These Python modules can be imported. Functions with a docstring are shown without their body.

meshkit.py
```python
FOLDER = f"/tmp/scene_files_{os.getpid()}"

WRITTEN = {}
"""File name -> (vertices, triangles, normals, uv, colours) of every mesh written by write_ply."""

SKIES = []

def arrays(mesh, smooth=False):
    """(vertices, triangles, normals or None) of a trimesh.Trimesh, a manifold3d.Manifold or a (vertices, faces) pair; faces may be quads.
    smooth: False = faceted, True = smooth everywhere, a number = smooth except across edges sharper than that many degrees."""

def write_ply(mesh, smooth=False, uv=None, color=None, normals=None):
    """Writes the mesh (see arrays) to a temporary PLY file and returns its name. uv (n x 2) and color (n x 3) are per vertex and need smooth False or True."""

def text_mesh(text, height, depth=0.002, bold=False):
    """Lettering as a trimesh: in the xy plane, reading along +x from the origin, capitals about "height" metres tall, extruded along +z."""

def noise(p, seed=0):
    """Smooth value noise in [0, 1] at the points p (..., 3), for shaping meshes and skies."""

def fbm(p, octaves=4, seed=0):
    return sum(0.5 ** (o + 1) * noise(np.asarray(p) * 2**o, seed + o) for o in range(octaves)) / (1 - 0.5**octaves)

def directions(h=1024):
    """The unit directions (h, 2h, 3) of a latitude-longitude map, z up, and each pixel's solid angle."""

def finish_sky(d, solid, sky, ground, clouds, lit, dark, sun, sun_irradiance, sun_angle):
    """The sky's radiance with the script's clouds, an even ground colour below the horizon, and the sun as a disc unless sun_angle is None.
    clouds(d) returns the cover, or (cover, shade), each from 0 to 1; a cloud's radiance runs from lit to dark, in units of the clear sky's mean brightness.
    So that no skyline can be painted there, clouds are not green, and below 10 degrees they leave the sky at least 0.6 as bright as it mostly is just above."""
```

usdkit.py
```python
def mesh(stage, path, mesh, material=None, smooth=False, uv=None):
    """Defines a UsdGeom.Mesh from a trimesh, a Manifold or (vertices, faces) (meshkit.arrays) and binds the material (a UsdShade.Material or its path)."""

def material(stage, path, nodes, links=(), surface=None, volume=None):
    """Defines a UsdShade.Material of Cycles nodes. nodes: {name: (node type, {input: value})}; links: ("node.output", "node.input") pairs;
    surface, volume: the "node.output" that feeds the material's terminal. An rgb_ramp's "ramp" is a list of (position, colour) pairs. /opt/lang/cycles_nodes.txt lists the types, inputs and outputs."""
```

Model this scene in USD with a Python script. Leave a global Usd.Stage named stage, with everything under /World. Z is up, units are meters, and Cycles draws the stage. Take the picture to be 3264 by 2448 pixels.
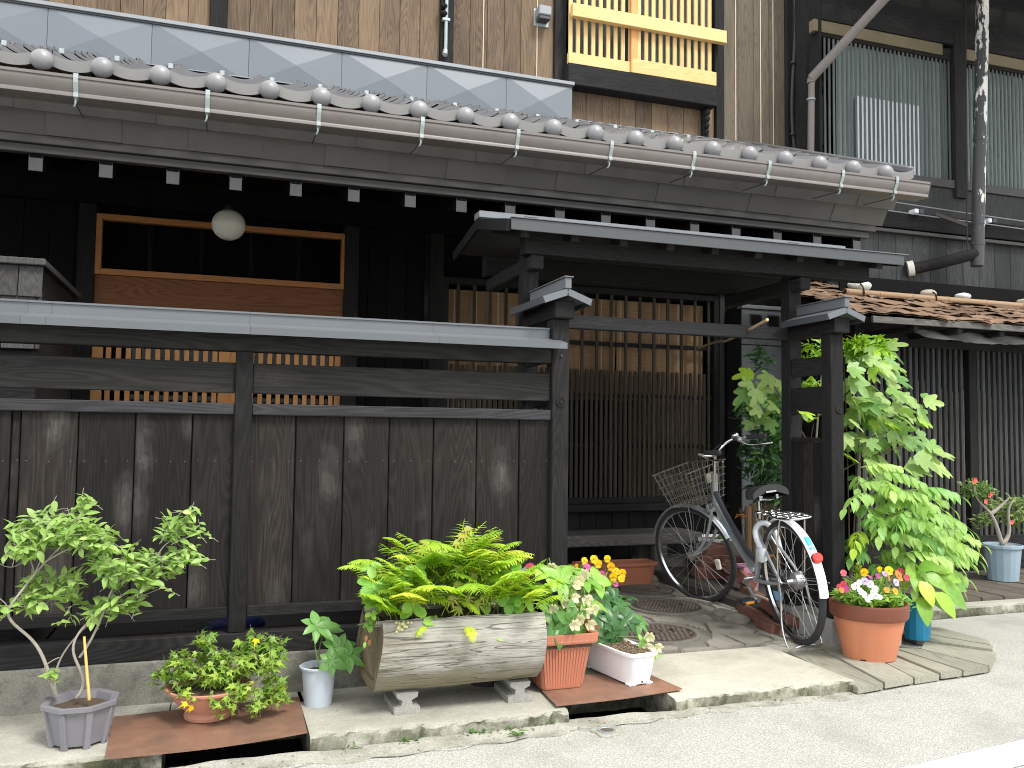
import math, random
import numpy as np, trimesh, usdkit, meshkit
from pxr import Usd, UsdGeom, UsdLux, UsdShade, Gf, Sdf, Vt

stage = Usd.Stage.CreateInMemory()
UsdGeom.SetStageUpAxis(stage, UsdGeom.Tokens.z)
UsdGeom.SetStageMetersPerUnit(stage, 1.0)
world = UsdGeom.Xform.Define(stage, '/World'); stage.SetDefaultPrim(world.GetPrim())
UsdGeom.Scope.Define(stage, '/World/Looks')
rng = np.random.default_rng(11)
random.seed(5)

# ---------------------------------------------------------------- camera, sky, sun, exposure
EYE = np.array([0.0, 0.0, 1.17])
YAW, PITCH, ROLL = np.radians([18.64, 3.25, 0.703])
FPX = 2745.0
EXPOSURE = 1.42
_f = np.array([np.sin(YAW) * np.cos(PITCH), np.cos(YAW) * np.cos(PITCH), np.sin(PITCH)])
_r0 = np.array([np.cos(YAW), -np.sin(YAW), 0]); _u0 = np.cross(_r0, _f)
RIGHT = _r0 * np.cos(ROLL) + _u0 * np.sin(ROLL); UP = np.cross(RIGHT, _f); FWD = _f
cam = UsdGeom.Camera.Define(stage, '/World/camera')
cam.CreateHorizontalApertureAttr(36.0); cam.CreateVerticalApertureAttr(27.0)
cam.CreateFocalLengthAttr(36.0 * FPX / 3264.0)
cam.CreateClippingRangeAttr(Gf.Vec2f(0.05, 500))
cam.CreateExposureAttr(EXPOSURE)
cam.AddTransformOp().Set(Gf.Matrix4d(*RIGHT, 0, *UP, 0, *(-FWD), 0, *EYE, 1))

SUN_DIR = np.array([0.35, -0.75, 1.15]); SUN_DIR /= np.linalg.norm(SUN_DIR)   # towards the sun
SUN_EL = math.asin(SUN_DIR[2]); SUN_ROT = math.atan2(SUN_DIR[0], SUN_DIR[1])
sky = UsdLux.DomeLight.Define(stage, '/World/sky'); sky.CreateIntensityAttr(1.0)
sky.GetPrim().SetCustomDataByKey('kind', 'structure')
sky_mat = usdkit.material(stage, '/World/Looks/overcast_sky', {
    'sky': ('sky_texture', {'sky_type': 'single_scattering', 'sun_disc': False, 'sun_elevation': SUN_EL, 'sun_rotation': SUN_ROT}),
    'tc': ('texture_coordinate', {}),
    'nz': ('noise_texture', {'scale': 2.2, 'detail': 5.0, 'roughness': 0.6}),
    'rp': ('rgb_ramp', {'ramp': [(0.0, (4.3, 4.45, 4.7)), (0.5, (6.3, 6.4, 6.6)), (1.0, (9.0, 9.0, 9.0))]}),
    'cv': ('map_range', {'from_min': 0.25, 'from_max': 0.55, 'to_min': 0.72, 'to_max': 0.95, 'clamp': True}),
    'mx': ('mix_color', {'use_clamp': False}),
    'bg': ('background_shader', {'strength': 0.12}),
}, [('tc.generated', 'nz.vector'), ('nz.fac', 'rp.fac'), ('nz.fac', 'cv.value'), ('cv.result', 'mx.fac'), ('sky.color', 'mx.a'), ('rp.color', 'mx.b'), ('mx.result', 'bg.color')], surface='bg.background')
UsdShade.MaterialBindingAPI.Apply(sky.GetPrim()).Bind(sky_mat)
sun = UsdLux.DistantLight.Define(stage, '/World/sun')
sun.CreateNormalizeAttr(True); sun.CreateIntensityAttr(0.4); sun.CreateAngleAttr(16.0); sun.CreateColorAttr(Gf.Vec3f(1.0, 0.97, 0.92))
_z = SUN_DIR; _x = np.cross([0, 0, 1.0], _z); _x /= np.linalg.norm(_x); _y = np.cross(_z, _x)
sun.AddTransformOp().Set(Gf.Matrix4d(*_x, 0, *_y, 0, *_z, 0, 0, 0, 20, 1))

# ---------------------------------------------------------------- measuring: a point on a known plane of the place, seen at (x, y) on a picture 2212 wide
S = 3264 / 2212.0
def P(x, y, Y=None, Z=None, X=None):
    d = (x * S - 1632) / FPX * RIGHT - (y * S - 1224) / FPX * UP + FWD
    t = Y / d[1] if Y is not None else ((Z - EYE[2]) / d[2] if Z is not None else X / d[0])
    return EYE + d * t

# ---------------------------------------------------------------- objects
_count = {}
def _name(parent, name):
    k = (parent, name); n = _count.get(k, 0); _count[k] = n + 1
    return f'{parent}/{name}' if n == 0 else f'{parent}/{name}_{n:03d}'

class Thing:
    def __init__(self, name, label=None, cat=None, loc=(0, 0, 0), group=None, kind=None):
        self.loc = np.array(loc, float); self.path = _name('/World', name)
        x = UsdGeom.Xform.Define(stage, self.path); x.AddTranslateOp().Set(Gf.Vec3d(*self.loc))
        tagp(x.GetPrim(), label, cat, group, kind)
    def add(self, name, mesh, mat, parent=None, smooth=False, kind=None, label=None):
        p = _name(parent or self.path, name)
        v, f = arr(mesh)
        m = usdkit.mesh(stage, p, (v - self.loc, f), mat, smooth)
        tagp(m.GetPrim(), label, None, None, kind)
        return p
    def holder(self, name, parent=None, label=None):
        p = _name(parent or self.path, name); x = UsdGeom.Xform.Define(stage, p); tagp(x.GetPrim(), label, None, None, None); return p

def tagp(p, label=None, cat=None, group=None, kind=None):
    for k, v in (('label', label), ('category', cat), ('group', group), ('kind', kind)):
        if v: p.SetCustomDataByKey(k, v)

def single(name, mesh, mat, label=None, cat=None, group=None, kind=None, smooth=False):
    p = _name('/World', name)
    m = usdkit.mesh(stage, p, arr(mesh), mat, smooth); tagp(m.GetPrim(), label, cat, group, kind); return p

def copy_of(src, loc, rotz, label, name):
    p = _name('/World', name); x = UsdGeom.Xform.Define(stage, p)
    x.AddTranslateOp().Set(Gf.Vec3d(*loc)); x.AddRotateZOp().Set(rotz)
    pr = x.GetPrim(); was = stage.GetPrimAtPath(src).GetCustomData()
    pr.GetReferences().AddInternalReference(src); pr.SetInstanceable(True)
    tagp(pr, label, was.get('category'), was.get('group'))

# ---------------------------------------------------------------- meshes: (vertices, triangles)
def arr(m):
    if hasattr(m, 'to_mesh') or hasattr(m, 'vertices'):
        v, f, _ = meshkit.arrays(m); return np.asarray(v, float), np.asarray(f, int)
    v, f = np.asarray(m[0], float), np.asarray(m[1], int)
    if f.shape[1] == 4: f = np.vstack([f[:, [0, 1, 2]], f[:, [0, 2, 3]]])
    return v, f
def cat(ms):
    vs, fs, n = [], [], 0
    for m in ms:
        v, f = arr(m); vs.append(v); fs.append(f + n); n += len(v)
    return np.vstack(vs), np.vstack(fs)
_cf = None
def box(c0, c1, ch=0.002):
    """chamfered box between two corners"""
    global _cf
    c0, c1 = np.minimum(c0, c1), np.maximum(c0, c1); c, h = (c0 + c1) / 2, (c1 - c0) / 2
    ch = min(ch, h.min() * 0.45)
    sg = np.array([[a, b, d] for a in (-1, 1) for b in (-1, 1) for d in (-1, 1)], float)
    v = np.vstack([c + sg * (h - ch * np.array(k)) for k in ((0, 1, 1), (1, 0, 1), (1, 1, 0))])
    if _cf is None:
        vv = np.vstack([sg * (1 - .2 * np.array(k)) for k in ((0, 1, 1), (1, 0, 1), (1, 1, 0))])
        hull = trimesh.Trimesh(vv, process=False).convex_hull
        idx = [int(np.argmin(((vv - p) ** 2).sum(1))) for p in hull.vertices]
        f = np.array(idx)[hull.faces]; t = vv[f]; nn = np.cross(t[:, 1] - t[:, 0], t[:, 2] - t[:, 0])
        flip = (nn * t.mean(1)).sum(1) < 0; f[flip] = f[flip][:, ::-1]; _cf = f
    return v, _cf
def obox(p0, p1, w, h, up=(0, 0, 1), ch=0.002):
    """bar from p0 to p1, w wide, h along up"""
    p0, p1 = np.array(p0, float), np.array(p1, float); d = p1 - p0; L = np.linalg.norm(d); d /= L
    s = np.cross(up, d); s /= np.linalg.norm(s); u = np.cross(d, s)
    v, f = box((0, -w / 2, -h / 2), (L, w / 2, h / 2), ch)
    return p0 + v @ np.array([d, s, u]), f
def tube(path, r, n=8, cap=True):
    p = np.array(path, float); m = len(p); r = np.broadcast_to(r, m)
    t = np.gradient(p, axis=0); t /= np.maximum(np.linalg.norm(t, axis=1, keepdims=True), 1e-9)
    a = np.array([0, 0, 1.0]) if abs(t[0][2]) < .9 else np.array([1.0, 0, 0])
    u = np.cross(t[0], a); u /= np.linalg.norm(u); rings = []
    ang = np.arange(n) / n * 2 * np.pi
    for i in range(m):
        u = u - t[i] * (u @ t[i]); u /= np.linalg.norm(u); w = np.cross(t[i], u)
        rings.append(p[i] + r[i] * (np.cos(ang)[:, None] * u + np.sin(ang)[:, None] * w))
    v = np.vstack(rings); f = []
    for i in range(m - 1):
        for k in range(n):
            a0, b0 = i * n + k, i * n + (k + 1) % n
            f += [[a0, b0, b0 + n], [a0, b0 + n, a0 + n]]
    if cap:
        v = np.vstack([v, p[0], p[-1]]); c0, c1 = m * n, m * n + 1
        for k in range(n):
            f += [[c0, (k + 1) % n, k], [c1, (m - 1) * n + k, (m - 1) * n + (k + 1) % n]]
    return v, np.array(f)
def smoothpath(pts, n=6):
    from scipy.interpolate import CubicSpline
    pts = np.array(pts, float)
    if len(pts) < 3: return pts
    s = np.r_[0, np.cumsum(np.linalg.norm(np.diff(pts, axis=0), axis=1))]
    return CubicSpline(s, pts)(np.linspace(0, s[-1], (len(pts) - 1) * n + 1))
def lathe(prof, n=32, c=(0, 0, 0), closed=False):
    """profile of (r, z) pairs round the z axis"""
    pr = np.array(prof, float); a = np.arange(n) / n * 2 * np.pi
    v = np.stack([pr[:, None, 0] * np.cos(a), pr[:, None, 0] * np.sin(a), np.repeat(pr[:, 1:2], n, 1)], -1).reshape(-1, 3) + np.array(c)
    f = []
    for i in range(len(pr) - 1 + closed):
        j = (i + 1) % len(pr)
        for k in range(n):
            q = (k + 1) % n
            f += [[i * n + k, i * n + q, j * n + q], [i * n + k, j * n + q, j * n + k]]
    return v, np.array(f)
def grid(fn, nu, nv):
    u, w = np.meshgrid(np.linspace(0, 1, nu + 1), np.linspace(0, 1, nv + 1), indexing='ij')
    v = fn(u.ravel(), w.ravel()); f = []
    for i in range(nu):
        for k in range(nv):
            a = i * (nv + 1) + k
            f += [[a, a + nv + 1, a + nv + 2], [a, a + nv + 2, a + 1]]
    return v, np.array(f)
def prism(poly, z0, z1, ch=0.0):
    """upright prism on a polygon (counter-clockwise x, y)"""
    from shapely.geometry import Polygon
    pl = Polygon(poly).buffer(0)
    pl = max(getattr(pl, 'geoms', [pl]), key=lambda s: s.area)
    if ch and pl.buffer(-ch).geom_type == 'Polygon':
        top = pl.buffer(-ch)
        a = trimesh.creation.extrude_polygon(pl, z1 - z0 - ch, engine='earcut'); a.apply_translation((0, 0, z0))
        b = trimesh.creation.extrude_polygon(top, 2 * ch, engine='earcut'); b.apply_translation((0, 0, z1 - 2 * ch))
        return cat([arr(a), arr(b)])
    a = trimesh.creation.extrude_polygon(pl, z1 - z0, engine='earcut'); a.apply_translation((0, 0, z0)); return arr(a)
def sweep(prof, p0, p1, up=(0, 0, 1)):
    """closed profile of (forward, up) pairs drawn from p0 to p1 (a straight moulding); forward = to the right of the direction"""
    p0, p1 = np.array(p0, float), np.array(p1, float); d = (p1 - p0) / np.linalg.norm(p1 - p0)
    s = np.cross(d, up); s /= np.linalg.norm(s); pr = np.array(prof, float); n = len(pr)
    a = p0 + pr[:, :1] * s + pr[:, 1:] * np.array(up); b = a + (p1 - p0)
    v = np.vstack([a, b]); f = []
    for k in range(n):
        q = (k + 1) % n; f += [[k, q, n + q], [k, n + q, n + k]]
    tri = trimesh.creation.triangulate_polygon(__import__('shapely').Polygon(pr), engine='earcut')[1]
    # earcut keeps the order of the vertices of a simple polygon
    f += [list(t) for t in tri if max(t) < n] + [[t[0] + n, t[2] + n, t[1] + n] for t in tri if max(t) < n]
    return v, np.array(f)
def ball(c, r, sc=(1, 1, 1), sub=2):
    m = trimesh.creation.icosphere(subdivisions=sub); return np.array(m.vertices) * r * np.array(sc) + np.array(c), np.array(m.faces)
def wobble(m, amp, fr, seed=0):
    v, f = arr(m); n = np.stack([meshkit.fbm(v * fr + 17.3 * k, 3, seed + k) - .5 for k in range(3)], 1); return v + n * 2 * amp, f
def frame_box(x0, x1, z0, z1, y0, y1, w):
    """rectangular frame in a wall that faces -y"""
    return cat([box((x0, y0, z0), (x0 + w, y1, z1)), box((x1 - w, y0, z0), (x1, y1, z1)),
                box((x0 + w, y0 + .001, z1 - w), (x1 - w, y1 - .001, z1)), box((x0 + w, y0 + .001, z0), (x1 - w, y1 - .001, z0 + w))])

# ---------------------------------------------------------------- materials
class R(str): pass
class MG:
    def __init__(self): self.nodes, self.links, self.k = {}, [], 0
    def __call__(self, kind, **inp):
        self.k += 1; nm = f'n{self.k}'; const = {}
        for a, b in inp.items():
            if isinstance(b, R): self.links.append((str(b), f'{nm}.{a}'))
            else: const[a] = b
        self.nodes[nm] = (kind, const); g = self
        class N:
            def __getattr__(s, out): return R(f'{nm}.{out}')
        return N()
    def done(self, name, surf=None, vol=None): return usdkit.material(stage, f'/World/Looks/{name}', self.nodes, self.links, surface=str(surf) if surf else None, volume=str(vol) if vol else None)
def m_(g, t, a, b=0.0, c=0.0, clamp=False): return g('math', math_type=t, value1=a, value2=b, value3=c, use_clamp=clamp).value
def position(g, spread=7.0):
    """world position, shifted per object so that no two boards share a figure"""
    geo, oi = g('geometry'), g('object_info')
    off = g('combine_xyz', x=m_(g, 'multiply', oi.random, spread), y=m_(g, 'multiply', oi.random, spread * 2.3), z=m_(g, 'multiply', oi.random, spread * 3.1)).vector
    return g('vector_math', math_type='add', vector1=geo.position, vector2=off).vector, oi.random, geo
def scaled(g, v, s): return g('mapping', vector=v, scale=s).vector
def mixc(g, f, a, b, t='mix'): return g('mix_color', blend_type=t, fac=f, a=a, b=b).result

def wood(name, ramp, axis='z', fig=0.5, var=0.35, rough=0.75, knots=0.0, knotc=(.12, .10, .085), worn=0.0, wornc=(.1, .095, .09), bump=0.35, sc=1.0, spec=0.18):
    g = MG(); p, rnd, geo = position(g)
    st = {'x': (0.05, 1, 1), 'y': (1, 0.05, 1), 'z': (1, 1, 0.05)}[axis]
    fine = g('noise_texture', vector=scaled(g, p, tuple(sc * 130 * s for s in st)), scale=1.0, detail=4.0, roughness=0.65).fac
    st2 = {'x': (0.09, 1, 1), 'y': (1, 0.09, 1), 'z': (1, 1, 0.09)}[axis]
    low = g('noise_texture', vector=scaled(g, p, tuple(sc * 9 * s for s in st2)), scale=1.0, detail=1.0, roughness=0.4, distortion=0.3).fac
    band = m_(g, 'absolute', m_(g, 'sine', m_(g, 'multiply', low, 70.0)))
    band = m_(g, 'power', band, 1.6)
    h = m_(g, 'add', m_(g, 'multiply', fine, 1 - fig * .6), m_(g, 'multiply', band, fig * .6))
    tone = g('noise_texture', vector=scaled(g, p, tuple(5 * (.35 if s < 1 else 1) for s in st)), scale=1.0, detail=3.0).fac
    h2 = m_(g, 'add', h, m_(g, 'multiply', m_(g, 'subtract', tone, 0.5), 0.5))
    h2 = m_(g, 'add', h2, m_(g, 'multiply', m_(g, 'subtract', rnd, 0.5), var), clamp=True)
    col = g('rgb_ramp', fac=h2, ramp=ramp).color
    if knots:
        vv = scaled(g, p, {'x': (2.2, 7, 7), 'y': (7, 2.2, 7), 'z': (5.5, 5.5, 1.9)}[axis])
        vd = g('noise_texture', vector=scaled(g, p, (14, 14, 14)), scale=1.0, detail=3.0).color
        vv = g('vector_math', math_type='multiply_add', vector1=vd, vector2=(.35, .35, .35), vector3=vv).vector
        d = g('voronoi_texture', vector=vv, scale=1.0, feature='f1').distance
        k = g('map_range', value=d, from_min=0.36, from_max=0.06, to_min=0.0, to_max=1.0, clamp=True).result
        k = m_(g, 'multiply', m_(g, 'power', k, 1.5), m_(g, 'add', m_(g, 'multiply', fine, 1.3), m_(g, 'multiply', m_(g, 'sine', m_(g, 'multiply', d, 60.0)), 0.12)))
        col = mixc(g, m_(g, 'multiply', k, knots, clamp=True), col, knotc)
    if worn:
        w = g('noise_texture', vector=scaled(g, p, tuple(7 * (.3 if s < 1 else 1) for s in st)), scale=1.0, detail=5.0, roughness=0.7).fac
        w = g('map_range', value=w, from_min=0.56, from_max=0.78, to_min=0.0, to_max=worn, clamp=True).result
        col = mixc(g, w, col, wornc)
    b = g('bump', height=h, strength=bump, distance=0.004).normal
    return g.done(name, g('principled_bsdf', base_color=col, roughness=rough, normal=b, specular_ior_level=spec).BSDF)

def plain(name, col, rough=0.5, metal=0.0, var=0.12, scale=14.0, bump=0.0, spec=0.5, dirt=0.0, dirtc=(.12, .1, .08), dscale=3.0, thr=(0.5, 0.75), coat=0.0, detail=4.0):
    g = MG(); p, rnd, geo = position(g, 3.0)
    n = g('noise_texture', vector=p, scale=scale, detail=detail, roughness=0.6).fac
    f = m_(g, 'add', m_(g, 'multiply', m_(g, 'subtract', n, 0.5), 2.2), m_(g, 'subtract', rnd, 0.5))
    c = g('hsv', value=m_(g, 'multiply_add', f, var, 1.0), color=col).color
    if dirt:
        d = g('noise_texture', vector=p, scale=dscale, detail=6.0, roughness=0.7).fac
        d = g('map_range', value=d, from_min=thr[0], from_max=thr[1], to_min=0.0, to_max=dirt, clamp=True).result
        c = mixc(g, d, c, dirtc)
    kw = dict(base_color=c, roughness=rough, metallic=metal, specular_ior_level=spec)
    if coat: kw.update(coat_weight=coat, coat_roughness=0.15)
    if bump: kw['normal'] = g('bump', height=n, strength=bump, distance=0.004).normal
    return g.done(name, g('principled_bsdf', **kw).BSDF)

def leafmat(name, a, b, trans=0.35, rough=0.42, tcol=None, c=None, cfac=0.0, spec=0.35):
    g = MG(); geo, oi = g('geometry'), g('object_info')
    r1 = m_(g, 'fraction', m_(g, 'add', m_(g, 'multiply', oi.random, 3.7), m_(g, 'multiply', geo.random_per_island, 1.9)))
    stops = [(0.0, a), (0.85, b)] + ([(1.0 - cfac, b), (1.0 - cfac + .01, c)] if c else [])
    col = g('rgb_ramp', fac=r1, ramp=stops).color
    n = g('noise_texture', vector=geo.position, scale=45.0, detail=2.0).fac
    col = g('hsv', value=m_(g, 'multiply_add', n, 0.5, 0.75), color=col).color
    pr = g('principled_bsdf', base_color=col, roughness=rough, specular_ior_level=spec, normal=g('bump', height=n, strength=0.25, distance=0.004).normal).BSDF
    tr = g('translucent_bsdf', color=g('hsv', value=1.25, hue=0.49, saturation=1.1, color=col).color).BSDF
    return g.done(name, g('mix_closure', fac=trans, closure1=pr, closure2=tr).closure)
def concrete(name, base, dark, stain=0.6, scale=4.0, moss=None, speck=0.5, bump=0.5, thr=(.48, .7)):
    g = MG(); geo = g('geometry'); p = geo.position
    big = g('noise_texture', vector=p, scale=scale, detail=8.0, roughness=0.68).fac
    fine = g('noise_texture', vector=p, scale=130.0, detail=3.0, roughness=0.7).fac
    grit = g('voronoi_texture', vector=p, scale=170.0).distance
    c = g('hsv', value=m_(g, 'multiply_add', m_(g, 'subtract', fine, .5), speck * 1.6, 1.0), color=base).color
    c = g('hsv', value=m_(g, 'multiply_add', m_(g, 'subtract', grit, .45), speck * .6, 1.0), color=c).color
    f = g('map_range', value=big, from_min=thr[0], from_max=thr[1], to_min=0.0, to_max=stain, clamp=True).result
    c = mixc(g, f, c, dark)
    if moss:
        mm = g('noise_texture', vector=p, scale=scale * 2.3, detail=6.0, roughness=0.75).fac
        mf = g('map_range', value=mm, from_min=.28, from_max=.55, to_min=0.0, to_max=.95, clamp=True).result
        side = m_(g, 'subtract', 1.0, m_(g, 'absolute', g('separate_xyz', vector=geo.true_normal).z))
        c = mixc(g, m_(g, 'multiply', mf, m_(g, 'multiply_add', side, .8, .2)), c, moss)
    h = m_(g, 'add', m_(g, 'multiply', fine, .5), m_(g, 'add', m_(g, 'multiply', big, .8), m_(g, 'multiply', grit, .4)))
    return g.done(name, g('principled_bsdf', base_color=c, roughness=0.9, specular_ior_level=0.2, normal=g('bump', height=h, strength=bump, distance=0.006).normal).BSDF)

BLK = [(0.0, (.005, .005, .005)), (0.5, (.0115, .011, .011)), (1.0, (.026, .025, .025))]
M = {}
M['black_x'] = wood('black_wood_along', BLK, 'x', worn=.3, wornc=(.05, .049, .048))
M['black_y'] = wood('black_wood_deep', BLK, 'y', worn=.2, wornc=(.04, .039, .038))
M['black_z'] = wood('black_wood_upright', BLK, 'z', worn=.25, wornc=(.045, .044, .043))
M['rail'] = wood('rubbed_black_rail', [(0, (.012, .012, .013)), (.5, (.026, .026, .028)), (1, (.05, .05, .054))], 'x', worn=.5, wornc=(.085, .085, .09))
M['board'] = wood('dark_fence_board', [(0.0, (.0045, .004, .0038)), (0.45, (.0105, .0092, .0084)), (0.8, (.020, .0168, .0146)), (1.0, (.042, .033, .027))], 'z', fig=.5, var=.4, knots=.62, knotc=(.105, .097, .09), worn=.55, wornc=(.046, .041, .037))
M['wideboard'] = wood('dark_fence_wide_board', [(0.0, (.007, .0068, .0068)), (0.5, (.017, .0165, .016)), (1.0, (.034, .031, .029))], 'x', fig=.6, var=.3, knots=.5, knotc=(.06, .054, .05), worn=.45, wornc=(.055, .053, .05))
M['brown'] = wood('weathered_brown_board', [(0.0, (.040, .030, .022)), (0.3, (.092, .066, .045)), (0.6, (.155, .108, .069)), (1.0, (.235, .165, .105))], 'z', fig=.32, var=.38, worn=.6, wornc=(.13, .115, .10), bump=.2)
M['greybrown'] = wood('weathered_grey_board', [(0.0, (.035, .030, .024)), (0.4, (.10, .083, .062)), (1.0, (.19, .155, .115))], 'z', fig=.35, var=.25, worn=.6, wornc=(.10, .095, .085))
M['greyblack'] = wood('faded_black_board', [(0.0, (.015, .0155, .0155)), (0.5, (.038, .040, .040)), (1.0, (.08, .084, .083))], 'z', fig=.3, worn=.4, wornc=(.11, .115, .115))
M['shingle'] = wood('dark_grey_shingle', [(0, (.02, .019, .018)), (.5, (.05, .049, .048)), (1, (.09, .088, .086))], 'z', fig=.4, bump=.6)
M['yellow'] = wood('yellow_cypress', [(0.0, (.48, .30, .12)), (0.5, (.62, .42, .18)), (1.0, (.72, .52, .26))], 'z', fig=.3, var=.2, rough=.5, bump=.1)
M['yellow_x'] = wood('yellow_cypress_rail', [(0.0, (.50, .31, .12)), (0.5, (.64, .44, .19)), (1.0, (.74, .54, .27))], 'x', fig=.3, var=.2, rough=.5, bump=.1)
M['orange'] = wood('orange_door_wood', [(0.0, (.28, .105, .032)), (0.5, (.40, .17, .06)), (1.0, (.48, .22, .085))], 'x', fig=.4, var=.1, rough=.55, bump=.1)
M['orange_z'] = wood('orange_door_slat', [(0.0, (.45, .20, .07)), (0.5, (.62, .30, .11)), (1.0, (.72, .38, .15))], 'z', fig=.3, var=.15, rough=.55, bump=.1)
M['redbrown'] = wood('red_brown_panel', [(0.0, (.105, .036, .014)), (0.5, (.17, .063, .025)), (1.0, (.22, .09, .036))], 'x', fig=.8, var=.05, rough=.5, bump=.1)
M['cream'] = wood('cream_beam', [(0, (.12, .10, .065)), (1, (.19, .155, .10))], 'x', fig=.3)
M['lattice'] = wood('brown_black_slat', [(0, (.016, .0135, .0115)), (.5, (.04, .034, .028)), (1, (.075, .063, .052))], 'z', fig=.3, spec=.15)
M['inner'] = wood('brown_inner_strip', [(0, (.27, .19, .12)), (.5, (.48, .36, .25)), (1, (.65, .52, .37))], 'z', fig=.2)
M['pale'] = plain('pale_joint_strip', (.62, .52, .38), .8)
M['metal'] = plain('blue_grey_sheet_metal', (.122, .142, .160), .45, .0, var=.07, scale=5, spec=.55, dirt=.25, dirtc=(.11, .118, .125), dscale=2)
M['metal_cap'] = plain('grey_sheet_metal_cap', (.108, .117, .126), .42, .15, var=.08, scale=6, spec=.5, dirt=.35, dirtc=(.075, .08, .085), dscale=3)
M['metal_gate'] = plain('dull_gate_metal', (.050, .054, .057), .45, .1, var=.1, scale=6, dirt=.4, dirtc=(.045, .047, .048))
M['metal_dark'] = plain('dark_sheet_metal_edge', (.035, .038, .043), .5, .0)
M['metal_pale'] = plain('pale_flashing', (.22, .235, .245), .45, .2, dirt=.4, dirtc=(.13, .13, .13))
M['soffit'] = plain('taupe_grey_panel', (.058, .055, .050), .65, 0, var=.07, scale=4, dirt=.3, dirtc=(.042, .04, .037))
M['fascia'] = plain('dark_taupe_fascia', (.034, .032, .031), .65, 0, var=.08, scale=6)
M['rafter'] = plain('painted_rafter_end', (.052, .050, .054), .6, 0, var=.08)
M['gutter'] = plain('taupe_gutter', (.140, .124, .114), .45, 0, var=.10, scale=9, dirt=.5, dirtc=(.09, .078, .07), dscale=5, spec=.5)
M['galv'] = plain('galvanised_strap', (.30, .34, .335), .5, .35, var=.12)
M['tile'] = plain('silver_grey_tile', (.10, .10, .103), .42, .15, var=.14, scale=10, spec=.5, dirt=.5, dirtc=(.17, .17, .165), dscale=6)
M['tile_end'] = plain('pale_tile_end', (.20, .20, .203), .45, .1, var=.12, scale=22, spec=.5, dirt=.35, dirtc=(.2, .19, .17), dscale=8, bump=.2)
M['tile_band'] = plain('tile_front_band', (.16, .157, .15), .5, .05, var=.1, scale=12, dirt=.5, dirtc=(.15, .145, .13), dscale=7)
M['glass'] = None
def glassmat(name, tint=(.9, .93, .92), r=0.02):
    g = MG(); fr = g('fresnel', IOR=1.28).fac
    return g.done(name, g('mix_closure', fac=m_(g, 'multiply', fr, .5), closure1=g('transparent_bsdf', color=tint).BSDF, closure2=g('glossy_bsdf', color=(.9, .9, .9), roughness=r).BSDF).closure)
M['glass'] = glassmat('window_glass')
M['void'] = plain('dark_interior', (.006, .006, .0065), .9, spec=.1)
M['curtain'] = plain('sky_reflection_white', (.62, .67, .70), .9)  # white for the painted sky reflection; the insulators share it
M['teal'] = plain('pale_teal_blind', (.26, .33, .32), .8, var=.1)
M['concrete'] = concrete('pavement_concrete', (.40, .385, .33), (.19, .18, .14), stain=.6, scale=2.6, moss=(.045, .05, .02), speck=.4)
M['plinth'] = concrete('plinth_concrete', (.22, .213, .18), (.05, .05, .04), stain=.8, scale=6.0, thr=(.46, .64))
M['entry'] = concrete('entry_slab_concrete', (.50, .475, .39), (.27, .25, .195), stain=.6, scale=2.0, moss=(.045, .05, .02), speck=.35)
M['road'] = concrete('asphalt_road', (.345, .342, .305), (.225, .22, .19), stain=.55, scale=2.4, speck=1.1, bump=.9)
M['road_edge'] = concrete('road_edge_concrete', (.36, .35, .30), (.15, .145, .11), stain=.75, scale=5.0, speck=.7, bump=.8, thr=(.44, .66))
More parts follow.
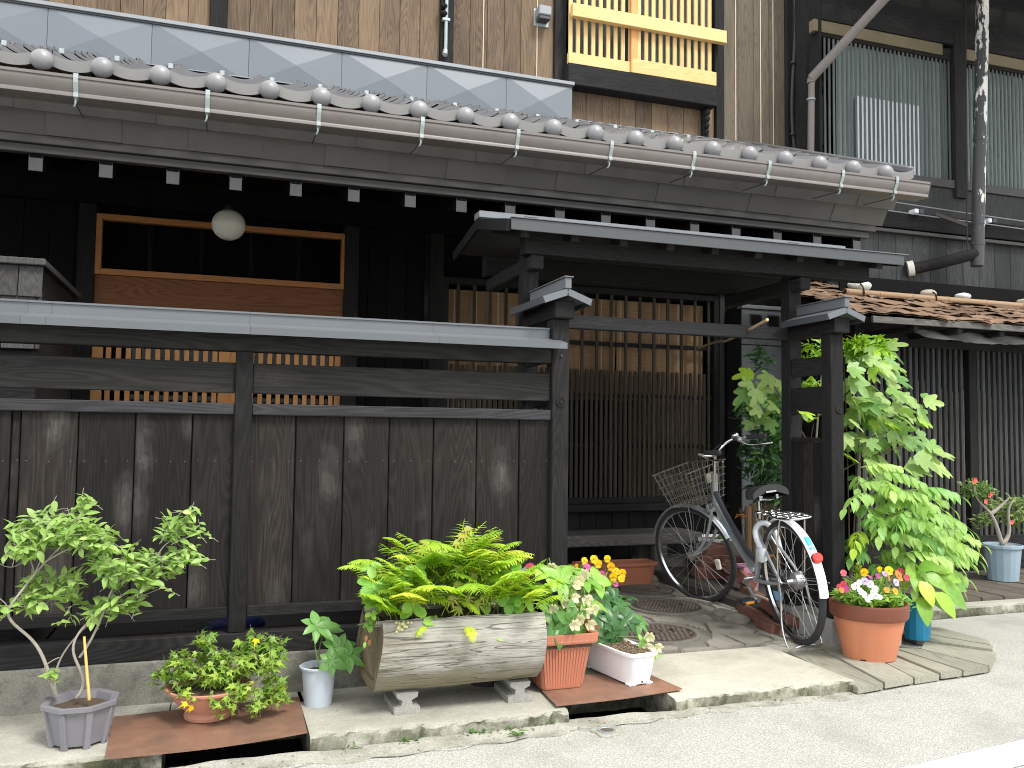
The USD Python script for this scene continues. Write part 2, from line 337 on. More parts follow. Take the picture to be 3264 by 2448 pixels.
M['yard'] = concrete('yard_mortar', (.17, .16, .135), (.085, .08, .065), stain=.7, scale=4.0)
M['flag'] = concrete('flagstone', (.24, .225, .185), (.12, .112, .092), stain=.6, scale=5.0)
M['white_paint'] = plain('road_paint', (.82, .82, .80), .7, var=.05, scale=30)
M['eave_shade'] = wood('shade_darkened_wood', [(0, (.002, .002, .002)), (.5, (.004, .004, .004)), (1, (.008, .0078, .0078))], 'y', spec=.08)  # darker copy of the black wood; under-eave shade is put into its colour
M['earth'] = plain('dark_earth', (.035, .03, .024), .95)
M['soil'] = plain('potting_soil', (.075, .052, .034), .95, var=.5, scale=90, bump=1.0)
M['rust'] = plain('rusty_steel_sheet', (.235, .125, .08), .6, .1, var=.25, scale=14, dirt=.8, dirtc=(.11, .068, .048), dscale=5, thr=(.42,.68), spec=.4)
M['iron'] = plain('cast_iron', (.105, .082, .068), .6, .2, var=.25, scale=25)
M['iron_dark'] = plain('cast_iron_pit', (.03, .025, .022), .8)
M['deck'] = wood('grey_green_deck', [(0, (.12, .118, .085)), (.5, (.25, .242, .19)), (1, (.38, .365, .295))], 'y', fig=.4, worn=.4, wornc=(.20, .19, .14), var=.25)
M['deck2'] = wood('brown_deck', [(0, (.05, .042, .033)), (.5, (.105, .09, .072)), (1, (.16, .14, .115))], 'x', fig=.3, var=.25)
def logmat():
    g = MG(); geo = g('geometry'); p = geo.position
    fine = g('noise_texture', vector=scaled(g, p, (7, 110, 110)), scale=1.0, detail=5.0, roughness=.7, distortion=.4).fac
    tone = g('noise_texture', vector=scaled(g, p, (3.5, 9, 9)), scale=1.0, detail=5.0, roughness=.65).fac
    h = m_(g, 'add', m_(g, 'multiply', fine, .75), m_(g, 'multiply_add', m_(g, 'subtract', tone, .5), 1.1, .12), clamp=True)
    c = g('rgb_ramp', fac=h, ramp=[(0, (.09, .08, .062)), (.35, (.22, .205, .17)), (.6, (.38, .365, .325)), (1, (.58, .56, .50))]).color
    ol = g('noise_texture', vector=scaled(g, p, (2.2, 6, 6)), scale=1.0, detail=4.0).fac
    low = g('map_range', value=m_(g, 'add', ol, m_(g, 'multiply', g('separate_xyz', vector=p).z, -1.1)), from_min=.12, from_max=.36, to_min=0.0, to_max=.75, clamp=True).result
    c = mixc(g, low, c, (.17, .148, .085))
    cr = g('noise_texture', vector=scaled(g, p, (1.6, 26, 26)), scale=1.0, detail=2.0, roughness=.55, distortion=.6).fac
    line = g('map_range', value=m_(g, 'absolute', m_(g, 'subtract', cr, .5)), from_min=.002, from_max=.011, to_min=1.0, to_max=0.0, clamp=True).result
    c = mixc(g, m_(g, 'multiply', line, .6), c, (.035, .03, .024))
    hh = m_(g, 'subtract', fine, m_(g, 'multiply', line, 1.2))
    return g.done('silvered_log', g('principled_bsdf', base_color=c, roughness=.85, specular_ior_level=.2, normal=g('bump', height=hh, strength=.8, distance=.006).normal).BSDF)
M['log'] = logmat()
M['log_end'] = wood('log_end_grain', [(0.0, (.045, .034, .022)), (.5, (.12, .095, .06)), (1.0, (.22, .17, .11))], 'z', fig=.4, var=0, bump=.6)
M['bench'] = wood('grey_bench_wood', [(0, (.045, .043, .04)), (.5, (.105, .10, .093)), (1, (.18, .17, .16))], 'x', fig=.5, worn=.4, wornc=(.14, .135, .125), bump=.6)
M['bark'] = wood('cedar_bark', [(0, (.03, .02, .014)), (.4, (.125, .08, .052)), (.75, (.24, .155, .10)), (1, (.34, .26, .19))], 'x', fig=.2, bump=1.0, worn=.5, wornc=(.16, .14, .12))
M['bamboo'] = wood('old_bamboo', [(0, (.20, .13, .075)), (1, (.36, .25, .155))], 'x', fig=.1, bump=.1, rough=.45)
M['sudare'] = None
def sudare_mat():
    g = MG(); p, rnd, geo = position(g, 0.0)
    z = g('separate_xyz', vector=p).z; x = g('separate_xyz', vector=p).x
    w = m_(g, 'absolute', m_(g, 'sine', m_(g, 'multiply', z, 520.0)))
    st = g('noise_texture', vector=scaled(g, p, (9, 9, 160)), scale=1.0, detail=3.0).fac
    big = g('noise_texture', vector=scaled(g, p, (2.5, 2.5, 1.0)), scale=1.0, detail=2.0).fac
    thread = m_(g, 'greater_than', m_(g, 'absolute', m_(g, 'sine', m_(g, 'multiply', x, 17.0))), 0.996)
    f = m_(g, 'add', m_(g, 'multiply', st, .7), m_(g, 'add', m_(g, 'multiply', w, .25), m_(g, 'multiply', m_(g, 'subtract', big, .5), .7)), clamp=True)
    c = g('rgb_ramp', fac=f, ramp=[(0, (.075, .036, .014)), (.5, (.235, .135, .062)), (1, (.44, .30, .17))]).color
    c = mixc(g, m_(g, 'multiply', thread, .5), c, (.55, .42, .28))
    return g.done('reed_blind', g('principled_bsdf', base_color=c, roughness=.7).BSDF)
M['sudare'] = sudare_mat()

# ================================================================ the ground
single('ground', grid(lambda u, v: np.stack([(u - .5) * 240, (v - .5) * 240, np.full_like(u, -.34)], 1), 4, 4), M['earth'], kind='structure')
edge = [(-60, 3.30)] + [(x, 3.265 + (.05 * min(1, max(0, (x - .4) / 1.0))) + .012 * math.sin(x * 9) + .010 * math.sin(x * 23 + 1)) for x in np.arange(-2.4, 2.8, .08)] + [(2.805, 3.33), (2.815, 4.08), (3.6, 4.2), (4.22, 4.44), (4.8, 4.475), (6.5, 4.52), (60, 5.2)]
road = prism([(-60, -60), (60, -60)] + edge[::-1], -.33, 0.0)
single('road', road, M['road'], kind='structure')
ee = [p for p in edge if -2.4 <= p[0] <= 2.82 and p[1] < 3.5]
wob = lambda x: .095 + .03 * math.sin(x * 2.1) + .022 * meshkit.fbm(np.array([[x * 9, 0, 0]]), 4)[0] + .012 * math.sin(x * 31)
single('road_edge_strip', prism([(x, y - wob(x)) for x, y in ee] + [(x, y - .001) for x, y in ee[::-1]], -.05, .0045), M['road_edge'], kind='structure')
ck = np.array([(x, 3.265 + .045 * min(1, max(0, (x - .4))) - wob(x) - .004, .0025) for x in np.arange(-2.3, 1.9, .03)])
single('road_crack', (np.vstack([ck + (0, .0012, 0), ck - np.column_stack([0 * ck[:, 0], .0022 + .0018 * np.sin(ck[:, 0] * 13), 0 * ck[:, 0]])]), np.array([[i, i + 1, len(ck) + i + 1] for i in range(len(ck) - 1)] + [[i, len(ck) + i + 1, len(ck) + i] for i in range(len(ck) - 1)])), M['earth'], kind='structure')
# painted line at the bottom right
e0, e1, e2, e3 = P(1955, 1659, Z=.004), P(2212, 1598, Z=.004), P(2600, 1520, Z=.004), P(2300, 2000, Z=.004)
d = (e1 - e0) / np.linalg.norm(e1 - e0); nrm = np.array([d[1], -d[0], 0])
pa, pb = e0 - d * 3.0, e0 + d * 9.0
g1 = lambda u, v: (pa + u[:, None] * (pb - pa) + v[:, None] * nrm * .16) + np.stack([0 * u, .006 * meshkit.noise(np.stack([u * 300, v * 3, v * 0], 1)) * (v < .5), 0 * u], 1)
single('road_marking', grid(g1, 160, 1), M['white_paint'], kind='structure')

def slab(x0, x1, y0, y1, zt, h, rough=.012, seed=0, nu=60, tilt=0.0):
    """a cast slab whose front edge (low y) is worn and broken"""
    prof = [(0.0, -h), (-.004, -h * .5), (.0, -.012), (.008, -.002), (.05, 0), (.2, 0), (.5, 0), (.8, 0), (1.0, 0), (1.0, -h)]
    def fn(u, v):
        k = np.clip(np.round(v * (len(prof) - 1)).astype(int), 0, len(prof) - 1)
        pr = np.array(prof)[k]; x = x0 + (x1 - x0) * u
        y = np.where(k <= 4, y0 + pr[:, 0], y0 + .05 + (y1 - y0 - .05) * pr[:, 0])
        z = zt + pr[:, 1]
        q = np.stack([x, y, z], 1)
        nn = meshkit.fbm(np.stack([x * 7, k * .4, x * 0 + seed], 1), 3) - .5
        n2 = meshkit.fbm(np.stack([x * 38, k * 1.7, x * 0 + seed + 4], 1), 2) - .5
        fr = np.where(k <= 3, 1.0, np.where(k == 4, .5, 0)); q[:, 1] += fr * (nn * rough * 4 + n2 * rough * 1.6)
        q[:, 2] += np.where((k >= 1) & (k <= 3), n2 * rough * 1.0, 0) + tilt * (u - .5)
        return q
    v, f = grid(fn, nu, len(prof) - 1)
    n = len(prof); ends = []
    for i in (0, nu):
        c = len(v) ; ring = [i * n + j for j in range(n)]
        v = np.vstack([v, v[ring].mean(0)])
        for j in range(n):
            t = [c, ring[j], ring[(j + 1) % n]]; ends.append(t if i == 0 else t[::-1])
    return v, np.vstack([f, ends])
pav = Thing('pavement', kind='structure')
for x0, x1, y0, y1, sd, rg in ((-2.4, -.95, 3.30, 3.87, 1, .008), (-.945, -.16, 3.29, 3.87, 2, .010), (-.155, .36, 3.66, 3.87, 3, .006), (.345, 1.37, 3.285, 3.87, 4, .016), (1.375, 1.9, 3.62, 3.98, 5, .006)):
    pav.add('concrete_slab', slab(x0, x1, y0, y1, .05, .13, rg, sd, int(40 * (x1 - x0)) + 8), M['concrete'], smooth=40)
pav.add('concrete_slab', slab(2.80, 3.18, 3.90, 4.03, .05, .05, .004, 12, 16), M['concrete'], smooth=40)
pav.add('entry_slab', slab(1.86, 2.79, 3.31, 3.965, .055, .13, .017, 9, 60), M['entry'], smooth=40)
rk = Thing('right_kerb', kind='structure')
rk.add('kerb', slab(4.2, 9.0, 4.50, 4.62, .06, .1, .006, 21, 60), M['concrete'], smooth=40)
rk.add('concrete_slab', slab(4.2, 9.0, 4.625, 5.75, .03, .1, .0, 22, 10), M['concrete'])

# weeds and crumbs along the kerb
def leaf(L, W, fold=.25, curl=.3, n=5, tip=1.0):
    u = np.linspace(0, 1, n); w = W / 2 * np.sin(np.pi * u ** .8) ** .8; w[0] = W * .04; w[-1] = 0
    z = -curl * L * u ** 2
    v = np.vstack([np.stack([u * L, -w, z + fold * w], 1), np.stack([u * L, 0 * u, z], 1), np.stack([u * L, w, z + fold * w], 1)])
    f = []
    for k in (0, 1):
        for i in range(n - 1):
            a = k * n + i; f += [[a, a + 1, a + n + 1], [a, a + n + 1, a + n]]
    return v, np.array(f)
def place(m, pos, d, up=(0, 0, 1), roll=0.0, s=1.0):
    d = np.array(d, float); d /= np.linalg.norm(d); up = np.array(up, float)
    y = np.cross(up, d); ly = np.linalg.norm(y)
    y = np.array([0, 1, 0.]) if ly < 1e-6 else y / ly
    z = np.cross(d, y)
    if roll: y, z = y * math.cos(roll) + z * math.sin(roll), z * math.cos(roll) - y * math.sin(roll)
    return np.asarray(m[0]) * s @ np.array([d, y, z]) + np.array(pos), m[1]
def rdir(el=(-.3, .6)):
    a = rng.uniform(0, 2 * np.pi); e = rng.uniform(*el); return np.array([math.cos(a) * math.cos(e), math.sin(a) * math.cos(e), math.sin(e)])
M['weed'] = leafmat('kerb_weed', (.06, .13, .03), (.14, .26, .06))
wl = []
for x, n in ((1.02, 14), (1.10, 10), (.95, 12), (.75, 8), (.68, 8), (1.18, 6), (2.35, 4), (1.3, 5), (.5, 6)):
    for k in range(n): wl.append(place(leaf(rng.uniform(.012, .03), .01), (x + rng.normal() * .03, 3.245 + .05 * min(1, max(0, (x - .4))) + rng.normal() * .008, rng.uniform(0, .012)), rdir((.1, 1.2))))
single('kerb_weeds', cat(wl), M['weed'], 'tiny green weeds growing along the crack at the kerb', 'weeds', kind='stuff')
lt_ = np.random.default_rng(12)
litter = []
for k in range(150):
    x = lt_.uniform(-.9, 3.0); y = (3.24 + .045 * min(1, max(0, x - .4)) - abs(lt_.normal()) * .05) if k % 3 else lt_.uniform(3.4, 3.85); z = .008 if k % 3 else .055
    if k % 3 == 0 and (-.35 < x < .36 or 1.3 < x < 1.95): continue
    litter.append(place(leaf(lt_.uniform(.006, .018), lt_.uniform(.004, .008), .3, .5, 3), (x, y, z), (math.cos(k), math.sin(k), .1)))
single('leaf_litter', cat(litter), plain('dry_litter', (.16, .11, .06), .9, var=.5, scale=20), 'scattered dry brown leaf crumbs along the pavement edge', 'leaf litter', kind='stuff')
wd = Thing('weed_sprout', 'lone pale green weed sprout in the road crack below the log planter', 'weed', (1.12, 3.2, 0))
for k in range(5): wd.add('leaf', place(leaf(.045, .018), (1.12, 3.2, .004 + .004 * k), (math.cos(k * 1.35 + .6), math.sin(k * 1.35 + .6), .35)), M['weed'])
# small round drain cap in the road
dc = P(1311, 1580, Z=0.002)
dh = Thing('road_drain', 'small round iron cap set in a concrete patch of the road', 'drain cap', dc)
patch = [(dc[0] + (.062 + .008 * math.sin(3 * a + 1) + .004 * math.sin(7 * a)) * math.cos(a), dc[1] + (.062 + .008 * math.sin(2 * a) + .004 * math.sin(5 * a)) * math.sin(a)) for a in np.linspace(0, 2 * np.pi, 40)[:-1]]
dh.add('patch', prism(patch, -.01, .0055), M['road_edge'])
dh.add('ring', lathe([(.036, .0), (.036, .008), (.028, .008), (.026, .005)], 24, dc), M['galv']); dh.add('lid', lathe([(0, .0055), (.0275, .0055)], 24, dc), M['iron'])

# entrance yard: mortar with flagstones
yard = Thing('entrance_paving', kind='structure')
yard.add('mortar', prism([(1.6, 3.985), (1.9, 3.985), (1.9, 3.975), (3.3, 3.975), (4.3, 4.55), (4.3, 9), (1.6, 9)], -.1, .046), M['yard'])
yard.add('courtyard_soil', prism([(-4, 3.99), (1.599, 3.99), (1.599, 9), (-4, 9)], -.1, .02), M['void'])  # soil coloured near black, so the shade behind the fence is painted in
frng = np.random.default_rng(3)
pts = []
for i in range(9):
    for j in range(11): pts.append((1.62 + i * .24 + frng.uniform(-.08, .08), 3.95 + j * .25 + frng.uniform(-.08, .08)))
from scipy.spatial import Voronoi
from shapely.geometry import Polygon, Point
holes = [Point(2.36, 4.41).buffer(.30), Point(2.79, 5.06).buffer(.30), Point(2.93, 5.62).buffer(.27)]
vor = Voronoi(pts)
for i, rg_ in enumerate(vor.point_region):
    reg = vor.regions[rg_]
    if -1 in reg or not reg: continue
    pl = Polygon(vor.vertices[reg]).intersection(Polygon([(1.62, 3.99), (3.02, 3.99), (3.62, 5.6), (3.6, 6.4), (1.62, 6.4)]))
    for h in holes: pl = pl.difference(h)
    pl = pl.buffer(-.022).buffer(.012)
    for q in getattr(pl, 'geoms', [pl]):
        if q.area < .008: continue
        xy = np.array(q.exterior.coords)[:-1]
        n2 = []
        for a, b in zip(xy, np.roll(xy, -1, 0)):
            L = np.linalg.norm(b - a)
            if L < 1e-4: continue
            for t in np.arange(0, 1, max(.06 / max(L, .01), .2)): n2.append(a + (b - a) * t + frng.normal(size=2) * .004)
        pp = Polygon(n2).buffer(0)
        pp = max(getattr(pp, 'geoms', [pp]), key=lambda s: s.area)
        top = .052 + frng.uniform(0, .008)
        yard.add('flagstone', prism(list(pp.exterior.coords)[:-1], .03, top, .004), M['flag'])

# ================================================================ three manhole covers
def manhole(c, r, a, label, pattern):
    t = Thing('manhole_cover', label, 'manhole cover', c)
    t.add('collar', lathe([(r * 1.18, -.02), (r * 1.17, .008), (r * 1.06, .010), (r * 1.05, 0)], 40, c), M['yard'], smooth=40)
    t.add('rim', lathe([(r * 1.05, .0), (r * 1.05, .012), (r * 1.0, .012), (r * .99, .006)], 40, c), M['iron'])
    t.add('plate', lathe([(0, .006), (r, .006)], 40, c), M['iron_dark'])
    studs = []
    ca, sa = math.cos(a), math.sin(a); st = .036 if pattern == 0 else .03
    n = int(r / st) + 2
    for i in range(-n, n + 1):
        for j in range(-2 * n, 2 * n + 1):
            x, y = (i + .5 * (j % 2)) * st, j * st * (.62 if pattern == 0 else .5)
            if math.hypot(x, y) > r * .93: continue
            w, h = (st * .40, st * .17) if pattern == 0 else (st * .36, st * .14)
            b = box((x - w, y - h, .005), (x + w, y + h, .0125), .003)
            v = b[0].copy(); v[:, :2] = v[:, :2] @ np.array([[ca, sa], [-sa, ca]]); studs.append((v + c, b[1]))
    for k, s_ in enumerate(sorted(studs, key=lambda s_: s_[0][:, 1].mean())[:300]): t.add('stud', s_, M['iron'])
    t.add('emblem', lathe([(.05, .013), (.05, .016), (.04, .016), (.04, .0125), (.025, .0125), (.025, .016), (0, .016)], 24, c), M['iron'])
    t.add('handle', tube(smoothpath([np.array(c) + (r * .5, -.03, .012), np.array(c) + (r * .5, 0, .018), np.array(c) + (r * .5, .03, .012)]), .006, 6), M['iron'])
manhole(np.array((2.36, 4.41, .048)), .215, .3, 'nearest rusty manhole cover with pale worn studs, beside the white planter', 0)
manhole(np.array((2.79, 5.06, .048)), .215, .2, 'dull brown manhole cover between the front wheel and the nearer cover', 1)
manhole(np.array((2.93, 5.62, .048)), .20, .1, 'farthest worn manhole cover in front of the terracotta trough', 1)

# ================================================================ rusty sheets over the drain
def sheet(corners, zf, label, seed, curl):
    c = [np.array(k, float) for k in corners]         # front-left, front-right, back-right, back-left
    def fn(u, v):
        p = (c[0] * (1 - u[:, None]) + c[1] * u[:, None]) * (1 - v[:, None]) + (c[3] * (1 - u[:, None]) + c[2] * u[:, None]) * v[:, None]
        p[:, 2] += curl * (np.sin(u * np.pi * 1.0) * -.4 + u ** 3 * .35) * (1 - v) ** 2 + .004 * meshkit.noise(p * 6)
        return p
    a = grid(fn, 24, 10); b = (a[0] - (0, 0, .0045), a[1][:, ::-1])
    n1 = 11; bd = [i * n1 for i in range(25)] + [24 * n1 + j for j in range(1, 11)] + [i * n1 + 10 for i in range(23, -1, -1)] + [j for j in range(9, 0, -1)]
    N = len(a[0]); sd = []
    for i, j in zip(bd, bd[1:] + bd[:1]): sd += [[i, N + i, N + j], [i, N + j, j]]
    single('steel_sheet', (np.vstack([a[0], b[0]]), np.vstack([a[1], b[1] + N, sd])), M['rust'], label, 'steel sheet')
sheet([P(226, 1639, Z=.058), P(664, 1586, Z=.062), P(646, 1506, Z=.058), P(245, 1548, Z=.058)], .056, 'rusty steel sheet over the drain under the ivy bowl', 1, .02)
sheet([(1.33, 3.325, .062), (1.935, 3.37, .064), (1.90, 3.69, .066), (1.36, 3.70, .060)], .056, 'wet stained rusty sheet under the square pot and white planter', 2, .012)

# ================================================================ the duckboard on the right of the entry
dk = Thing('wooden_duckboard', 'greyish green plank duckboard lying under the big terracotta pot', 'duckboard', (3.1, 3.5, .02))
joints = [((2.74, 3.72), (2.655, 3.13)), ((2.95, 3.74), (2.825, 3.155)), ((3.16, 3.75), (3.02, 3.185)), ((3.26, 3.72), (3.19, 3.205)), ((3.33, 3.66), (3.335, 3.215)), ((3.46, 3.60), (3.525, 3.24)), ((3.60, 3.72), (3.79, 3.44))]
for (a0, a1), (b0, b1) in zip(joints[:-1], joints[1:]):
    a0, a1, b0, b1 = (np.array(q_) * 1.041 for q_ in (a0, a1, b0, b1)); gp = .007
    e = (b1 - a1) / np.linalg.norm(b1 - a1) * gp
    dz = rng.uniform(-.003, .003)
    dk.add('plank', prism([tuple(a1 + e), tuple(b1 - e), tuple(b0 - e), tuple(a0 + e)], .008 + dz, .037 + dz, .003), M['deck'])
q4 = lambda l: [(x * 1.041, y * 1.041) for x, y in l]
dk.add('plank', prism(q4([(3.62, 3.79), (3.83, 3.50), (3.90, 3.56), (3.72, 3.95), (3.64, 3.93)]), .006, .035, .003), M['deck'])
dk.add('plank', prism(q4([(3.735, 3.965), (3.92, 3.59), (4.0, 3.68), (3.98, 4.0), (3.80, 4.05)]), .004, .031, .003), M['deck'])
d2 = Thing('wooden_walkway', 'brown plank walkway under the blue grey bonsai pot', 'walkway', (5.6, 5.0, .06))
for k in range(16):
    x = 4.62 + k * .20; d2.add('plank', prism([(x, 4.66), (x + .185, 4.66), (x + .185 + .0, 5.54), (x + .0, 5.54)], .035, .075 + rng.uniform(-.003, .003), .003), M['deck2'])

# ================================================================ the black fence
YF = 3.88
fence = Thing('wooden_fence', 'black board fence with metal capping along the pavement', 'fence', (0, YF, .05))
XL = -2.3; XR = P(1190, 1000, Y=YF)[0]
xm0, xm1 = P(503, 1000, Y=YF)[0], P(541, 1000, Y=YF)[0]
fence.add('plinth', slab(XL, 1.62, 3.855, 4.0, P(0, 1450, Y=3.86)[2], .25, .003, 31, 120), M['plinth'], smooth=40)
zb0, zb1 = P(0, 1450, Y=YF)[2] + .002, P(215, 1384, Y=YF)[2]
fence.add('base_beam', box((XL, YF - .012, zb0), (XR + .02, YF + .09, zb1), .004), M['black_x'])
zl0, zl1 = P(400, 1341, Y=YF)[2], P(400, 1316, Y=YF)[2]
zs0, zs1 = P(0, 886.5, Y=YF)[2], P(0, 860, Y=YF)[2]
zw0, zw1 = P(100, 839, Y=YF)[2], P(100, 768, Y=YF)[2]
zk0, zk1 = P(0, 737, Y=YF)[2], P(0, 690, Y=YF)[2]
spans = [(XL, xm0 - .001), (xm1 + .001, XR - .002)]
for x0, x1 in spans:
    fence.add('lower_rail', box((x0, YF + .004, zl0), (x1, YF + .075, zl1), .004), M['black_x'])
    fence.add('sill_rail', box((x0, YF - .002, zs0), (x1, YF + .07, zs1), .004), M['rail'])
    fence.add('wide_board', box((x0, YF + .012, zw0), (x1, YF + .032, zw1), .003), M['wideboard'])
fence.add('top_beam', box((XL, YF - .006, zk0), (XR - .002, YF + .085, zk1), .004), M['black_x'])
fence.add('post', box((xm0, YF - .01, zb1 + .001), (xm1, YF + .075, zk0 - .001), .004), M['black_z'])
bx = [P(x, 1000, Y=YF + .03)[0] for x in (-240, -120, 22, 42, 167, 290, 413, 503)] ; bx[-1] = xm0 + .02
bx2 = [xm1 - .02] + [P(x, 1000, Y=YF + .03)[0] for x in (637, 741, 839, 935, 1028, 1120)] + [XR + .01]
nails = []
zn = P(300, 996, Y=YF)[2]
M['nail'] = plain('nail_head', (.14, .14, .135), .5, .4)
for bs in (bx, bx2):
    for a, b in zip(bs[:-1], bs[1:]):
        dy = rng.uniform(-.004, .004)
        fence.add('board', box((a + .0025, YF + .024 + dy, zl1 - .03), (b - .0025, YF + .042 + dy, zs0 + .02), .003), M['board'])
        fence.add('joint_batten', box((b - .018, YF + .048, zl1 - .03), (b + .018, YF + .056, zs0 + .02), .001), M['black_z'])
        for k in range(max(1, int((b - a) / .055))): nails.append(ball((a + .025 + k * (b - a - .05) / max(1, int((b - a) / .055) - 1), YF + .0235 + dy, zn + rng.uniform(-.003, .003)), .0021, (1, .4, 1), 1))
fence.add('nail_heads', cat(nails), M['nail'], kind='stuff')
fence.add('brace', obox((XR - .45, YF + .1, zl1), (XR - .02, YF + .1, zw1), .04, .04), M['black_z'])
# metal capping in sheets
YB = 3.90
zt1 = P(0, 645, Y=YB)[2]; zt0 = P(0, 672, Y=YB)[2]; yap = 3.775
za1 = P(0, 681, Y=yap)[2]; za0 = P(0, 697, Y=yap)[2]
xe = P(1187, 735, Y=YB)[0]
def capsheet(x0, x1, dz=0.0):
    pr = [(-.0, zt1), (-.0, zt0), (YB - yap, za1), (YB - yap, za0), (YB - yap - .004, za0), (YB - yap - .006, za1 - .006), (-.004, zt0 - .008), (-.06, zt0 - .008), (-.06, zt1 + .004), (.004, zt1 + .005), (.004, zt1 - .006), (0, zt1 - .006)]
    pr = [(-.0, zt1 - .008), (0.0, zt0), (YB - yap, za1), (YB - yap + .004, za1 + .001), (YB - yap, za0), (YB - yap - .005, za0), (YB - yap - .007, za1 - .007), (-.004, zt0 - .008), (-.14, zt0 - .04), (-.14, zt0 - .034), (-.05, zt0), (-.05, zt1 - .008), (-.056, zt1 - .008), (-.056, zt1), (.007, zt1), (.007, zt1 - .008)]
    m = sweep([(a, b + dz) for a, b in pr], (x0, YB, 0), (x1, YB, 0))
    return m
cx = [XL, -.75, P(113, 660, Y=YB)[0], P(540, 690, Y=YB)[0], P(935, 715, Y=YB)[0], xe]
for k, (a, b) in enumerate(zip(cx[:-1], cx[1:])): fence.add('cap_sheet', capsheet(a, b - (.001 if k < 4 else 0)), M['metal_cap'])
fence.add('cap_end', sweep([(0, zt0 - .002), (YB - yap, za1), (YB - yap, za0), (YB - yap - .004, za0), (YB - yap - .006, za1 - .007), (0, zt0 - .01)], (xe - .01, YB, 0), (P(1226, 740, Y=yap)[0], YB, 0)), M['metal_cap'])
fence.add('cap_end', box((xe - .004, YB - .004, zt0 + .001), (xe + .001, YB + .05, zt1 - .004), .001), M['metal_dark'])

# things that show in the gap under the fence
bag = Thing('plastic_bag', 'crumpled clear plastic bag with teal print behind the gap under the fence', 'plastic bag', (.02, 4.05, .2))
bag.add('bag', wobble(ball((-.02, 4.12, .27), .09, (1.5, .6, .5), 3), .02, 22, 3), glassmat('clear_plastic', (.8, .85, .85), .25))
bag.add('print', box((-.16, 4.02, .235), (-.06, 4.03, .262), .003), plain('teal_print', (.02, .22, .24), .4))
single('blue_tarp', wobble(ball((.1, 4.2, .28), .07, (1.8, .6, .6), 2), .015, 15, 8), plain('blue_sheet', (.01, .015, .12), .5), 'folded dark blue sheet stored behind the gap under the fence', 'tarp')

# ================================================================ the gate
gate = Thing('wooden_gate', 'black wooden gate with metal clad roof over the entry path', 'gate', (2.4, 4.1, .05))
XP = [(P(1190, 1000, Y=YF)[0], P(1226, 1000, Y=YF)[0]), (3.195, 3.28)]
yfp = [YF - .012, 3.945]; ybk = 4.31
ztop = [P(1210, 690, Y=YF)[2], P(1795, 720, Y=3.95)[2]]
for s in (0, 1):
    x0, x1 = XP[s]; y0 = yfp[s]; ox = (x0 + x1) / 2
    gate.add('front_post', box((x0, y0, .18 if s else .05), (x1, y0 + .085, ztop[s]), .004), M['black_z'])
    gate.add('main_post', box((x0 - .0, ybk, .18 if s else .05), (x1, ybk + .085, 2.12), .004), M['black_z'])
    # roofed tie beam over the wing
    zc0, zc1 = ztop[s] + .001, ztop[s] + .085
    gate.add('tie_beam', box((ox - .052, y0 - .045, zc0), (ox + .052, ybk - .002, zc1), .004), M['black_y'])
    # little roof: two slopes, ridge box, barge boards
    zr, ze, hw = zc1 + .055, zc1 + .010, .122; ys, ye = y0 - .075, ybk - .03
    for sg in (-1, 1):
        a = np.array([[ox, ys, zr], [ox + sg * hw, ys, ze], [ox + sg * hw, ye, ze], [ox, ye, zr]])
        v = np.vstack([a, a - (0, 0, .012)]); f = np.array([[0, 1, 2], [0, 2, 3], [4, 6, 5], [4, 7, 6], [0, 4, 5], [0, 5, 1], [1, 5, 6], [1, 6, 2], [2, 6, 7], [2, 7, 3]])
        wr = gate.add('wing_roof', (v, f if sg > 0 else f[:, ::-1]), M['metal_cap'])
        gate.add('barge_plate', cat([obox((ox, ys - .004, zr - .018), (ox + sg * hw, ys - .004, ze - .018), .008, .032, (0, 0, 1), .001)]), M['metal_cap'], parent=wr)
        gate.add('eave_strip', box((ox + sg * hw - .004, ys, ze - .034), (ox + sg * hw + .004, ye, ze + .002), .001), M['metal_dark'], parent=wr)
    gate.add('ridge_box', box((ox - .016, ys - .012, zr - .002), (ox + .016, ye, zr + .05), .002), M['metal_cap'])
    gate.add('ridge_lid', box((ox - .024, ys - .02, zr + .0505), (ox + .024, ye, zr + .056), .001), M['metal_cap'])
    gate.add('lock_plate', lathe([(0, .010), (.008, .010), (.010, .007), (.012, .004), (.020, .004), (.022, .001), (.022, 0)], 24), M['iron'], smooth=30) if 0 else None
    zm = P(1209, 869, Y=YF)[2] if s == 0 else P(1806, 884, Y=3.94)[2]
    md = lathe([(0, .010), (.0075, .010), (.009, .004), (.017, .004), (.018, .007), (.0225, .007), (.024, 0)], 28)
    v = md[0][:, [0, 2, 1]] * (1, -1, 1) + (ox + (0 if s == 0 else .012), y0 - .0005, zm)
    gate.add('medallion', (v, md[1]), M['black_z'], smooth=30)
    if s == 0: gate.add('dowel', box((ox - .006, y0 - .006, P(1209, 769, Y=YF)[2] - .006), (ox + .006, y0 + .002, P(1209, 769, Y=YF)[2] + .007), .001), M['iron_dark'])
    # wing wall between front and main post
    xs = x0 + .012
    for za, zb_ in ((1.135, 1.165), (1.30, 1.455), (1.52, 1.625)):
        gate.add('wing_rail', box((xs, y0 + .086, za), (xs + .028, ybk - .001, zb_), .003), M['black_y'])
    ws = np.linspace(y0 + .086, ybk - .001, 4)
    for a, b in zip(ws[:-1], ws[1:]): gate.add('wing_board', box((xs + .004, a + .0015, .28), (xs + .020, b - .0015, 1.134), .002), M['board'])
    gate.add('wing_rail', box((xs, y0 + .086, .21), (xs + .028, ybk - .001, .279), .003), M['black_y'])
gate.add('plinth', slab(3.17, 3.42, 3.92, 4.45, .175, .17, .003, 41, 30), concrete('pale_plinth', (.33, .325, .30), (.19, .185, .16), stain=.5, scale=5), smooth=40)
